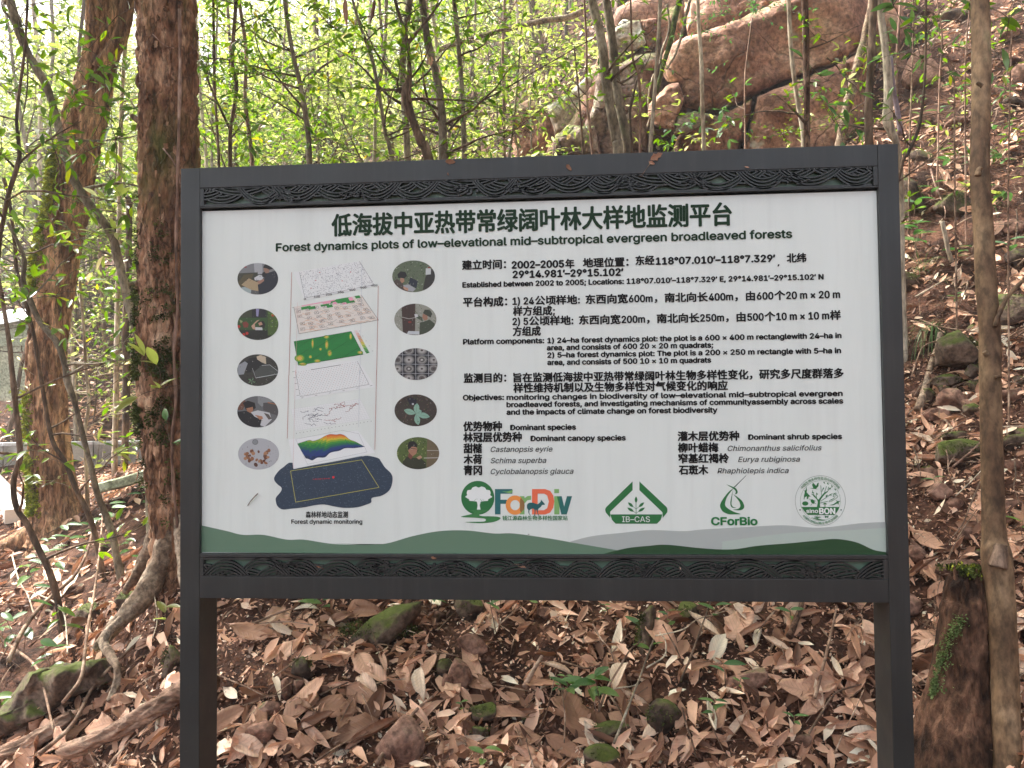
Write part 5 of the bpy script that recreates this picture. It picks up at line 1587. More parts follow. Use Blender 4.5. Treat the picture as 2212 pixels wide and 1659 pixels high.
# ------------------------------------------------------------------ traced trees
def bark_disp(amp, sc, kind):
    def f(P, th, R, D):
        out = np.zeros((len(P), len(th)))
        for i in range(len(P)):
            for j in range(len(th)):
                r = R[i] if np.ndim(R) else R
                u = D[i, j] * r * sc * 1.0
                v = Vector((u[0], u[1], P[i][2] * sc * (.32 if kind == 'furrow' else .5)))
                n1 = noise.fractal(v, 1, 2, 3)
                if kind == 'furrow': n1 = -abs(n1) * 1.8 + .25
                elif kind == 'flaky':
                    cd = noise.voronoi(v * .9)[0]
                    n1 = n1 * .5 + min(1, (cd[1] - cd[0]) * 2.5) * .8 - .3
                out[i, j] = n1 * amp
        return out
    return f


def trace_pts(pts, D, dtop=None):
    """pts (px, py, width px) listed from top to base; D depth at base, dtop at top"""
    n = len(pts); out = []; W = []
    for k, (x, y, w) in enumerate(pts):
        d = D + ((dtop - D) * (1 - k / (n - 1)) if dtop is not None and n > 1 else 0)
        out.append(at(x, y, d)); W.append(w * d / F_PX / 2)
    return np.array(out), np.array(W)


def stem_geom(pts, D, dtop=None, extend=True, ground=True, sides=10, res=None, kind=None, amp=0, sc=10, buried=.12, top_len=1.1):
    P, R = trace_pts(pts, D, dtop)
    if extend and pts[0][1] <= 8:
        d = unit(P[0] - P[1]); d = unit(d * .8 + np.array([0, 0, .5]))
        P = np.vstack([P[0] + d * top_len * 1.0 + np.array([random.uniform(-.05, .05), 0, 0]), P[0] + d * top_len * .5, P]); R = np.concatenate([[R[0] * .72, R[0] * .88], R])
    if ground:
        b_ = P[-1]; g = h1(b_[0], b_[1])
        if b_[2] > g + .05:
            d = unit(P[-1] - P[-2]); d = unit(np.array([d[0] * .6, d[1] * .6, -1])); L = (b_[2] - g) / -d[2] + buried
            P = np.vstack([P, P[-1] + d * L * .5, P[-1] + d * L]); R = np.concatenate([R, [R[-1] * 1.08, R[-1] * 1.3]])
        else:
            P = np.vstack([P, P[-1] + np.array([0, 0, -buried])]); R = np.concatenate([R, [R[-1] * 1.15]])
    n = res or max(14, len(P) * 5)
    X = smooth_path(np.hstack([P, R[:, None]]), n)
    P, R = X[:, :3], np.maximum(X[:, 3], .0012)
    disp = bark_disp(amp, sc, kind) if kind else (lambda P, th, R, D: R[:, None] * (.05 * np.sin(P[:, 2] * 23)[:, None] + .04 * rng.normal(size=(len(P), len(th)))))
    V, Q, T = tube(P, R, sides, disp)
    return P, R, V, Q, T


def add_tree(name, label, pts, D, mat, dtop=None, nbr=0, bl=(.4, 1.0), leaf=None, llen=.07, spacing=.05, group=None, cat='tree', kind=None, amp=0, sc=10, sides=9, res=None,
             branches=(), br_range=(.05, .8), up=.45, ground=True, twigs=(3, 6), brmat=None, extend=True, heroes=0, top_len=1.1):
    P, R, V, Q, T = stem_geom(pts, D, dtop, ground=ground, sides=sides, res=res, kind=kind, amp=amp, sc=sc, extend=extend, top_len=top_len)
    root = empty(name, P[-1], label, cat, group)
    obj('trunk', make_mesh('trunk', V, [Q, T], mat, True), root)
    tw_all = []
    for b_ in branches:
        bp = [at(x, y, D + (b_[2] if len(b_) > 2 else 0) * (i / max(1, len(b_[0]) - 1))) for i, (x, y) in enumerate(b_[0])]
        w = b_[1]
        X = smooth_path(np.array(bp), max(10, 5 * len(bp)))
        Rb = np.linspace(w * D / F_PX / 2, max(.0016, w * .3 * D / F_PX / 2), len(X))
        V, Q, T = tube(X, Rb, 6)
        obj('branch', make_mesh('branch', V, [Q, T], brmat or mat, True), root)
        if leaf:
            br2, tw2 = branch_out(X, Rb, max(2, nbr // 4), bl[0] * .5, bl[1] * .5, .3, 1, up, twigs)
            obj('twig', tubes_mesh('twig', br2 + [(t, np.full(len(t), .0011)) for t in tw2], brmat or mat, 3), root)['kind'] = 'stuff'
            tw_all += tw2
    if nbr:
        br, tw = branch_out(P, R, nbr, bl[0], bl[1], br_range[0], br_range[1], up, twigs)
        o = obj('twig', tubes_mesh('twig', br + [(t, np.full(len(t), .0012)) for t in tw], brmat or mat, 4), root); o['kind'] = 'stuff'
        tw_all += tw
    if leaf and tw_all:
        C, Dr, N, Ls = leaves_on(tw_all, spacing, llen)
        if heroes:
            pxs = (C - CAM) @ CW
            u = 1106 + F_PX * pxs[:, 0] / pxs[:, 2]; v = 829.5 + F_PX * pxs[:, 1] / pxs[:, 2]
            vis = np.nonzero((u > 0) & (u < 2212) & (v > 0) & (v < 1659))[0]
            order = vis[np.argsort(-Ls[vis] / pxs[vis, 2])][:heroes]
            for i in order: hero_leaf(root, C[i], Dr[i], N[i], Ls[i], leaf)
            keep = np.ones(len(C), bool); keep[order] = False
            C, Dr, N, Ls = C[keep], Dr[keep], N[keep], Ls[keep]
        if len(C):
            o = obj('foliage', leaf_mesh('foliage', (C, Dr, N, Ls), G_T, leaf), root); o['kind'] = 'stuff'
    return root, P, R


_HL = {}


def hero_leaf(root, c, d, n, l, mat, name='leaf'):
    key = (mat.name, random.randrange(4))
    if key not in _HL:
        tv, tq = leaf_tpl(8, random.uniform(.15, .20), random.uniform(.03, .08), random.uniform(.05, .3))
        _HL[key] = make_mesh('leaf', tv, [tq], mat, True)
    d = unit(d); s = unit(np.cross(n, d)); n = np.cross(d, s)
    o = bpy.data.objects.new(name, _HL[key]); COL.objects.link(o); o.parent = root
    base = Vector((0, 0, 0)); p = root
    while p is not None: base += p.location; p = p.parent
    M = Matrix([[d[0] * l, s[0] * l, n[0] * l, c[0] - base[0]], [d[1] * l, s[1] * l, n[1] * l, c[1] - base[1]], [d[2] * l, s[2] * l, n[2] * l, c[2] - base[2]], [0, 0, 0, 1]])
    o.matrix_local = M
    return o


# A: big flaky bark tree behind the left post, with vine, moss, roots
PA = [(359, 0, 117), (362, 120, 116), (364, 240, 116), (366, 360, 117), (366, 500, 119), (362, 650, 118), (358, 783, 116), (366, 900, 118), (374, 1000, 112), (388, 1100, 118), (396, 1170, 130)]
rootA, _, _ = add_tree('big_tree', 'thick tree with flaky brown bark close behind the left sign post', PA, 4.05, M_BARKA, kind='flaky', amp=.018, sc=24, sides=110, res=420, top_len=1.6)
# loose bark plates
for k in range(110):
    y = random.uniform(-40, 1040); x0 = random.uniform(310, 415); c = at(x0, y, 4.05)
    ax = at(364, y, 4.05)
    lat = (c - ax); lat[2] = 0; rr_ = .143
    dx = np.clip(lat[0] / rr_, -.97, .97); nrm_ = np.array([dx, -math.sqrt(1 - dx * dx), 0.0])
    pos = np.array([ax[0], ax[1], c[2]]) + nrm_ * (rr_ + .004)
    w_, h_ = random.uniform(.005, .017), random.uniform(.012, .05)
    jit = [[random.uniform(-.45, .45) for _ in range(3)] for _ in range(4)]; skew = random.uniform(-.3, .3)
    t_ = np.array([-nrm_[1], nrm_[0], 0])
    lift = random.uniform(.004, .014)
    V = []
    for a in range(4):
        for b_ in range(3):
            q = pos + t_ * ((b_ - 1) * w_ * (1, .9, .75, .35)[a] + jit[a][b_] * w_ * .7 + skew * w_ * a) + np.array([0, 0, (1.5 - a + .6 * jit[a][b_]) / 1.5 * h_]) + nrm_ * (lift * (a / 3) ** 2 - abs(b_ - 1) * .003 + random.uniform(-.001, .001))
            V.append(q)
    V = np.array(V); V2 = V - nrm_ * .003
    Q = [(a * 3 + b_, a * 3 + b_ + 1, a * 3 + b_ + 4, a * 3 + b_ + 3) for a in range(3) for b_ in range(2)]
    Q2 = Q + [tuple(12 + i for i in f[::-1]) for f in Q] + [(0, 12, 13, 1), (1, 13, 14, 2), (9, 10, 22, 21), (10, 11, 23, 22), (0, 3, 15, 12), (3, 6, 18, 15), (6, 9, 21, 18), (2, 14, 17, 5), (5, 17, 20, 8), (8, 20, 23, 11)]
    obj('bark_plate', make_mesh('bark_plate', np.vstack([V, V2]), [Q2], M_BARKA, False), rootA)
# roots of A
for pts, dd, m in (([(385, 1120, 48, 4.0), (366, 1168, 42, 3.95), (345, 1225, 40, 3.9), (312, 1285, 38, 3.8), (269, 1330, 30, 3.72), (232, 1372, 22, 3.7), (205, 1400, 12, 3.7)], 0, M_ROOT),
                   ([(262, 1338, 16, 3.68), (232, 1368, 17, 3.62), (223, 1392, 17, 3.58), (238, 1414, 16, 3.52), (250, 1440, 14, 3.45), (253, 1466, 12, 3.42), (246, 1490, 10, 3.4), (232, 1515, 7, 3.36)], 0, M_ROOT),
                   ([(350, 1120, 30, 4.1), (320, 1190, 24, 4.2), (296, 1240, 18, 4.2), (270, 1280, 12, 4.2)], 0, M_ROOT),
                   ([(400, 1120, 40, 3.95), (404, 1230, 30, 3.8), (408, 1330, 22, 3.6)], 0, M_ROOT)):
    P = np.array([at(x, y, d) for x, y, w, d in pts]); R = np.array([w * d / F_PX / 2 * 1.3 for x, y, w, d in pts])
    X = smooth_path(np.hstack([P, R[:, None]]), 90)
    V, Q, T = tube(X[:, :3], X[:, 3], 22, bark_disp(.009, 26, 'furrow'))
    obj('root', make_mesh('root', V, [Q, T], m, True), rootA)
for pts, w in (([(388, 20), (389, 160), (386, 300), (383, 420), (381, 560), (384, 660), (376, 760), (380, 860), (372, 960), (376, 1060), (386, 1150)], 7), ([(352, 320), (372, 345), (386, 372), (389, 396)], 3), ([(330, 74), (356, 98), (376, 104)], 2.5)):
    X = smooth_path(np.array([at(x, y, 3.88) for x, y in pts]), 60)
    V, Q, T = tube(X, np.full(60, w * 3.88 / F_PX / 2) * (1 + .2 * np.sin(np.arange(60))), 7); obj('vine', make_mesh('vine', V, [Q, T], M_PINK_BARK, True), rootA)
X = smooth_path(np.array([at(x, y, 4.0) for x, y in [(308, 268), (292, 256), (284, 249)]]), 8)
V, Q, T = tube(X, np.linspace(.018, .012, 8), 7); obj('branch_stub', make_mesh('branch_stub', V, [Q, T], M_DARK_BARK, True), rootA)


def moss_tufts(P3, N3, n, spread, size, mat, parent=None, name='moss'):
    """clump of tiny blades around the given points"""
    idx = rng.integers(0, len(P3), n)
    C = P3[idx] + rng.normal(0, spread, (n, 3)); Nn = N3[idx]
    D = unit(Nn + rng.normal(0, .6, (n, 3)) + np.array([0, 0, -.15]))
    V, Q = scatter(C, D, unit(rng.normal(size=(n, 3))), size * rng.uniform(.5, 1.4, n), FAR_T, 1.5)
    o = obj(name, make_mesh(name, V, [Q], mat, False), parent); o['kind'] = 'stuff'
    return o


# B: leaning furrowed tree with moss on its left side
PB = [(229, 0, 74), (226, 70, 72), (212, 150, 72), (186, 242, 86), (168, 320, 86), (157, 380, 84), (150, 440, 82), (131, 520, 84), (118, 600, 84), (106, 700, 78), (99, 790, 76), (103, 900, 78), (110, 1000, 84), (120, 1080, 92), (126, 1140, 122)]
rootB, PBs, RBs = add_tree('mossy_leaning_tree', 'leaning tree with furrowed brown bark and yellow green moss down its left side', PB, 6.1, M_BARKB, kind='furrow', amp=.03, sc=17, sides=100, res=300, top_len=1.6)
X = smooth_path(np.array([at(x, y, 6.0) for x, y in [(214, 150), (250, 100), (268, 50), (276, 0), (284, -80)]]), 24)
V, Q, T = tube(X, np.linspace(.06, .05, 24), 16, bark_disp(.008, 20, 'furrow')); obj('limb', make_mesh('limb', V, [Q, T], M_BARKB, True), rootB)
for a, b_ in ((-1.0, .55), (1.0, .45), (-.2, .3)):
    bp = PBs[-3].copy(); X = smooth_path(np.array([bp + [0, -.02, .18], bp + [a * .24, -.12, .02], bp + [a * (.24 + b_ * .5), -.22, -.09], bp + [a * (.3 + b_), -.25, -.16]]), 20)
    V, Q, T = tube(X, np.linspace(.10, .03, 20), 14, bark_disp(.012, 16, 'furrow')); obj('root', make_mesh('root', V, [Q, T], M_BARKB, True), rootB)
ms, mn = [], []
for i in range(len(PBs)):
    yy = 829.5 + F_PX * ((PBs[i] - CAM) @ CW)[1] / ((PBs[i] - CAM) @ CW)[2]
    if 330 < yy < 640 or (840 < yy < 960 and random.random() < .5) or (980 < yy < 1110 and random.random() < .9):
        for _ in range(5):
            a = random.gauss(-2.25, .30); n_ = np.array([math.cos(a), math.sin(a) * 1.0, 0]); ms.append(PBs[i] + n_ * RBs[i] * .98 + np.array([0, 0, random.uniform(-.02, .02)])); mn.append(n_)
moss_tufts(np.array(ms), np.array(mn), 7000, .012, .030, M_MOSS, rootB)
_ms, _mn = [], []
for _ in range(500):
    y = random.gauss(800, 130); a = random.uniform(-2.9, -.4); c_ = at(362 + (y > 900) * (y - 900) * .1, y, 4.05); n_ = np.array([math.cos(a), math.sin(a), 0])
    if math.sin(y * .05) + math.cos(a * 5) < .1: continue
    _ms.append(c_ + n_ * .146); _mn.append(n_)
moss_tufts(np.array(_ms), np.array(_mn), 6500, .012, .016, M_MOSS_DK, rootA)

BR_COMMON = dict(bl=(.35, .95), twigs=(3, 6))
# C..G: slender stems at left
add_tree('slender_tree', 'grey slender tree leaning from the top left corner down to the big bark tree',
         [(14, -10, 20), (24, 10, 20), (54, 102, 17), (99, 183, 16), (118, 242, 15), (137, 322, 15), (162, 392, 18), (191, 439, 18), (239, 504, 18), (257, 568, 18), (272, 630, 19), (290, 696, 19), (303, 745, 20), (310, 800, 21), (318, 900, 22)], 4.7, M_GREY_BARK,
         nbr=6, leaf=M_LEAF, llen=.075, spacing=.09, sides=14, heroes=22, **BR_COMMON,
         branches=(([(272, 605), (250, 560), (210, 540), (165, 530), (120, 528)], 5), ([(252, 545), (215, 520), (180, 515)], 3), ([(118, 242), (90, 190), (40, 150), (0, 130)], 5, .2), ([(60, 120), (58, 200), (42, 290), (40, 330)], 4, -.2)))
add_tree('slender_tree', 'upright slim brown tree standing before the low concrete wall',
         [(280, 420, 13), (279, 465, 13), (277, 608, 14), (271, 718, 15), (273, 783, 15), (272, 893, 15), (269, 1020, 15)], 7.4, M_DARK_BARK, nbr=5, leaf=M_LEAF_BRIGHT, llen=.07, extend=False, **BR_COMMON)
add_tree('slender_tree', 'thin curved stem crossing in front of the mossy leaning tree, left one of two',
         [(8, 385, 7.4), (20, 432, 7.4), (31, 524, 7.4), (37, 586, 7.4), (55, 652, 7.4), (72, 718, 7.4), (84, 790, 8.2), (97, 871, 8.2), (114, 954, 9.0), (141, 998, 9.8), (163, 1053, 10.7), (187, 1102, 11.5), (204, 1150, 11.5)], 4.9, M_DARK_BARK,
         nbr=6, leaf=M_LEAF, llen=.08, spacing=.07, heroes=16, extend=False, **BR_COMMON)
add_tree('slender_tree', 'thicker mottled curved stem crossing the mossy leaning tree and ending in the leaves',
         [(16, 480, 6.6), (40, 526, 7.4), (53, 564, 8.2), (50, 608, 10.7), (66, 652, 11.5), (88, 698, 12.3), (123, 740, 12.3), (141, 793, 12.3), (145, 822, 13.9), (165, 882, 10.7), (182, 952, 10.7), (198, 1014, 11.5), (211, 1069, 13.1), (239, 1142, 14.8)], 4.6, M_GREY_BARK,
         nbr=5, leaf=M_LEAF, llen=.08, spacing=.07, heroes=16, extend=False, sides=12, **BR_COMMON)
add_tree('slender_tree', 'bent brown stem nearest the left edge of the picture',
         [(-14, 560, 7.4), (0, 619, 8.2), (20, 740, 9.8), (24, 783, 10.7), (33, 871, 11.5), (42, 959, 12.3), (42, 994, 13.1), (29, 1042, 11.5), (35, 1095, 12.3), (58, 1132, 12.3), (78, 1175, 13.1), (104, 1229, 13.9), (122, 1286, 14.8)], 4.3, M_DARK_BARK,
         nbr=4, leaf=M_LEAF, llen=.085, spacing=.07, heroes=12, extend=False, **BR_COMMON)
add_tree('slender_tree', 'dark forked stem rising at the left edge above the grey box',
         [(60, -5, 4.9), (52, 120, 5.7), (36, 250, 6.6), (42, 330, 8.2), (34, 370, 10.7), (18, 420, 9.0), (6, 480, 9.8), (-6, 560, 11.5)], 4.4, M_DARK_BARK, nbr=6, leaf=M_LEAF, llen=.08, spacing=.09, heroes=20, **BR_COMMON,
         branches=(([(34, 360), (60, 335), (100, 305), (150, 275), (175, 262)], 6), ([(36, 366), (10, 340), (-10, 320)], 6)))
add_tree('sapling', 'thin pale stem right of the mossy tree foot with small green leaves',
         [(172, 600, 6), (180, 700, 6), (186, 800, 6), (192, 870, 7), (184, 930, 7), (186, 1010, 8), (189, 1090, 9)], 6.3, M_PALE_BARK, nbr=9, leaf=M_LEAF_BRIGHT, llen=.055, bl=(.25, .6), extend=False)
add_tree('sapling', 'pale thin trunk seen through leaves right of the mossy leaning tree',
         [(150, 560, 7), (152, 650, 7), (155, 740, 8), (160, 820, 9)], 8.8, M_PALE_BARK, nbr=8, leaf=M_LEAF_BRIGHT, llen=.06, bl=(.3, .7), extend=False)

GB = 'slim trunks rising behind the top of the sign'
MID = [
    ('thin dark straight trunk, first to the right of the big bark tree', [(461, 0, 6), (464, 188, 6), (473, 357, 6)], 6.2, M_DARK_BARK, 10, ()),
    ('slim brown trunk with a forked limb, second right of the big bark tree', [(510, 0, 8), (502, 129, 8), (511, 188, 8), (498, 282, 8), (497, 357, 9)], 5.9, M_DARK_BARK, 10, (([(498, 282), (460, 200), (430, 130), (380, 60), (340, 0)], 6),)),
    ('wavy grey brown trunk a third of the way along the sign top', [(615, 0, 9), (631, 107, 9), (647, 175, 10), (658, 236, 11), (666, 295, 11), (669, 352, 12)], 5.4, M_GREY_BARK, 12, (([(656, 235), (610, 180), (560, 110), (540, 0)], 5), ([(660, 260), (560, 200), (480, 180)], 4))),
    ('slender grey stem leaning right with a pale patch', [(762, 0, 6), (787, 81, 7), (803, 124, 8), (819, 204, 8), (833, 290, 8), (846, 346, 9)], 5.6, M_GREY_BARK, 8, ()),
    ('straight upper trunk behind the dark broken fork', [(886, -5, 14), (873, 81, 14), (870, 160, 14), (872, 210, 14), (880, 330, 15)], 6.0, M_GREY_BARK, 7, ()),
    ('curved grey trunk right of the dark broken fork', [(912, 0, 15), (924, 89, 16), (943, 167, 17), (954, 242, 18), (958, 341, 19)], 5.5, M_GREY_BARK, 8, (([(968, 284), (1020, 230), (1080, 198), (1180, 140), (1290, 78), (1376, 36)], 5, .3),)),
    ('straight grey pole like trunk right of the curved one', [(981, 0, 10), (991, 107, 10), (999, 215, 11), (1003, 341, 12)], 5.8, M_GREY_BARK, 7, ()),
]
for lb, pts, D, m, nb, brs in MID:
    add_tree('slim_tree', lb, pts, D, m, nbr=nb, leaf=M_LEAF, llen=.065, spacing=.05, group=GB, branches=brs, heroes=12, brmat=M_DARK_BARK, bl=(.35, 1.0))
add_tree('slim_tree', 'dark brown forked tree with a broken stub above the sign centre',
         [(852, -5, 7), (876, 73, 8), (884, 121, 9), (882, 170, 10), (876, 196, 20), (884, 240, 19), (897, 274, 19), (912, 312, 20), (926, 346, 21)], 5.2, M_DARK_BARK, nbr=4, leaf=M_LEAF, llen=.07, group=GB,
         branches=(([(881, 95), (916, 51), (951, 5), (985, -50)], 8), ([(866, 200), (860, 190), (858, 172)], 9), ([(876, 196), (861, 194), (855, 200)], 15), ([(876, 54), (886, 30), (914, 18)], 4)))
RT = [
    ('left one of the twin mottled trunks in front of the rock', [(1278, -5, 19), (1298, 81, 20), (1311, 188, 21), (1330, 295, 22), (1336, 335, 23)], 5.6, M_GREY_BARK, 2, (([(1332, 175), (1350, 185)], 4),)),
    ('right one of the twin mottled trunks in front of the rock', [(1309, -5, 17), (1322, 81, 19), (1332, 188, 20), (1346, 269, 21), (1358, 335, 22)], 5.7, M_GREY_BARK, 2, (([(1318, 215), (1345, 235), (1362, 244)], 4),)),
    ('straight olive pole before the wedge stone', [(1427, -5, 8), (1416, 175, 8), (1405, 330, 9)], 5.0, M_GREY_BARK, 1, ()),
    ('jointed pale sapling trunk before the big boulder', [(1507, -5, 8), (1510, 60, 8), (1515, 134, 9), (1517, 220, 9), (1521, 322, 9)], 5.4, M_PALE_BARK, 2, ()),
    ('thin wavy sapling in front of the pink rock face', [(1362, -5, 4), (1367, 126, 5), (1381, 172, 6), (1383, 322, 6)], 5.6, M_PINK_BARK, 2, (([(1378, 165), (1400, 130), (1412, 100), (1440, 50)], 3),)),
    ('thin dark stem forking near the top in front of the twin trunks', [(1376, 172, 4), (1367, 210, 5), (1361, 245, 5), (1364, 330, 5)], 5.2, M_DARK_BARK, 1, ()),
    ('thin reddish stem on the big boulder', [(1625, 40, 4), (1611, 150, 4), (1609, 215, 4), (1610, 322, 4)], 6.0, M_PINK_BARK, 2, ()),
    ('pink stem left of the twin mottled trunks', [(1262, -5, 5), (1267, 100, 5), (1268, 215, 6), (1280, 334, 6)], 6.2, M_PINK_BARK, 3, ()),
    ('bare dark stem left of the pink one', [(1240, 100, 3), (1250, 200, 4), (1256, 280, 5), (1260, 335, 5)], 5.9, M_DARK_BARK, 3, ()),
    ('pale trunk left of the peeling red one', [(1703, -5, 9), (1709, 107, 9), (1720, 201, 9), (1733, 277, 10), (1736, 320, 10)], 5.3, M_PALE_BARK, 2, (([(1786, 125), (1805, 140), (1830, 172), (1850, 190), (1866, 230)], 4),)),
    ('peeling reddish brown straight trunk', [(1738, -5, 14), (1742, 134, 14), (1743, 230, 13), (1743, 320, 14)], 4.9, M_RED_BARK, 2, (([(1740, 108), (1790, 90), (1840, 62), (1858, 55)], 4),)),
    ('straight dark jointed trunk above the right end of the sign', [(1887, -5, 16), (1882, 120, 16), (1876, 250, 17), (1878, 320, 18)], 4.6, M_DARK_BARK, 3, ()),
    ('pale leaning trunk running down behind the top right corner of the sign', [(1898, -5, 14), (1911, 94, 15), (1919, 188, 18), (1918, 262, 20), (1936, 310, 15), (1944, 376, 14), (1946, 470, 14), (1948, 560, 13)], 4.8, M_PALE_BARK, 2, ()),
    ('leaning brown trunk between the boulder and the dark jointed one', [(1884, -5, 14), (1876, 40, 15), (1866, 90, 17), (1846, 167, 20), (1828, 242, 20), (1812, 330, 22)], 6.4, M_ROOT, 2, ()),
    ('thin dark upright stem right of the sign corner', [(2000, -5, 5), (1998, 161, 5), (1986, 269, 7), (1962, 330, 7), (1944, 372, 8)], 4.3, M_DARK_BARK, 2, (([(1998, 100), (2010, 60), (2040, 10)], 2),)),
    ('reddish thin stem behind the dark one on the right slope', [(1946, -5, 6), (1940, 80, 6), (1936, 150, 7)], 7.2, M_PINK_BARK, 2, ()),
]
GR_ = 'thin trunks in front of the rocks and right slope'
for lb, pts, D, m, nb, brs in RT:
    add_tree('slim_tree', lb, pts, D, m, nbr=nb, leaf=M_LEAF, llen=.06, spacing=.09, group=GR_, branches=brs, bl=(.25, .7), sides=12, heroes=6, brmat=M_DARK_BARK, twigs=(1, 3))
FT = []
rt_ = random.Random(5)
for k in range(26):
    u = 60 + 1130 * (k + rt_.uniform(.1, .9)) / 26; lean = rt_.uniform(-30, 30); D_ = rt_.uniform(7.2, 12.5)
    if abs(u - 360) < 70: continue
    w = rt_.uniform(5, 9)
    near = min([(461, 'first dark trunk'), (510, 'forked second trunk'), (640, 'wavy trunk'), (800, 'stem with pale patch'), (880, 'broken fork'), (935, 'curved grey trunk'), (995, 'pole trunk'), (1200, 'left rocks'), (210, 'mossy leaning tree'), (100, 'leaning slender tree')], key=lambda q: abs(q[0] - u))
    add_tree('slim_tree', f"{('pale', 'brown', 'dark', 'reddish')[k % 4]} far thin trunk {'left' if u < near[0] else 'right'} of the {near[1]}, {'leaning left' if lean > 8 else 'leaning right' if lean < -8 else 'upright'}",
             [(u - lean, -5, w), (u - lean * .6 + rt_.uniform(-6, 6), 110, w), (u - lean * .3 + rt_.uniform(-6, 6), 220, w + .5), (u, 345, w + 1)], D_, (M_PALE_BARK, M_GREY_BARK, M_DARK_BARK, M_PINK_BARK)[k % 4], nbr=5, leaf=M_LEAF_BRIGHT, llen=.085, spacing=.08, group='far thin trunks in the thicket', bl=(.4, 1.1), sides=7, twigs=(2, 4))
# mauve pipe
P = np.array([at(x, y, 5.0) for x, y in [(1924, 120), (1930, 190), (1938, 235), (1946, 290)]])
V, Q, T = tube(smooth_path(P, 16), np.linspace(.012, .017, 16), 14); o = obj('mauve_pipe', make_mesh('mauve_pipe', V, [Q, T], M_PIPE, True)); tag(o, 'smooth mauve pipe leaning behind the pale trunk at the sign corner', 'pipe'); recenter(o, P[-1])

# Z: brown trunk at the right edge
PZ = [(2117, -10, 36), (2120, 134, 37), (2118, 269, 37), (2117, 378, 38), (2125, 508, 39), (2130, 612, 41), (2138, 717, 42), (2139, 810, 42), (2142, 965, 43), (2147, 1148, 47), (2152, 1200, 60), (2160, 1275, 56), (2168, 1400, 54), (2173, 1540, 55), (2178, 1665, 58), (2182, 1760, 62)]
rootZ, PZs, RZs = add_tree('brown_trunk_tree', 'smooth brown trunk standing right of the sign beside the stump', PZ, 2.48, M_TREEZ, sides=40, res=200, kind='fine', amp=.0016, sc=40, dtop=2.85)
for pts, w in (([(2150, 706), (2158, 678), (2178, 640), (2200, 615), (2225, 598)], 10), ([(2122, 186), (2116, 182), (2110, 178)], 9), ([(2112, 380), (2114, 368), (2118, 362)], 12), ([(2154, 1225), (2160, 1195), (2163, 1176)], 34), ([(2134, 768), (2126, 760)], 13), ([(2150, 815), (2163, 813)], 8)):
    X = smooth_path(np.array([at(x, y, 2.48 + (1659 - y) / 1659 * .3) for x, y in pts]), 16)
    V, Q, T = tube(X, np.linspace(w * 2.74 / F_PX / 2, w * .7 * 2.74 / F_PX / 2, 16), 12, lambda P, th, R, D: rng.normal(0, .0012, (len(P), len(th)))); obj('branch' if len(pts) > 3 else 'branch_stub', make_mesh('branch', V, [Q, T], M_DARK_BARK if w > 30 else M_TREEZ, True), rootZ)

# fallen and hanging wood
def wood(name, pts, D, w0, w1, mat, label, cat='branch', sides=10, amp=.003, kind='flaky', group=None, dd=0, grd=False, lift=.0, res=40):
    if grd:
        P = []
        for x, y in pts:
            g, d = ground_hit(x, y); P.append(g + np.array([0, -.045, lift + .018]))
        P = np.array(P); D = d
    else: P = np.array([at(x, y, D + dd * i / max(1, len(pts) - 1)) for i, (x, y) in enumerate(pts)])
    X = smooth_path(P, res)
    V, Q, T = tube(X, np.linspace(w0, w1, res) * D / F_PX / 2, sides, bark_disp(amp, 30, kind))
    o = obj(name, make_mesh(name, V, [Q, T], mat, True)); tag(o, label, cat, group)
    return recenter(o, P[len(P) // 2])


wood('fallen_log', [(930, 116), (960, 104), (1040, 78), (1134, 54), (1180, 44), (1225, 38), (1270, 20)], 8.6, 9, 14, M_ROOT, 'dead log leaning across the foliage above the sign', 'log')
wood('fallen_branch', [(640, 250), (680, 160), (740, 120), (800, 100), (870, 110)], 7.5, 5, 3, M_DARK_BARK, 'thin dead branch arching through the leaves above the sign left')
wood('rotting_log', [(150, 1640), (215, 1618), (290, 1580), (350, 1545), (400, 1512), (470, 1490)], 3, 34, 46, M_ROTLOG, 'long split rotting log at the lower left corner', 'log', 40, .016, kind='furrow', grd=True, lift=.03, res=90)
wood('rotting_log', [(-30, 1668), (60, 1630), (110, 1600), (170, 1560)], 3, 42, 26, M_ROTLOG, 'short thick piece of rotten wood at the bottom left corner', 'log', 36, .016, kind='furrow', grd=True, lift=.03, res=70)
wood('dead_stick', [(100, 1655), (170, 1590), (220, 1500), (300, 1420)], 3, 9, 5, M_STICK, 'grey stick leaning over the rotting log', 'stick', 8, .001, grd=True, lift=.05)
wood('dead_root', [(1975, 900), (1990, 860), (2005, 800), (2016, 770), (2024, 735)], 4, 16, 10, M_ROOT, 'pale dead root hanging down the right bank beside the post', 'root', 9, .002, grd=True, lift=.02)
wood('cut_stake', [(1651, 470 + 9), (1656, 520)], 3, 14, 18, M_PALE_BARK, 'x', 'stake') if False else None
o = wood('cut_stake', [(2035, 478), (2041, 505), (2048, 540), (2056, 566)], 4.85, 9, 9, M_PALE_BARK, 'pale cut stake standing in the leaves right of the sign', 'stake', 14, .0006, res=14)
wood('dead_branch', [(1925, 285), (1960, 262), (2010, 248), (2060, 240)], 5.6, 4, 2, M_STICK, 'orange brown dead twig lying across the slope at the sign corner')
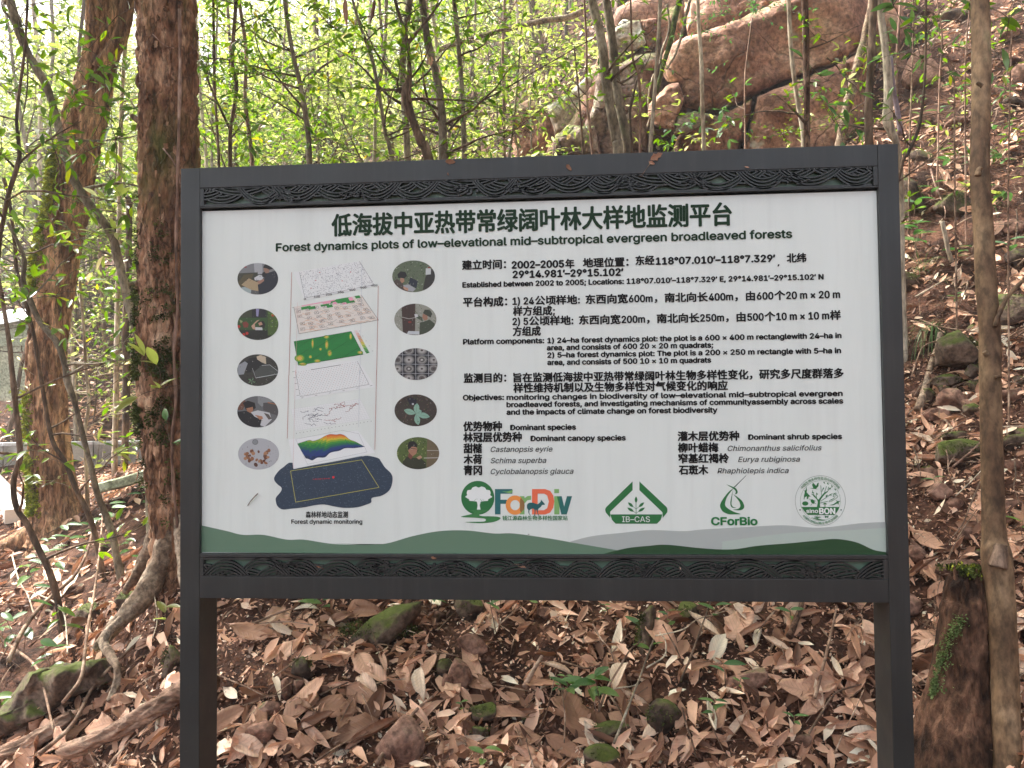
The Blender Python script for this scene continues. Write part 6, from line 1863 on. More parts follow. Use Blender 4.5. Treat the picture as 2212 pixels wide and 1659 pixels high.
for k, (pts, w, lb) in enumerate([
    ([(1100, 1655), (1560 - 0, 1262)], 0, ''),
    ([(1580, 1664), (1612, 1600), (1650, 1510), (1672, 1400), (1700, 1330), (1720, 1262)], 8, 'long curved greenish stem rising from the bottom centre of the bank'),
    ([(1520, 1620), (1560, 1560), (1598, 1490), (1650, 1420), (1690, 1380)], 6, 'second thin stem crossing the curved one in the bank'),
    ([(2330 - 0, 1262), (2290, 1420)], 0, ''),
    ([(3202 - 980, 1), (3200, 2)], 0, ''),
    ([(1217, 1400), (1190, 1440), (1150, 1560)], 0, '')]):
    if not w: continue
# curved stems in the gap (pixels from crops)
def gx(x): return 1026 + .3174 * x
def gy(y): return 1242 + .3174 * y
STK = [
    ([(gx(945), gy(1314)), (gx(1000), gy(1170)), (gx(1060), gy(1010)), (gx(1110), gy(880)), (gx(1160), gy(740)), (gx(1210), gy(600))], 5.5, M_GREY_BARK, 'long curved greenish stem rising from the bottom centre of the bank', .09),
    ([(gx(860), gy(920)), (gx(960), gy(880)), (gx(1080), gy(860)), (gx(1110), gy(820))], 3.5, M_PALE_BARK, 'pale creeping runner joining the curved stem', .06),
    ([(gx(1160), gy(740)), (gx(1280), gy(660)), (gx(1290), gy(560)), (gx(1250), gy(495))], 3.5, M_PALE_BARK, 'pale hooked runner above the curved stem', .06),
    ([(gx(1220), gy(520)), (gx(1400), gy(480)), (gx(1500), gy(410)), (gx(1620), gy(370)), (gx(1705), gy(345))], 3, M_PALE_BARK, 'long pale runner reaching right from the hooked one', .06),
    ([(gx(840), gy(1020)), (gx(900), gy(860)), (gx(980), gy(720)), (gx(1060), gy(590)), (gx(1140), gy(540))], 5, M_STICK, 'reddish brown stick leaning across the bank centre', .05),
    ([(gx(1390), gy(870)), (gx(1460), gy(700)), (gx(1530), gy(500)), (gx(1590), gy(330)), (gx(1650), gy(190))], 4, M_DARK_BARK, 'thin dark upright stem right of the bank centre', .08),
    ([(gx(2120), gy(480)), (gx(2160), gy(380)), (gx(2205), gy(250)), (gx(2215), gy(170))], 14, M_RED_BARK, 'thick reddish stick standing under the rail at right', .03),
    ([(gx(2290), gy(910)), (gx(2330), gy(760)), (gx(2390), gy(520)), (gx(2440), gy(290))], 7, M_STICK, 'pale lichened stick leaning up near the right post', .04),
    ([(gx(2250), gy(1130)), (gx(2330), gy(1000)), (gx(2430), gy(860)), (gx(2600), gy(800))], 5, M_STICK, 'slanting stick lying right beside the right post', .03),
    ([(gx(2420), gy(1290)), (gx(2490), gy(1130)), (gx(2560), gy(990)), (gx(2620), gy(850))], 3, M_STICK, 'very thin stick touching the right post near the bottom', .04),
    ([(gx(1400), gy(960)), (gx(1430), gy(1080)), (gx(1470), gy(1200)), (gx(1490), gy(1290))], 5, M_RED_BARK, 'red brown twig at the bottom right of the mossy stone', .03),
    ([(gx(800), gy(390)), (gx(850), gy(480)), (gx(920), gy(570)), (gx(940), gy(640))], 4.5, M_STICK, 'short brown stick among the curled leaves in the centre', .03),
    ([(gx(590), gy(640)), (gx(680), gy(670)), (gx(760), gy(690)), (gx(860), gy(665)), (gx(950), gy(650))], 4.5, M_STICK, 'wavy twig lying level in the bank centre', .03),
    ([(gx(340), gy(800)), (gx(400), gy(690)), (gx(460), gy(590))], 12, M_ROTLOG, 'short thick broken stick left of the curled leaves', .02),
    ([(gx(440), gy(1140)), (gx(490), gy(1020)), (gx(520), gy(900)), (gx(545), gy(790)), (gx(560), gy(720))], 2.6, M_STICK, 'thin upright dry stalk with leaves near the bank centre', .05),
    ([(gx(610), gy(1230)), (gx(615), gy(1060)), (gx(600), gy(930)), (gx(590), gy(850))], 3.2, M_STICK, 'second thin upright dry stalk right of the first', .05),
    ([(820, 1660), (860, 1600), (905, 1545), (940, 1515)], 9, M_ROTLOG, 'rolled bark strip lying right of the large reddish stone', .02),
    ([(690, 1655), (760, 1610), (800, 1598)], 5, M_STICK, 'dark twig at the bottom left of the bank', .02),
    ([(700, 1512), (730, 1498), (760, 1485)], 4, M_DARK_BARK, 'short dark twig beside the flat brown stone', .02),
    ([(500, 1380), (560, 1362), (600, 1345), (640, 1330)], 6, M_ROTLOG, 'pale broken branch near the left post under the rail', .03),
    ([(470, 1470), (540, 1500), (590, 1520), (640, 1490)], 3, M_STICK, 'thin bent twig near the left post', .03),
    ([(600, 1480), (650, 1440), (670, 1400)], 3.6, M_STICK, 'thin twig pointing at the mossy stone', .03),
    ([(1962, 735), (2040, 752), (2120, 764), (2212, 778)], 3.4, M_STICK, 'long level twig crossing the right slope behind the trunk', .1),
    ([(1962, 840), (1975, 800), (1990, 772), (2030, 758)], 3, M_STICK, 'bent twig above the dead root', .05),
    ([(2005, 1300), (2060, 1180), (2100, 1120)], 3, M_STICK, 'thin twig in front of the dark soil at right', .03),
    ([(2183, 575), (2186, 540), (2190, 500), (2188, 470)], 5, M_DARK_BARK, 'short dark upright stick right of the trunk', .03),
    ([(2108, 1060), (2090, 1100), (2070, 1150), (2040, 1190)], 4, M_STICK, 'slanting twig left of the trunk above the stump', .03),
    ([(0, 1428), (30, 1460), (79, 1498), (100, 1530), (108, 1561), (118, 1605), (130, 1660)], 8, M_STICK, 'forked brown branch standing at the lower left', .16),
    ([(32, 1515), (60, 1450), (95, 1397), (130, 1360), (168, 1324), (196, 1270), (209, 1213)], 8, M_STICK, 'long slanting pale branch over the mossy rock', .2),
    ([(36, 1250), (52, 1310), (70, 1340), (84, 1385), (92, 1400)], 4, M_PALE_BARK, 'thin pale stem left above the mossy rock', .15),
    ([(150, 1632), (187, 1577), (196, 1515), (202, 1450), (213, 1380), (221, 1308), (228, 1220), (231, 1134)], 5, M_STICK, 'long thin upright stem in front of the thick root', .22),
    ([(10, 1500), (14, 1580), (6, 1660)], 6, M_DARK_BARK, 'dark short stem at the lower left edge', .1),
    ([(40, 1610), (70, 1560), (110, 1520), (140, 1490)], 3, M_STICK, 'thin twig on the mossy rock', .08),
    ([(90, 1340), (130, 1362), (150, 1390), (156, 1440), (158, 1480)], 4.5, M_PALE_BARK, 'lichened pale twig hanging over the mossy rock', .15),
    ([(330, 1260), (345, 1330), (350, 1380), (340, 1420)], 2.6, M_PALE_BARK, 'hair thin root hanging from the big tree root', .08),
]
for pts, w, m, lb, lf_ in STK:
    wood('dead_stick', pts, 3, w, w * .6, m, lb, 'stick', 8, .0007, grd=True, lift=lf_, group='sticks and thin stems on the bank', res=28)

rs_ = random.Random(21)
for k in range(34):          # dead branches, roots and vines tangled over the right slope
    x, y = rs_.uniform(1955, 2200), rs_.uniform(10, 1150); L_ = rs_.uniform(50, 150); a = rs_.choice([rs_.uniform(-.9, -.1), rs_.uniform(1.1, 1.9), rs_.uniform(-.9, -.2)])
    pts = [(x, y), (x + L_ * .35 * math.cos(a) + rs_.uniform(-8, 8), y + L_ * .35 * math.sin(a)), (x + L_ * .7 * math.cos(a) + rs_.uniform(-10, 10), y + L_ * .7 * math.sin(a) + rs_.uniform(-8, 8)), (x + L_ * math.cos(a), y + L_ * math.sin(a))]
    wood('dead_stick', pts, 4, rs_.uniform(2.0, 5.5), 1.2, rs_.choice([M_STICK, M_PINK_BARK, M_PALE_BARK, M_DARK_BARK]),
         fresh(f"{('thin', 'thick', 'forked looking', 'pale', 'reddish')[k % 5]} {('level', 'slanting', 'hanging')[0 if abs(a) < .3 else 1 if a < 1 else 2]} dead stick on the {('top', 'upper', 'middle', 'lower')[min(3, int(y / 300))]} right slope {'left' if x < 2115 else 'right'} of the trunk", ['long' if L_ > 100 else 'short', 'brown']),
         'stick', 6, .0005, grd=True, lift=rs_.uniform(.04, .16), group='dead sticks tangled over the right slope', res=18)
for k, (x, y0, y1, D_) in enumerate([(1965, -5, 300, 5.6), (2030, -5, 170, 6.0), (2062, 140, 330, 4.6), (2085, -5, 260, 5.4), (2178, 60, 420, 3.9)]):
    add_tree('sapling', f"{('thin', 'slender', 'wiry', 'bare')[k % 4]} {('brown', 'grey')[k // 4]} sapling stem rising on the right slope {('by the pale trunk', 'near the glossy leaf bunch', 'left of the brown trunk', 'close left of the brown trunk', 'close right of the brown trunk', 'near the right edge', 'at the right edge, lowest', 'beside the sign corner')[k]}",
             [(x + rs_.uniform(-14, 14), y0, 3), (x + rs_.uniform(-8, 8), (y0 + y1) / 2, 3.4), (x, y1, 4)], D_, M_PINK_BARK if k % 2 else M_STICK, nbr=3, leaf=M_LEAF, llen=.06, spacing=.12, bl=(.2, .5), sides=6, twigs=(1, 2), extend=y0 < 0)

# tree roots hanging on the cliff
for k, (pts, w, m, lb) in enumerate([
    ([(1470, -5), (1458, 40), (1448, 90), (1436, 130), (1428, 160), (1418, 200)], 13, M_MOSS_DK, 'mossy green root running down the cliff crack'),
    ([(1490, 0), (1476, 60), (1462, 110), (1440, 150)], 7, M_GREY_BARK, 'grey root beside the mossy root on the cliff'),
    ([(1440, 10), (1446, 60), (1430, 110), (1424, 140)], 5, M_GREY_BARK, 'pale root left of the mossy root on the cliff'),
    ([(1412, 160), (1404, 190), (1400, 220), (1404, 250), (1398, 275)], 4, M_PALE_BARK, 'thin curling root beside the wedge stone'),
]):
    wood('tree_root', pts, 7.45, w, w * .6, m, lb, 'root', 10, .006)

# stump
M_STMOSS = leaf_mat('stump_moss', [(0, (.06, .10, .03)), (.5, (.14, .20, .07)), (1, (.26, .33, .14))], .3, .7, .2)
stump = empty('rotten_stump', ground_hit(2060, 1655)[0], 'dark rotten stump with a streak of green moss left of the brown trunk', 'stump')
SD = 2.66
rows = [(2092, 1240, 18), (2088, 1252, 34), (2086, 1275, 42), (2090, 1302, 50), (2086, 1372, 56), (2082, 1440, 60), (2078, 1509, 72), (2074, 1560, 84), (2068, 1614, 92), (2064, 1670, 98), (2060, 1740, 104)]
P = np.array([at(x, y, SD) for x, y, w in rows]); R = np.array([w * SD / F_PX for x, y, w in rows])
X = smooth_path(np.hstack([P, R[:, None]]), 120)
def sdisp(P, th, R, D):
    out = bark_disp(.014, 22, 'furrow')(P, th, R, D)
    for i in range(min(10, len(P))): out[i] += rng.normal(0, .006, len(th))
    return out
V, Q, T = tube(X[:, :3], X[:, 3], 90, sdisp)
obj('stump_wood', make_mesh('stump_wood', V, [Q, T], M_STUMP, True), stump)
for k in range(9):          # jagged splinters at the top
    a = k * .7; c = P[1] + np.array([math.cos(a), math.sin(a), 0]) * R[1] * .8
    V, Q, T = tube(np.array([c + [0, 0, -.06], c + [0, 0, .0], c + [random.uniform(-.01, .01), 0, random.uniform(.015, .05)]]), [.014, .011, .002], 6); obj('splinter', make_mesh('splinter', V, [Q, T], M_STUMP, False), stump)
ms, mn = [], []
for (x0, y0), (x1, y1) in (((2072, 1330), (2060, 1370)), ((2058, 1366), (2040, 1440)), ((2046, 1420), (2022, 1500)), ((2026, 1480), (2008, 1508))):
    for t in np.linspace(0, 1, 30):
        for q in range(5):
            x, y = x0 + (x1 - x0) * t + random.gauss(-16, 3.5 + 3.5 * (y0 > 1400)), y0 + (y1 - y0) * t
            k = int(np.argmin(abs(X[:, 2] - at(x, y, SD)[2]))); c = X[k, :3]; r = X[k, 3]
            lx = np.clip((at(x, y, SD) - c)[0] / r, -.96, .96); n_ = np.array([lx, -math.sqrt(1 - lx * lx), 0]); ms.append(c + n_ * r * 1.02); ms[-1][2] = at(x, y, SD - r * .5)[2]; mn.append(n_)
moss_tufts(np.array(ms), np.array(mn), 1100, .005, .010, M_STMOSS, stump, 'moss')
tp = np.array([P[0] + [random.gauss(0.01, .03), random.gauss(0, .03), random.uniform(0, .012)] for _ in range(60)])
moss_tufts(tp, np.tile([0, 0, 1.], (60, 1)), 900, .006, .014, M_MOSS_DK, stump, 'moss')
moss_tufts(tp, np.tile([0, 0, 1.], (60, 1)), 300, .006, .014, M_MOSS, stump, 'moss')

# moss on hero stones
mp_, mn_ = [], []
for (p, s), (px, py, w, h, mo, rl, lb) in zip(HEROSTONES, STONES):
    if mo:
        for _ in range(int(20 + 900 * s * s * 4)):
            a = random.uniform(0, 2 * PI); e = random.uniform(.1, 1); d = np.array([math.cos(a) * math.cos(e), -abs(math.sin(a)) * math.cos(e), math.sin(e)])
            mp_.append(p + d * np.array([w, min(w, h), h]) / w * s * .46 * (1 if w >= h else w / h)); mn_.append(d)
o = moss_tufts(np.array(mp_), np.array(mn_), 7000, .006, .010, M_MOSS_DK, None, 'stone_moss'); tag(o, 'dark green moss tufts growing on the stones', kind='stuff')


# unseen crowns above the frame, placed there to shade the bank and the sign
def shade_crown_mesh(seed, n=4200, r=(2.4, 2.4, 1.1), size=.15):
    g = np.random.default_rng(seed)
    cl = g.normal(size=(26, 3)); cl = cl / np.linalg.norm(cl, axis=1)[:, None] * g.random(26)[:, None] ** .4
    c = cl[g.integers(0, 26, n)] + g.normal(0, .20, (n, 3)); c *= np.array(r)
    V, Q = scatter(c, unit(g.normal(size=(n, 3)) + [0, 0, -.2]), unit(g.normal(0, .5, (n, 3)) + [0, 0, 1]), size * g.uniform(.6, 1.2, n), FAR_T, 1.5)
    return make_mesh('crown', V, [Q], M_LEAF, False)
CR = [shade_crown_mesh(1), shade_crown_mesh(2)]
def crown(root, c, k, s=1.0):
    o = bpy.data.objects.new('crown', CR[k % 2]); COL.objects.link(o); o.parent = root; o['kind'] = 'stuff'
    o.location = Vector(c) - root.location; o.rotation_euler = (0, 0, k * 1.3); o.scale = (s, s, s)
    b_ = Vector(c) - root.location
    return o
def shade_tree(x, y, hh, label, crowns):  # whole unseen tree, added off frame for the shade it casts
    g = h1(x, y); P = wander((x, y, g - .2), (0, 0, 1), hh, 10, .03); V, Q, T = tube(P, np.linspace(.16, .07, 11), 14)
    root = empty('shade_tree', (x, y, g), label, 'tree'); obj('trunk', make_mesh('trunk', V, [Q, T], M_BARKB, True), root)
    for k, c in enumerate(crowns):
        crown(root, (x + c[0], y + c[1], g + hh + c[2]), k, c[3])
        V, Q, T = tube(np.array([P[6], (P[6] + np.array([x + c[0], y + c[1], g + hh + c[2]])) / 2 + [0, 0, .3], [x + c[0], y + c[1], g + hh + c[2]]]), [.05, .035, .015], 7); obj('limb', make_mesh('limb', V, [Q, T], M_BARKB, True), root)
crown(rootA, (-1.9, 1.9, 6.3), 0, 1.0); crown(rootA, (-.2, 2.4, 6.8), 1, .9)
crown(rootB, (-3.9, 3.6, 7.0), 1, 1.0)
crown(rootZ, (1.9, 1.2, 5.6), 0, .8); crown(rootZ, (3.0, 2.2, 6.6), 1, .9)
shade_tree(-5.2, -.6, 6.0, 'unseen tree added for shade outside the picture on the left', [(0, 0, .3, 1.15), (-1.6, 1.6, .8, 1.0), (1.8, -.6, .2, 1.0), (.6, 2.0, .5, .95)])
shade_tree(4.6, -1.4, 6.2, 'unseen tree added for shade outside the picture on the right', [(0, 0, .3, 1.1), (-1.4, 1.6, .6, .9)])
# ------------------------------------------------------------------ background thicket
def project(p):
    q = (np.asarray(p) - CAM) @ CW
    return 1106 + F_PX * q[..., 0] / q[..., 2], 829.5 + F_PX * q[..., 1] / q[..., 2], q[..., 2]


def treelet(h, nbr, l, mat, tpls, sp_=.055, bl=(.4, 1.1), seed=0, low=.18):
    st = wander((0, 0, -.3), (random.uniform(-.15, .15), random.uniform(-.1, .1), 1), h + .3, 12, .07)
    R = np.linspace(.02 * h / 3 + .006, .004, len(st))
    br, tw = branch_out(st, R, nbr, bl[0], bl[1], low, 1, .35, (3, 6))
    V, Q, T = tube(st, R, 7)
    m1 = make_mesh('trunk', V, [Q, T], M_DARK_BARK if seed % 2 else M_GREY_BARK, True)
    m2 = tubes_mesh('twig', br + [(t, np.full(len(t), .0014)) for t in tw], M_DARK_BARK, 3)
    m3 = leaf_mesh('foliage', leaves_on(tw, sp_, l), tpls, mat)
    return m1, m2, m3


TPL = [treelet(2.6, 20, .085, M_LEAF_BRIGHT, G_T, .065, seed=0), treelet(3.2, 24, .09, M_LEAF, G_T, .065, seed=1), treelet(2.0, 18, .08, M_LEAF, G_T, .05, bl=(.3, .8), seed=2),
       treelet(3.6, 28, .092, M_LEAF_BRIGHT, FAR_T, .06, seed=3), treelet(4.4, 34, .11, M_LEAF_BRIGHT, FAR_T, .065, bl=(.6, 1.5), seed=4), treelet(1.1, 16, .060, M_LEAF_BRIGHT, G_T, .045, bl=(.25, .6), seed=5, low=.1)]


def place_tree(k, x, y, s, rz, label, group, name='young_tree', sink=.0):
    r = empty(name, (x, y, h1(x, y) - sink), label, 'tree' if name != 'low_bush' else 'bush', group)
    r.rotation_euler = (random.gauss(0, .06), random.gauss(0, .06), rz); r.scale = (s, s, s)
    for nm, me in zip(('trunk', 'twig', 'foliage'), TPL[k]):
        o = bpy.data.objects.new(nm, me); COL.objects.link(o); o.parent = r
        if nm != 'trunk': o['kind'] = 'stuff'
    return r


def zone_label(u, d):
    side = ('at the far left edge' if u < 60 else 'left of the big bark tree' if u < 310 else 'just right of the big bark tree' if u < 560 else
            'left of the wavy grey trunk' if u < 640 else 'between the wavy trunk and the broken fork' if u < 860 else 'behind the broken forked tree' if u < 1000 else 'right of the grey pole trunk' if u < 1130 else 'at the left end of the rocks')
    dist = 'nearest' if d < 8.5 else 'middle distance' if d < 13 else 'distant' if d < 20 else 'farthest'
    dist = ('nearest', 'near', 'fairly near', 'middle distance', 'distant', 'very distant', 'farthest')[min(6, int((d - 6.5) / 3.6))]
    near = min([(0, 'top left corner'), (110, 'leaning tree bend'), (228, 'mossy tree top'), (300, "big trunk's left side"), (425, "big trunk's right side"), (463, 'first dark trunk'), (508, 'forked second trunk'), (640, 'wavy trunk'), (560, 'long oblique limb'), (800, 'stem with pale patch'),
                (720, 'hanging rolled leaf'), (880, 'broken fork'), (935, 'curved grey trunk'), (995, 'pole trunk'), (1080, 'leaning dead log'), (1180, 'left rocks'), (1290, 'twin mottled trunks'), (1400, 'wedge stone')], key=lambda q: abs(q[0] - u))
    return fresh(f"{dist} {random.choice(['tall', 'bushy', 'loose', 'slim', 'dense'])} young tree {'left' if u < near[0] else 'right'} of the {near[1]}", ['bright', 'pale green', 'wide'])


GT = 'leafy young trees of the bright thicket'
spots = []
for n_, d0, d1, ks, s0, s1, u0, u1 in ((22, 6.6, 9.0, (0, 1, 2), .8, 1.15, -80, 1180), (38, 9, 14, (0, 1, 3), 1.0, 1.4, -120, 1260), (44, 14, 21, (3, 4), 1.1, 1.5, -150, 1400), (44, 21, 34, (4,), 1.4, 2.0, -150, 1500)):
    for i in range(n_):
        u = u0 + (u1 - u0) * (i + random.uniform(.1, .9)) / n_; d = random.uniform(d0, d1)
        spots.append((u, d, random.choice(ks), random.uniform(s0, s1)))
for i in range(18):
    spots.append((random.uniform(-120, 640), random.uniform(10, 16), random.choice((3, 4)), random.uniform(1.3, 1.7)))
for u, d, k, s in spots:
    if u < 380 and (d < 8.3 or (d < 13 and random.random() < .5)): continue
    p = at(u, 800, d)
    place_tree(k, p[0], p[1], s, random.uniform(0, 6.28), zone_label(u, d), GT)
for u, d, s, lb in ((1120, 6.6, .9, 'low bright bush above the sign near the rocks'), (1190, 7.2, .8, 'second low bush left of the pink rock'), (1060, 7.0, 1.1, 'low bush right of the pole trunk above the sign'), (960, 6.3, 1.0, 'low bush under the curved grey trunk'),
                    (800, 6.2, 1.1, 'low leafy bush above the sign centre left'), (700, 6.4, 1.1, 'low leafy bush beside the wavy trunk'), (560, 6.4, 1.1, 'low bush right of the big bark tree'), (880, 6.8, 1.2, 'low bush behind the broken fork'), (620, 7.4, 1.2, 'low bush behind the wavy trunk'),
                    (200, 9.6, 1.0, 'low bush behind the wall left of the big bark tree'), (250, 10.4, 1.1, 'low green bush on the far slope beside the upright slim tree'), (300, 9.4, .9, 'small bush beside the wall next to the big bark tree'), (60, 10.0, 1.1, 'low bush behind the grey box'),
                    (20, 9.6, .9, 'low bush at the left edge behind the wall'), (350, 11.5, 1.2, 'low bush far behind the big bark tree'), (225, 12.5, 1.4, 'rounded bush higher on the far slope')):
    # top of the bush is what shows: it stands where the ground is seen or hidden
    p = at(u, 800, d); x, y = p[0], p[1]
    top_need = at(u, 300, d)[2] - .12 if u > 400 else None
    s2 = s
    if top_need is not None: s2 = max(s, (top_need - h1(x, y)) / 1.15)
    place_tree(5 if s2 < 1.8 else 2, x, y, s2 if s2 < 1.8 else s2 / 1.8, random.uniform(0, 6), lb, 'low bushes', 'low_bush')

# the wooded hillside far behind reads as one mass
C, D, N, Ls = [], [], [], []
nF = 60000
u = rng.uniform(-250, 1500, nF); d = rng.uniform(24, 46, nF)
for i in range(nF):
    pass
base = CAM[None] + (np.stack([(u - 1106) / F_PX, np.zeros(nF), np.ones(nF)], 1) @ CW.T) * d[:, None]
hz = H(base[:, 0], base[:, 1], False)
clump = vnoise(base[:, 0], base[:, 1], .35, 5)
zz = hz + (3.2 + 1.5 * clump) * rng.random(nF) ** .7 + .3
C = np.stack([base[:, 0], base[:, 1], zz], 1)
V, Q = scatter(C, unit(rng.normal(size=(nF, 3))), unit(rng.normal(size=(nF, 3)) + [0, 0, .8]), rng.uniform(.14, .30, nF), FAR_T, 1.6)
o = obj('distant_wood', make_mesh('distant_wood', V, [Q], M_LEAF_BRIGHT, False)); tag(o, 'far wooded hillside glowing pale green through the trees', kind='stuff')


# ------------------------------------------------------------------ sprigs, seedlings, grass
def sprig(px, py, d, n, span, l, mat, label, name='leafy_sprig', up=(0, 0, .3), heroes=10):
    p = at(px, py, d); root = empty(name, p, label, 'sprig', 'leafy sprigs')
    main = [wander(p, np.array(up) + rng.normal(0, .6, 3), span * random.uniform(.6, 1), 5, .25, -.03) for _ in range(n)]
    o = obj('twig', tubes_mesh('twig', [(m, np.linspace(.0025, .001, len(m))) for m in main], M_DARK_BARK, 4), root); o['kind'] = 'stuff'
    C, D, N, Ls = leaves_on(main, l * .75, l, start=.05)
    for i in range(min(len(C), heroes)): hero_leaf(root, C[i], D[i], N[i], Ls[i], mat)
    if len(C) > heroes:
        o = obj('foliage', leaf_mesh('foliage', (C[heroes:], D[heroes:], N[heroes:], Ls[heroes:]), G_T, mat), root); o['kind'] = 'stuff'


for a in [(1560, 30, 6.9, 9, .35, .05, M_LEAF_COOL, 'small glossy leaves over the overhanging slab, left bunch'), (1630, 20, 6.9, 10, .38, .05, M_LEAF_COOL, 'small glossy leaves over the overhanging slab, middle bunch'),
          (1700, 16, 6.8, 9, .35, .05, M_LEAF_COOL, 'small glossy leaves over the overhanging slab, right bunch'), (1520, 70, 6.9, 6, .3, .045, M_LEAF_COOL, 'small leaves hanging left below the slab'),
          (1488, 208, 6.8, 2, .18, .06, M_LEAF_BRIGHT, 'bright narrow leaves beside the wedge stone'), (1500, 300, 6.3, 7, .3, .06, M_LEAF_BRIGHT, 'green leaves at the foot of the wedge stone'), (1440, 312, 6.3, 6, .28, .06, M_LEAF, 'green leaves above the sign right of the olive pole'),
          (1547, 150, 6.9, 2, .12, .05, M_LEAF_COOL, 'pair of pale leaves on the big boulder'), (1240, 170, 6.4, 5, .4, .07, M_LEAF_BRIGHT, 'bright leaves left of the twin mottled trunks'), (1200, 90, 7.2, 8, .5, .065, M_LEAF_BRIGHT, 'leaves at the left top of the rocks'),
          (1130, 180, 7.6, 9, .6, .06, M_LEAF_BRIGHT, 'loose leaves on the mossy left rock'), (1230, 230, 7.6, 7, .5, .055, M_LEAF, 'leaves in front of the grey green rock'), (1300, 30, 7.2, 6, .5, .06, M_LEAF, 'leaves at the top beside the twin trunks'),
          (1768, 162, 4.7, 3, .22, .085, M_LEAF_COOL, 'pointed pale leaves right of the peeling trunk'), (1785, 225, 4.7, 4, .28, .09, M_LEAF_COOL, 'long pale leaves above the sign right of the peeling trunk'), (1830, 205, 4.9, 4, .3, .07, M_LEAF_BRIGHT, 'small bright leaves before the leaning trunk'),
          (1994, 130, 4.4, 7, .26, .085, M_LEAF_COOL, 'bunch of glossy round leaves on the dark stem at right'), (1930, 12, 4.0, 5, .2, .10, M_LEAF_COOL, 'large glossy leaves hanging at the top right of the pale trunk'), (2030, 60, 5.2, 3, .2, .07, M_LEAF_COOL, 'few leaves near the top of the right slope'),
          (2090, 20, 3.6, 3, .16, .10, M_LEAF, 'dark leaves left of the brown trunk top'), (2180, 40, 3.4, 4, .25, .09, M_LEAF_COOL, 'leaves right of the brown trunk top'), (2195, 140, 3.6, 3, .2, .08, M_LEAF_BRIGHT, 'green leaves right of the trunk high up'),
          (1800, 260, 5.6, 8, .35, .04, M_LEAF, 'fine narrow leaves above the sign near its right end'), (1690, 290, 5.8, 8, .35, .04, M_LEAF, 'fine leaves above the sign left of the peeling trunk'),
          (345, 838, 3.6, 4, .2, .12, M_LEAF_BRIGHT, 'large bright serrated leaves in front of the big tree trunk'), (370, 958, 3.6, 3, .16, .08, M_LEAF_COOL, 'small twig with three leaves against the big trunk'), (205, 1015, 4.4, 3, .2, .09, M_LEAF_BRIGHT, 'bright leaves before the low wall'),
          (120, 640, 4.6, 6, .45, .085, M_LEAF, 'dark leaves crossing the mossy leaning tree'), (60, 700, 4.2, 6, .35, .10, M_LEAF, 'large dark leaves in front of the grey box'), (250, 500, 4.4, 5, .3, .09, M_LEAF_BRIGHT, 'bright leaves beside the leaning slender tree'),
          (230, 230, 4.2, 9, .5, .09, M_LEAF, 'spray of dark green leaves left of the big trunk'), (250, 300, 4.2, 9, .5, .09, M_LEAF, 'lower spray of leaves left of the big trunk'), (120, 330, 4.6, 4, .55, .085, M_LEAF, 'leaves before the leaning tree bend'), (190, 180, 4.4, 4, .5, .085, M_LEAF, 'upper leaves over the leaning tree'),
          (40, 60, 4.6, 4, .6, .08, M_LEAF, 'leaves in the top left corner'), (230, 60, 4.6, 4, .55, .08, M_LEAF, 'leaves at the top beside the big trunk'), (20, 200, 4.8, 4, .6, .08, M_LEAF, 'leaves on the left edge below the corner'), (30, 470, 4.8, 7, .5, .08, M_LEAF, 'leaves on the left edge at sign height'),
          (560, 40, 4.8, 8, .55, .075, M_LEAF, 'leaves hanging at the top right of the big trunk'), (450, 160, 5.0, 8, .5, .07, M_LEAF, 'leaves beside the first dark trunk'), (720, 60, 5.2, 7, .5, .075, M_LEAF, 'leaves left of the grey stem with pale patch'), (1000, 60, 5.6, 6, .5, .075, M_LEAF, 'leaves around the pole trunk top'),
          (540, 290, 5.0, 9, .5, .075, M_LEAF, 'dense leaves just above the sign left'), (730, 310, 5.2, 9, .5, .075, M_LEAF, 'dense leaves just above the sign left of centre'), (1090, 300, 5.6, 8, .45, .07, M_LEAF_BRIGHT, 'dense bright leaves above the sign right of centre')]:
    sprig(*a)


rs_ = random.Random(64)
for k in range(20):
    x, y = rs_.uniform(1955, 2205), rs_.uniform(10, 430)
    g_, d_ = ground_hit(x, y + 12)
    sprig(x, y, d_ - .25, rs_.randint(2, 4), .26, rs_.uniform(.06, .10), rs_.choice([M_LEAF, M_LEAF_COOL, M_LEAF_BRIGHT]), fresh(f"{('glossy', 'pointed', 'drooping', 'small', 'bright')[k % 5]} leaves on twig {('atop', 'high on', 'on')[min(2, int(y / 150))]} the right slope {'left' if x < 2118 else 'right'} of the trunk", ['few', 'loose', 'green']), heroes=12)
for k in range(6):
    x, y = rs_.uniform(1300, 1880), rs_.uniform(200, 310)
    sprig(x, y, rs_.uniform(5.6, 6.9), rs_.randint(2, 5), .34, rs_.uniform(.05, .08), rs_.choice([M_LEAF, M_LEAF_COOL, M_LEAF_BRIGHT]), fresh(f"{('small', 'narrow', 'bright', 'glossy')[k % 4]} leafy twig before the cliff {('left', 'middle', 'right')[min(2, int((x - 1300) / 195))]} part", ['upper', 'lower', 'thin', 'loose']), heroes=10)


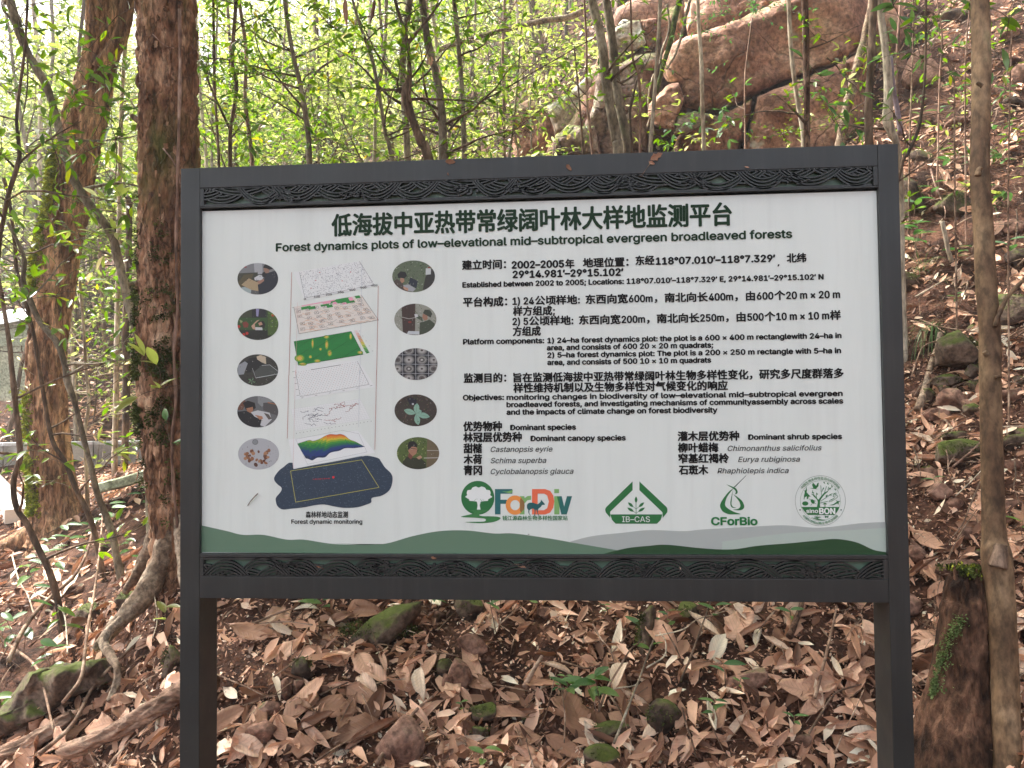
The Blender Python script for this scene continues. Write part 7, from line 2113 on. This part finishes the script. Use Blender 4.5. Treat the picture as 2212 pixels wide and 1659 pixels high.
def plant(px, py, nl, l, hgt, label, mat=None, droop=.0, stems=1, cat='seedling'):
    g, d = ground_hit(px, py + 10)
    g = g + np.array([0, -.05, .02]); l = l * 1.2; hgt = hgt * 1.4
    root = empty('seedling', g, label, cat, 'green seedlings in the leaf litter')
    for s in range(stems):
        tp = wander(g + np.array([random.uniform(-.02, .02) * s, -.01, -.01]), (random.uniform(-.25, .25), -.25, 1), hgt * random.uniform(.75, 1.05), 6, .1)
        V, Q, T = tube(tp, np.linspace(.0022, .0012, len(tp)), 6); obj('stem', make_mesh('stem', V, [Q, T], M_PINK_BARK, True), root)
        m = max(2, nl // stems)
        for i in range(m):
            t = 1 - .8 * (i / m) ** 1.2; k = min(len(tp) - 2, int(t * (len(tp) - 1))); c = tp[k] + (tp[k + 1] - tp[k]) * (t * (len(tp) - 1) - k)
            a = i * 2.4 + s + random.uniform(-.3, .3); dr = np.array([math.cos(a), math.sin(a) * .8 - .25, .25 - droop + random.uniform(-.1, .2)])
            hero_leaf(root, c, dr, np.array([0, -.35, 1]) + rng.normal(0, .2, 3), l * random.uniform(.7, 1.15), mat or M_LEAF_PLANT)


for a in [(702, 1315, 6, .085, .08, 'bright five leaved seedling just under the rail near the left post'), (933, 1312, 9, .085, .16, 'leafy seedling cluster hanging from under the rail, left of centre', None, .3, 2), (1074, 1352, 14, .05, .22, 'tall seedling with many small leaves left of the bank centre', None, 0, 3),
          (1162, 1312, 2, .05, .06, 'two leaved seedling close under the rail'), (1200, 1490, 9, .03, .08, 'fern like seedling with tiny leaves'), (1286, 1518, 8, .10, .12, 'largest seedling with long glossy leaves in the bank centre', None, .2, 2),
          (1218, 1500, 4, .08, .10, 'seedling with one broad leaf beside the largest one'), (1390, 1372, 3, .075, .07, 'small seedling on the upright mossy slab'), (1402, 1402, 2, .06, .05, 'two curved leaves on the upright mossy slab'), (1440, 1358, 4, .04, .07, 'small seedling right of the upright slab'),
          (1531, 1336, 3, .065, .08, 'seedling on the thin stem under the rail'), (1560, 1468, 2, .07, .07, 'seedling with one long dark leaf'), (1582, 1476, 3, .03, .05, 'tiny round leaved seedling at the long diagonal stone'), (1534, 1538, 5, .045, .07, 'small seedling left of the big rolled leaf'),
          (1706, 1558, 3, .045, .06, 'seedling at the right of the fallen rolled leaf'), (1312, 1316, 5, .03, .04, 'tiny star like seedling under the rail'), (1050, 1640, 3, .06, .07, 'dark seedling at the bottom left of centre'), (1008, 1526, 3, .035, .05, 'tiny seedling beside the curled leaf'),
          (168, 1180, 3, .12, .14, 'seedling with one big round green leaf beyond the thick root'), (124, 1262, 6, .12, .28, 'shrubby seedling with long dark leaves at left', M_LEAF_COOL, .25, 2), (62, 1406, 7, .11, .25, 'seedling with hanging blue green leaves at the left', M_LEAF_COOL, .5, 2),
          (152, 1478, 8, .07, .2, 'seedling in front of the mossy rock', M_LEAF_COOL, .3, 2), (100, 1290, 4, .12, .2, 'seedling beside the bent left stem', None, .3, 1), (300, 1222, 4, .10, .16, 'seedling in front of the thick root', M_LEAF_COOL, .3), (155, 1368, 4, .10, .14, 'dark leaved seedling right of the crossing stems', M_LEAF, .5),
          (376, 1352, 3, .09, .10, 'bright green leaves beside the left post', M_LEAF_BRIGHT), (30, 1540, 5, .11, .14, 'dark seedling at the lower left edge', M_LEAF), (25, 1400, 4, .08, .12, 'seedling on the left edge above the mossy rock'), (268, 1142, 8, .10, .16, 'low seedling group at the foot of the forked stems', M_LEAF_COOL, .1, 3),
          (330, 1110, 7, .08, .16, 'seedling beside the big trunk foot', None, 0, 2), (215, 1155, 6, .08, .12, 'seedling left of the big trunk roots', M_LEAF_COOL, 0, 2), (400 - 20, 1148, 4, .10, .1, 'leaves against the left post near the trunk foot'), (130, 1190, 4, .07, .1, 'small seedling beyond the bent stem'),
          (1972, 548, 8, .14, .16, 'seedling with long strap leaves beside the right post', None, .1, 2), (2060, 566, 4, .10, .08, 'strap leaved seedling below the cut stake', None, .1), (2170, 566, 3, .12, .12, 'seedling with one broad leaf right of the trunk', M_LEAF_COOL), (1966, 465, 4, .12, .12, 'dark leaves at the tall mossy rock'),
          (2002, 436, 3, .12, .12, 'single pale green leaf pair over the slope', M_LEAF_COOL), (2010, 1055, 4, .05, .06, 'small bright seedling on the leaf topped stone'), (2102, 372, 4, .10, .12, 'leaves left of the trunk on the upper slope'), (2164, 290, 3, .08, .08, 'small leaves right of the trunk stub'),
          (2184, 320, 4, .05, .06, 'seedling right of the trunk on the slope'), (2020, 255, 3, .09, .08, 'leaves on the slope below the glossy bunch', M_LEAF_COOL), (2070, 210, 4, .07, .08, 'few leaves in the middle of the right slope'), (1984, 236, 3, .08, .1, 'leaves beside the mauve pipe', M_LEAF_COOL),
          (2190, 1145, 3, .07, .06, 'green blade leaf right of the trunk'), (2048, 660, 4, .05, .06, 'tiny seedling over the mossy ledge'), (1700, 1330, 3, .05, .05, 'small seedling near the reddish stick')]:
    plant(*a)


def tuft(px, py, n, l, label, down=False, mat=None):
    g, d = ground_hit(px, py)
    mb = MB()
    for _ in range(n):
        a = random.uniform(0, 2 * PI); s = random.uniform(.6, 1.1) * l
        dr = np.array([math.cos(a) * .5, math.sin(a) * .5 - .4, 1.0 if not down else .15]); dr /= np.linalg.norm(dr)
        P = [g + rng.normal(0, .012, 3)]
        for i in range(7):
            dr = dr + np.array([0, -.03, -.28 if not down else -.42]); dr /= np.linalg.norm(dr); P.append(P[-1] + dr * s / 7)
        P = np.array(P); sd_ = unit(np.cross(P[-1] - P[0], [0.3, .2, 1.0])); w = .0022 * np.sin(np.linspace(.5, PI, 8))[:, None] + .0003
        V = np.vstack([P - sd_ * w, P + sd_ * w]); Q = [(i, i + 1, 9 + i, 8 + i) for i in range(7)]
        mb.add(V, Q)
    o = obj('grass_tuft', mb.mesh('grass_tuft', M_GRASS)); tag(o, label, 'grass', 'grass tufts'); recenter(o, g)


for a in [(2018, 700, 70, .42, 'long hanging grass tuft beside the largest moss stone', True), (2034, 600, 30, .3, 'thin hanging grass under the mossy ledge', True), (1772, 296, 50, .22, 'grass tuft above the sign near the peeling trunk'), (2200, 640, 24, .3, 'grass hanging over the yellow green stone', True),
          (1990, 590, 20, .2, 'grass blades beside the strap leaved seedling'), (2140, 440, 24, .3, 'fine grass behind the trunk on the slope', True), (1730, 270, 40, .2, 'fine grass at the foot of the boulder above the sign'), (1830, 300, 30, .2, 'fine grass above the sign left of the dark trunk')]:
    tuft(*a)

# ------------------------------------------------------------------ leaf litter
def dead_tpl(n_st, wid, curl, bend, roll, twist, seed, lob=0.0, cols=3):
    r = np.random.default_rng(seed)
    us = np.linspace(0, 1, n_st); vs = np.linspace(-1, 1, cols)
    V = []
    for u in us:
        w = wid * max(.04, math.sin(PI * (u ** .85)) ** .75) * (1 + lob * r.normal())
        for v in vs:
            a = roll * v
            y = w * (math.sin(a) / roll if roll > .05 else v); z = w * ((1 - math.cos(a)) / roll if roll > .05 else 0) + curl * w * v * v + bend * u * (1 - u) * 2 - bend * .3
            tw = twist * (u - .5); y, z = y * math.cos(tw) - z * math.sin(tw), y * math.sin(tw) + z * math.cos(tw)
            V.append((u - .5 + .03 * r.normal() * (abs(v) > .9), y, z + .012 * r.normal()))
    Q = []
    for i in range(n_st - 1):
        for j in range(cols - 1):
            a = i * cols + j; Q.append((a, a + cols, a + cols + 1, a + 1))
    return np.array(V), np.array(Q)


D_T = [dead_tpl(5, random.uniform(.13, .24), random.uniform(-.1, .6), random.uniform(-.25, .3), random.choice([.1, .4, .9, 1.4]), random.uniform(-.9, .9), k, .08) for k in range(12)]
D_FAR = [dead_tpl(3, random.uniform(.2, .3), random.uniform(-.1, .5), random.uniform(-.2, .25), .1, random.uniform(-.6, .6), 40 + k, .05) for k in range(6)]


HOLLOWS = [(514, 1407, 80, 26), (560, 1432, 50, 18), (743, 1458, 44, 20), (981, 1385, 55, 32), (1067, 1432, 40, 36), (1112, 1439, 30, 34), (1204, 1591, 60, 34), (1512, 1490, 62, 28), (1613, 1617, 44, 24), (1410, 1500, 40, 16), (1500, 1350, 30, 18), (1740, 1560, 44, 26),
           (1992, 1310, 30, 50), (2062, 1085, 60, 60), (2000, 1120, 34, 40), (2080, 900, 40, 22), (2050, 800, 70, 24), (1970, 850, 26, 40), (2180, 900, 40, 30), (1975, 640, 30, 20), (2070, 590, 40, 12), (1995, 480, 40, 50), (2080, 480, 40, 26), (2190, 480, 30, 30), (1990, 200, 40, 50), (2190, 1050, 30, 40), (2040, 1160, 40, 24),
           *[(q[0], q[1], q[2] * .42, q[3] * .42) for q in STONES], (120, 1490, 110, 40), (330, 1370, 40, 26), (290, 1320, 30, 20), (340, 1640, 50, 26), (60, 1360, 50, 30), (240, 1290, 30, 22)]


def litter(name, n, X, Y, L0, L1, tilt, tpls, label, lift=.03, bare=.0, mat=None, wm=1.0):
    x = rng.uniform(*X, n); y = rng.uniform(*Y, n)
    if bare:
        m = vnoise(x, y, 1.9, 8) + .5 * vnoise(x, y, 5.5, 9) > bare
        m |= rng.random(n) < .30
        x, y = x[m], y[m]
    z = H(x, y)
    e = .05
    gx_ = (H(x + e, y, False) - H(x - e, y, False)) / (2 * e); gy_ = (H(x, y + e, False) - H(x, y - e, False)) / (2 * e)
    N = unit(np.stack([-gx_, -gy_, np.ones(len(x))], 1))
    # cull what the camera or a near neighbour of it can never see
    C = np.stack([x, y, z], 1)
    u, v, d = project(C)
    for hx, hy, ra, rb2 in (HOLLOWS if n < 20000 or name == 'leaf_litter' and Y[0] < 3 else []):
        inn = (((u - hx) / ra) ** 2 + ((v - hy) / rb2) ** 2 < 1) & (rng.random(len(u)) < .88) & (d < 9)
        C, N, u, v, d = C[~inn], N[~inn], u[~inn], v[~inn], d[~inn]
    k = (d > .3) & (u > -350) & (u < 2560) & (v > -300) & (v < 2100)
    C, N = C[k], N[k]; n = len(C)
    steep = 1 / np.maximum(N[:, 2], .3)
    D = rng.normal(size=(n, 3)); D -= N * (D * N).sum(1)[:, None]
    D = unit(D) + np.array([0, -.15, -.35]) * (steep - 1)[:, None] * .6
    N2 = unit(N + rng.normal(0, tilt, (n, 3)))
    D = unit(D - N2 * (D * N2).sum(1)[:, None])
    C += N * (rng.random(n) ** 1.5 * lift)[:, None]
    V, Q = scatter(C, D, N2, L0 + (L1 - L0) * rng.random(n) ** 1.6, tpls, wm)
    o = obj(name, make_mesh(name, V, [Q], mat or M_LITTER, True)); tag(o, label, kind='stuff')
    return o


litter('near_leaf_litter', 14500, (-2.6, 2.9), (-.5, 2.4), .04, .14, .45, D_T, 'dead brown leaves covering the bank behind the sign', .05, -.45)
litter('leaf_fragments', 42000, (-2.6, 2.9), (-.3, 2.6), .010, .034, .6, D_FAR, 'crumbled leaf bits between the fallen leaves', .02)
litter('leaf_litter', 30000, (-7, 6.5), (2.0, 8), .045, .12, .42, D_T, 'dead leaves covering the slope and the ground under the trees', .05, -.55)
litter('leaf_litter', 30000, (-14, 12), (7.5, 22), .09, .17, .35, D_FAR, 'dead leaves on the far slope', .05)
litter('twig_litter', 3600, (-5, 4.5), (-.3, 7), .08, .34, .3, [dead_tpl(4, .012, 0, .12, .1, 0, 77)], 'thin dry twigs and leaf stalks strewn on the ground', .06, mat=M_STICK)
litter('rootlet_litter', 13000, (1.2, 4.8), (.4, 6), .04, .17, .9, [dead_tpl(6, .008, 0, .55, .1, 0, 78), dead_tpl(6, .008, 0, -.45, .1, 0, 79)], 'rootlets and dry stalks hanging from the right bank', .09, mat=M_STICK)

# 300 largest leaves one by one
def hero_tpl(k):
    r = random.Random(300 + k)
    kind = k % 5
    if kind == 0: V, Q = dead_tpl(9, r.uniform(.17, .22), r.uniform(.0, .3), r.uniform(-.2, .2), .3, r.uniform(-.5, .5), 500 + k, .03, 5)
    elif kind == 1: V, Q = dead_tpl(9, r.uniform(.15, .20), .1, r.uniform(-.25, .1), r.uniform(1.6, 2.6), r.uniform(-.3, .3), 500 + k, .02, 7)
    elif kind == 2: V, Q = dead_tpl(9, r.uniform(.19, .26), .6, r.uniform(.05, .3), .6, r.uniform(-1.2, 1.2), 500 + k, .06, 5)
    elif kind == 3: V, Q = dead_tpl(9, r.uniform(.12, .15), .2, r.uniform(-.3, .3), .8, r.uniform(-.8, .8), 500 + k, .03, 5)
    else: V, Q = dead_tpl(8, r.uniform(.24, .3), .15, r.uniform(-.1, .2), .2, r.uniform(-.4, .4), 500 + k, .16, 5)
    V = V.copy(); n = len(V); cols = 7 if kind == 1 else 5
    mid = V[n - cols + cols // 2]
    # leaf stalk at the base end
    b_ = V[cols // 2]
    st = [b_ + np.array([0.02, 0, 0]), b_ + np.array([-.06, .01, .01]), b_ + np.array([-.15, .02, .035])]
    tv, tq, tt = tube(np.array(st), [.008, .006, .007], 4)
    # real thickness: a back sheet just under the front one
    V2 = V - np.array([0, 0, .006])
    rows_ = n // cols
    ring = [j for j in range(cols)] + [i * cols + cols - 1 for i in range(1, rows_)] + [(rows_ - 1) * cols + j for j in range(cols - 2, -1, -1)] + [i * cols for i in range(rows_ - 2, 0, -1)]
    Q2 = [tuple(n + i for i in f[::-1]) for f in Q] + [(ring[i], ring[(i + 1) % len(ring)], n + ring[(i + 1) % len(ring)], n + ring[i]) for i in range(len(ring))]
    VV = np.vstack([V, V2, tv]); QQ = [list(map(tuple, Q)) + Q2 + [tuple(q + 2 * n for q in f) for f in tq], [tuple(q + 2 * n for q in f) for f in tt]]
    return make_mesh('fallen_leaf', VV * .12, [QQ[0], QQ[1]], M_DEAD, True), kind


HT = [hero_tpl(k) for k in range(20)]
SHAPES = {0: ['flat oval', 'slightly curved', 'smooth oval'], 1: ['rolled up', 'tube like curled', 'tightly rolled'], 2: ['twisted curling', 'cupped', 'crumpled'], 3: ['narrow lance shaped', 'slim pointed', 'thin curved'], 4: ['broad ragged', 'wide torn', 'broad flat']}
LAND = [(452, 1400, 'left post foot'), (654, 1447, 'green mossed stone'), (820, 1376, 'long slanting stone'), (630, 1500, 'pair of upright stones'), (867, 1612, 'large reddish stone'), (994, 1466, 'tall brown stone'), (1074, 1352, 'tall small leaved seedling'), (1286, 1518, 'largest glossy seedling'),
        (1394, 1400, 'upright mossy slab'), (1429, 1556, 'square mossy stone'), (1318, 1586, 'low bright moss stone'), (1613, 1474, 'long diagonal stone'), (1712, 1360, 'thick reddish stick'), (1780, 1430, 'pale lichened stick'), (1900, 1480, 'right post foot'), (567, 1590, 'half buried reddish stone'),
        (702, 1315, 'five leaved seedling'), (1204, 1490, 'fern like seedling'), (1534, 1538, 'small seedling by the rolled leaf'), (1840, 1600, 'bottom right corner of the gap'), (1150, 1630, 'bottom edge centre'), (740, 1640, 'bottom edge left of the reddish stone'), (1520, 1640, 'bottom edge right of centre'),
        (2070, 766, 'largest moss stone'), (2076, 984, 'wide flat mossy stone'), (2058, 866, 'round tan stone'), (2045, 520, 'cut stake'), (2094, 1158, 'oval grey stone'), (1990, 1280, 'hollow beside the post'), (2190, 960, 'moss ledge right of the trunk'), (2190, 1400, 'trunk on its right side'), (2010, 400, 'tall mossy rock'), (2180, 620, 'yellow green stone'),
        (240, 1370, 'thick root tip'), (150, 1460, 'mossy rock at lower left'), (300, 1560, 'split rotting log'), (60, 1300, 'bent left stem'), (220, 1180, 'forked stems foot'), (350, 1430, 'dark stone behind the left post'), (60, 1600, 'short rotten log piece'), (310, 1300, 'thick root'), (30, 1180, 'white board')]
used = {}
zones = [(178, 445, 1895, 1305, 1655), (44, 1985, 2210, 380, 1300), (16, 2185, 2212, 1180, 1655), (8, 1985, 2030, 1210, 1640), (56, 0, 385, 1180, 1655)]
cnt = 0
for n_, x0, x1, y0, y1 in zones:
    for i in range(n_):
        for _try in range(30):
            px, py = random.uniform(x0, x1), random.uniform(y0, y1)
            if any(((px - a) / r1) ** 2 + ((py - b_) / r2) ** 2 < 1 for a, b_, r1, r2 in HOLLOWS): continue
            if x0 == 1985 and py < 560 and random.random() < .6: continue
            g, d = ground_hit(px, py)
            N = gnormal(g[0], g[1]); break
        k = random.randrange(20) if random.random() < .75 else random.choice([1, 6, 11, 16])
        me, kind = HT[k]
        s = random.uniform(.7, 1.5) * (1.0 if d < 4.5 else 1.1)
        if random.random() < .15: s *= 1.35
        N2 = unit(N + rng.normal(0, .30, 3) + np.array([0, -.25, 0])); dd = rng.normal(size=3); dd -= N2 * (dd @ N2); dd = unit(dd); s2 = np.cross(N2, dd)
        o = bpy.data.objects.new('fallen_leaf', me); COL.objects.link(o)
        loc = g + N * (.022 + .03 * random.random())
        o.matrix_world = Matrix([[dd[0] * s, s2[0] * s, N2[0] * s, loc[0]], [dd[1] * s, s2[1] * s, N2[1] * s, loc[1]], [dd[2] * s, s2[2] * s, N2[2] * s, loc[2]], [0, 0, 0, 1]])
        size = 'small' if s < .8 else 'large' if s > 1.15 else 'medium'
        lm = sorted(LAND, key=lambda q: math.hypot(q[0] - px, q[1] - py))
        for q in lm[:3]:
            dx, dy = px - q[0], py - q[1]
            rel = 'beside' if math.hypot(dx, dy) < 22 else ('right of' if dx > 0 else 'left of') if abs(dx) > abs(dy) * 1.6 else ('below' if dy > 0 else 'above') if abs(dy) > abs(dx) * 1.6 else ('below right of' if dy > 0 else 'above right of') if dx > 0 else ('below left of' if dy > 0 else 'above left of')
            ok = False
            for sh in SHAPES[kind]:
                lb = f'{size} {sh} dead leaf {rel} the {q[2]}'
                if lb not in used: ok = True; break
            if ok: break
        used[lb] = 1
        lb = lb.replace('the ', '') if len(lb.split()) > 16 else lb
        tag(o, lb, 'leaf', 'large dead leaves on the bank'); cnt += 1

# ------------------------------------------------------------------ debris on the sign, hanging dead leaves
def scrap(px, py, s, k, label, y=-.003, rz=0.0, cat='leaf', mat=None):
    me = HT[k][0]
    p = on_plane(px, py, y)
    o = bpy.data.objects.new('leaf_scrap', me); COL.objects.link(o)
    R = Matrix.Rotation(rz, 4, 'Y') @ Matrix.Rotation(PI / 2 + .25, 4, 'X')
    o.matrix_world = Matrix.Translation(p) @ R @ Matrix.Scale(s, 4)
    tag(o, label, cat)


scrap(1418, 338, .33, 4, 'crumpled leaf scrap hanging over the top edge of the sign frame', rz=-.5)
scrap(1408, 352, .16, 2, 'smaller leaf scrap caught in cobweb just below the crumpled one', rz=.4)
scrap(1229, 362, .20, 9, 'claw shaped dry leaf bit stuck on the frame above the title', rz=.9)
scrap(1614, 361, .12, 13, 'tiny curled leaf bit on the top rail at right', rz=.3)
scrap(973, 349, .26, 14, 'flat brown stain like leaf piece at the top rail left of centre', rz=.1, y=-.0015)
scrap(968, 376, .08, 7, 'tiny leaf crumb under the flat piece', rz=1.2)
scrap(937, 1205, .14, 4, 'pale leaf scrap on the lip under the panel', rz=.2)
scrap(1127, 1222, .30, 11, 'brown leaf stuck behind the lower carved band, centre', y=.006, rz=.3)
scrap(690, 1224, .26, 16, 'red brown leaf stuck behind the lower carved band at left', y=.006, rz=.5)
scrap(1470, 1228, .12, 13, 'small dry leaf bit in the lower carved band at right', y=.004, rz=1.3)
X = smooth_path(np.array([on_plane(x, y, yy) for x, y, yy in [(1405, 352, -.004), (1398, 362, -.006), (1388, 376, -.004), (1381, 382, -.001)]]), 12)
V, Q, T = tube(X, .0007, 5); o = obj('dry_stalk', make_mesh('dry_stalk', V, [Q, T], M_STICK)); tag(o, 'hair thin dry stalk hanging from the leaf scrap on the top rail', 'stalk'); recenter(o, X[0])
X = smooth_path(np.array([on_plane(x, y, yy) for x, y, yy in [(557, 1066, .008), (549, 1074, .006), (541, 1083, .009), (535, 1092, .0125)]]), 14)
V, Q, T = tube(X, np.linspace(.0018, .0011, 14), 6); o = obj('small_twig', make_mesh('small_twig', V, [Q, T], M_DARK_BARK, True)); tag(o, 'small bent twig stuck to the lower left of the panel', 'twig'); recenter(o, X[-1])
for px, py, d, s, k, lb in ((748, 28, 4.6, 1.5, 1, 'long rolled dead leaf hanging at the top left of centre'), (803, 22, 4.8, 1.2, 6, 'second rolled dead leaf hanging right of the first'), (930, 132, 5.4, .6, 4, 'orange dead leaf on the curved grey trunk'), (950, 150, 5.4, .4, 9, 'small orange leaf bits beside the orange leaf')):
    p = at(px, py, d); o = bpy.data.objects.new('hanging_dead_leaf', HT[k][0]); COL.objects.link(o)
    o.matrix_world = Matrix.Translation(Vector(p)) @ Matrix.Rotation(PI / 2 + random.uniform(-.2, .2), 4, 'Y') @ Matrix.Rotation(random.uniform(0, 6), 4, 'X') @ Matrix.Scale(s, 4); tag(o, lb, 'leaf')

# ------------------------------------------------------------------ air
hz = MB(); hz.box((-58, -38, -40), (58, 88, 60))
m_ = bpy.data.materials.new('forest_air'); m_.use_nodes = True
nt_ = m_.node_tree
for n_ in list(nt_.nodes):
    if n_.type != 'OUTPUT_MATERIAL': nt_.nodes.remove(n_)
pv = nt_.nodes.new('ShaderNodeVolumePrincipled'); pv.inputs['Color'].default_value = (.96, .98, 1, 1); pv.inputs['Density'].default_value = .0045; pv.inputs['Anisotropy'].default_value = .4
nt_.links.new(pv.outputs[0], nt_.nodes['Material Output'].inputs['Volume'])
o = obj('haze', hz.mesh('haze', m_)); tag(o, 'thin bright air among the trees', kind='stuff')
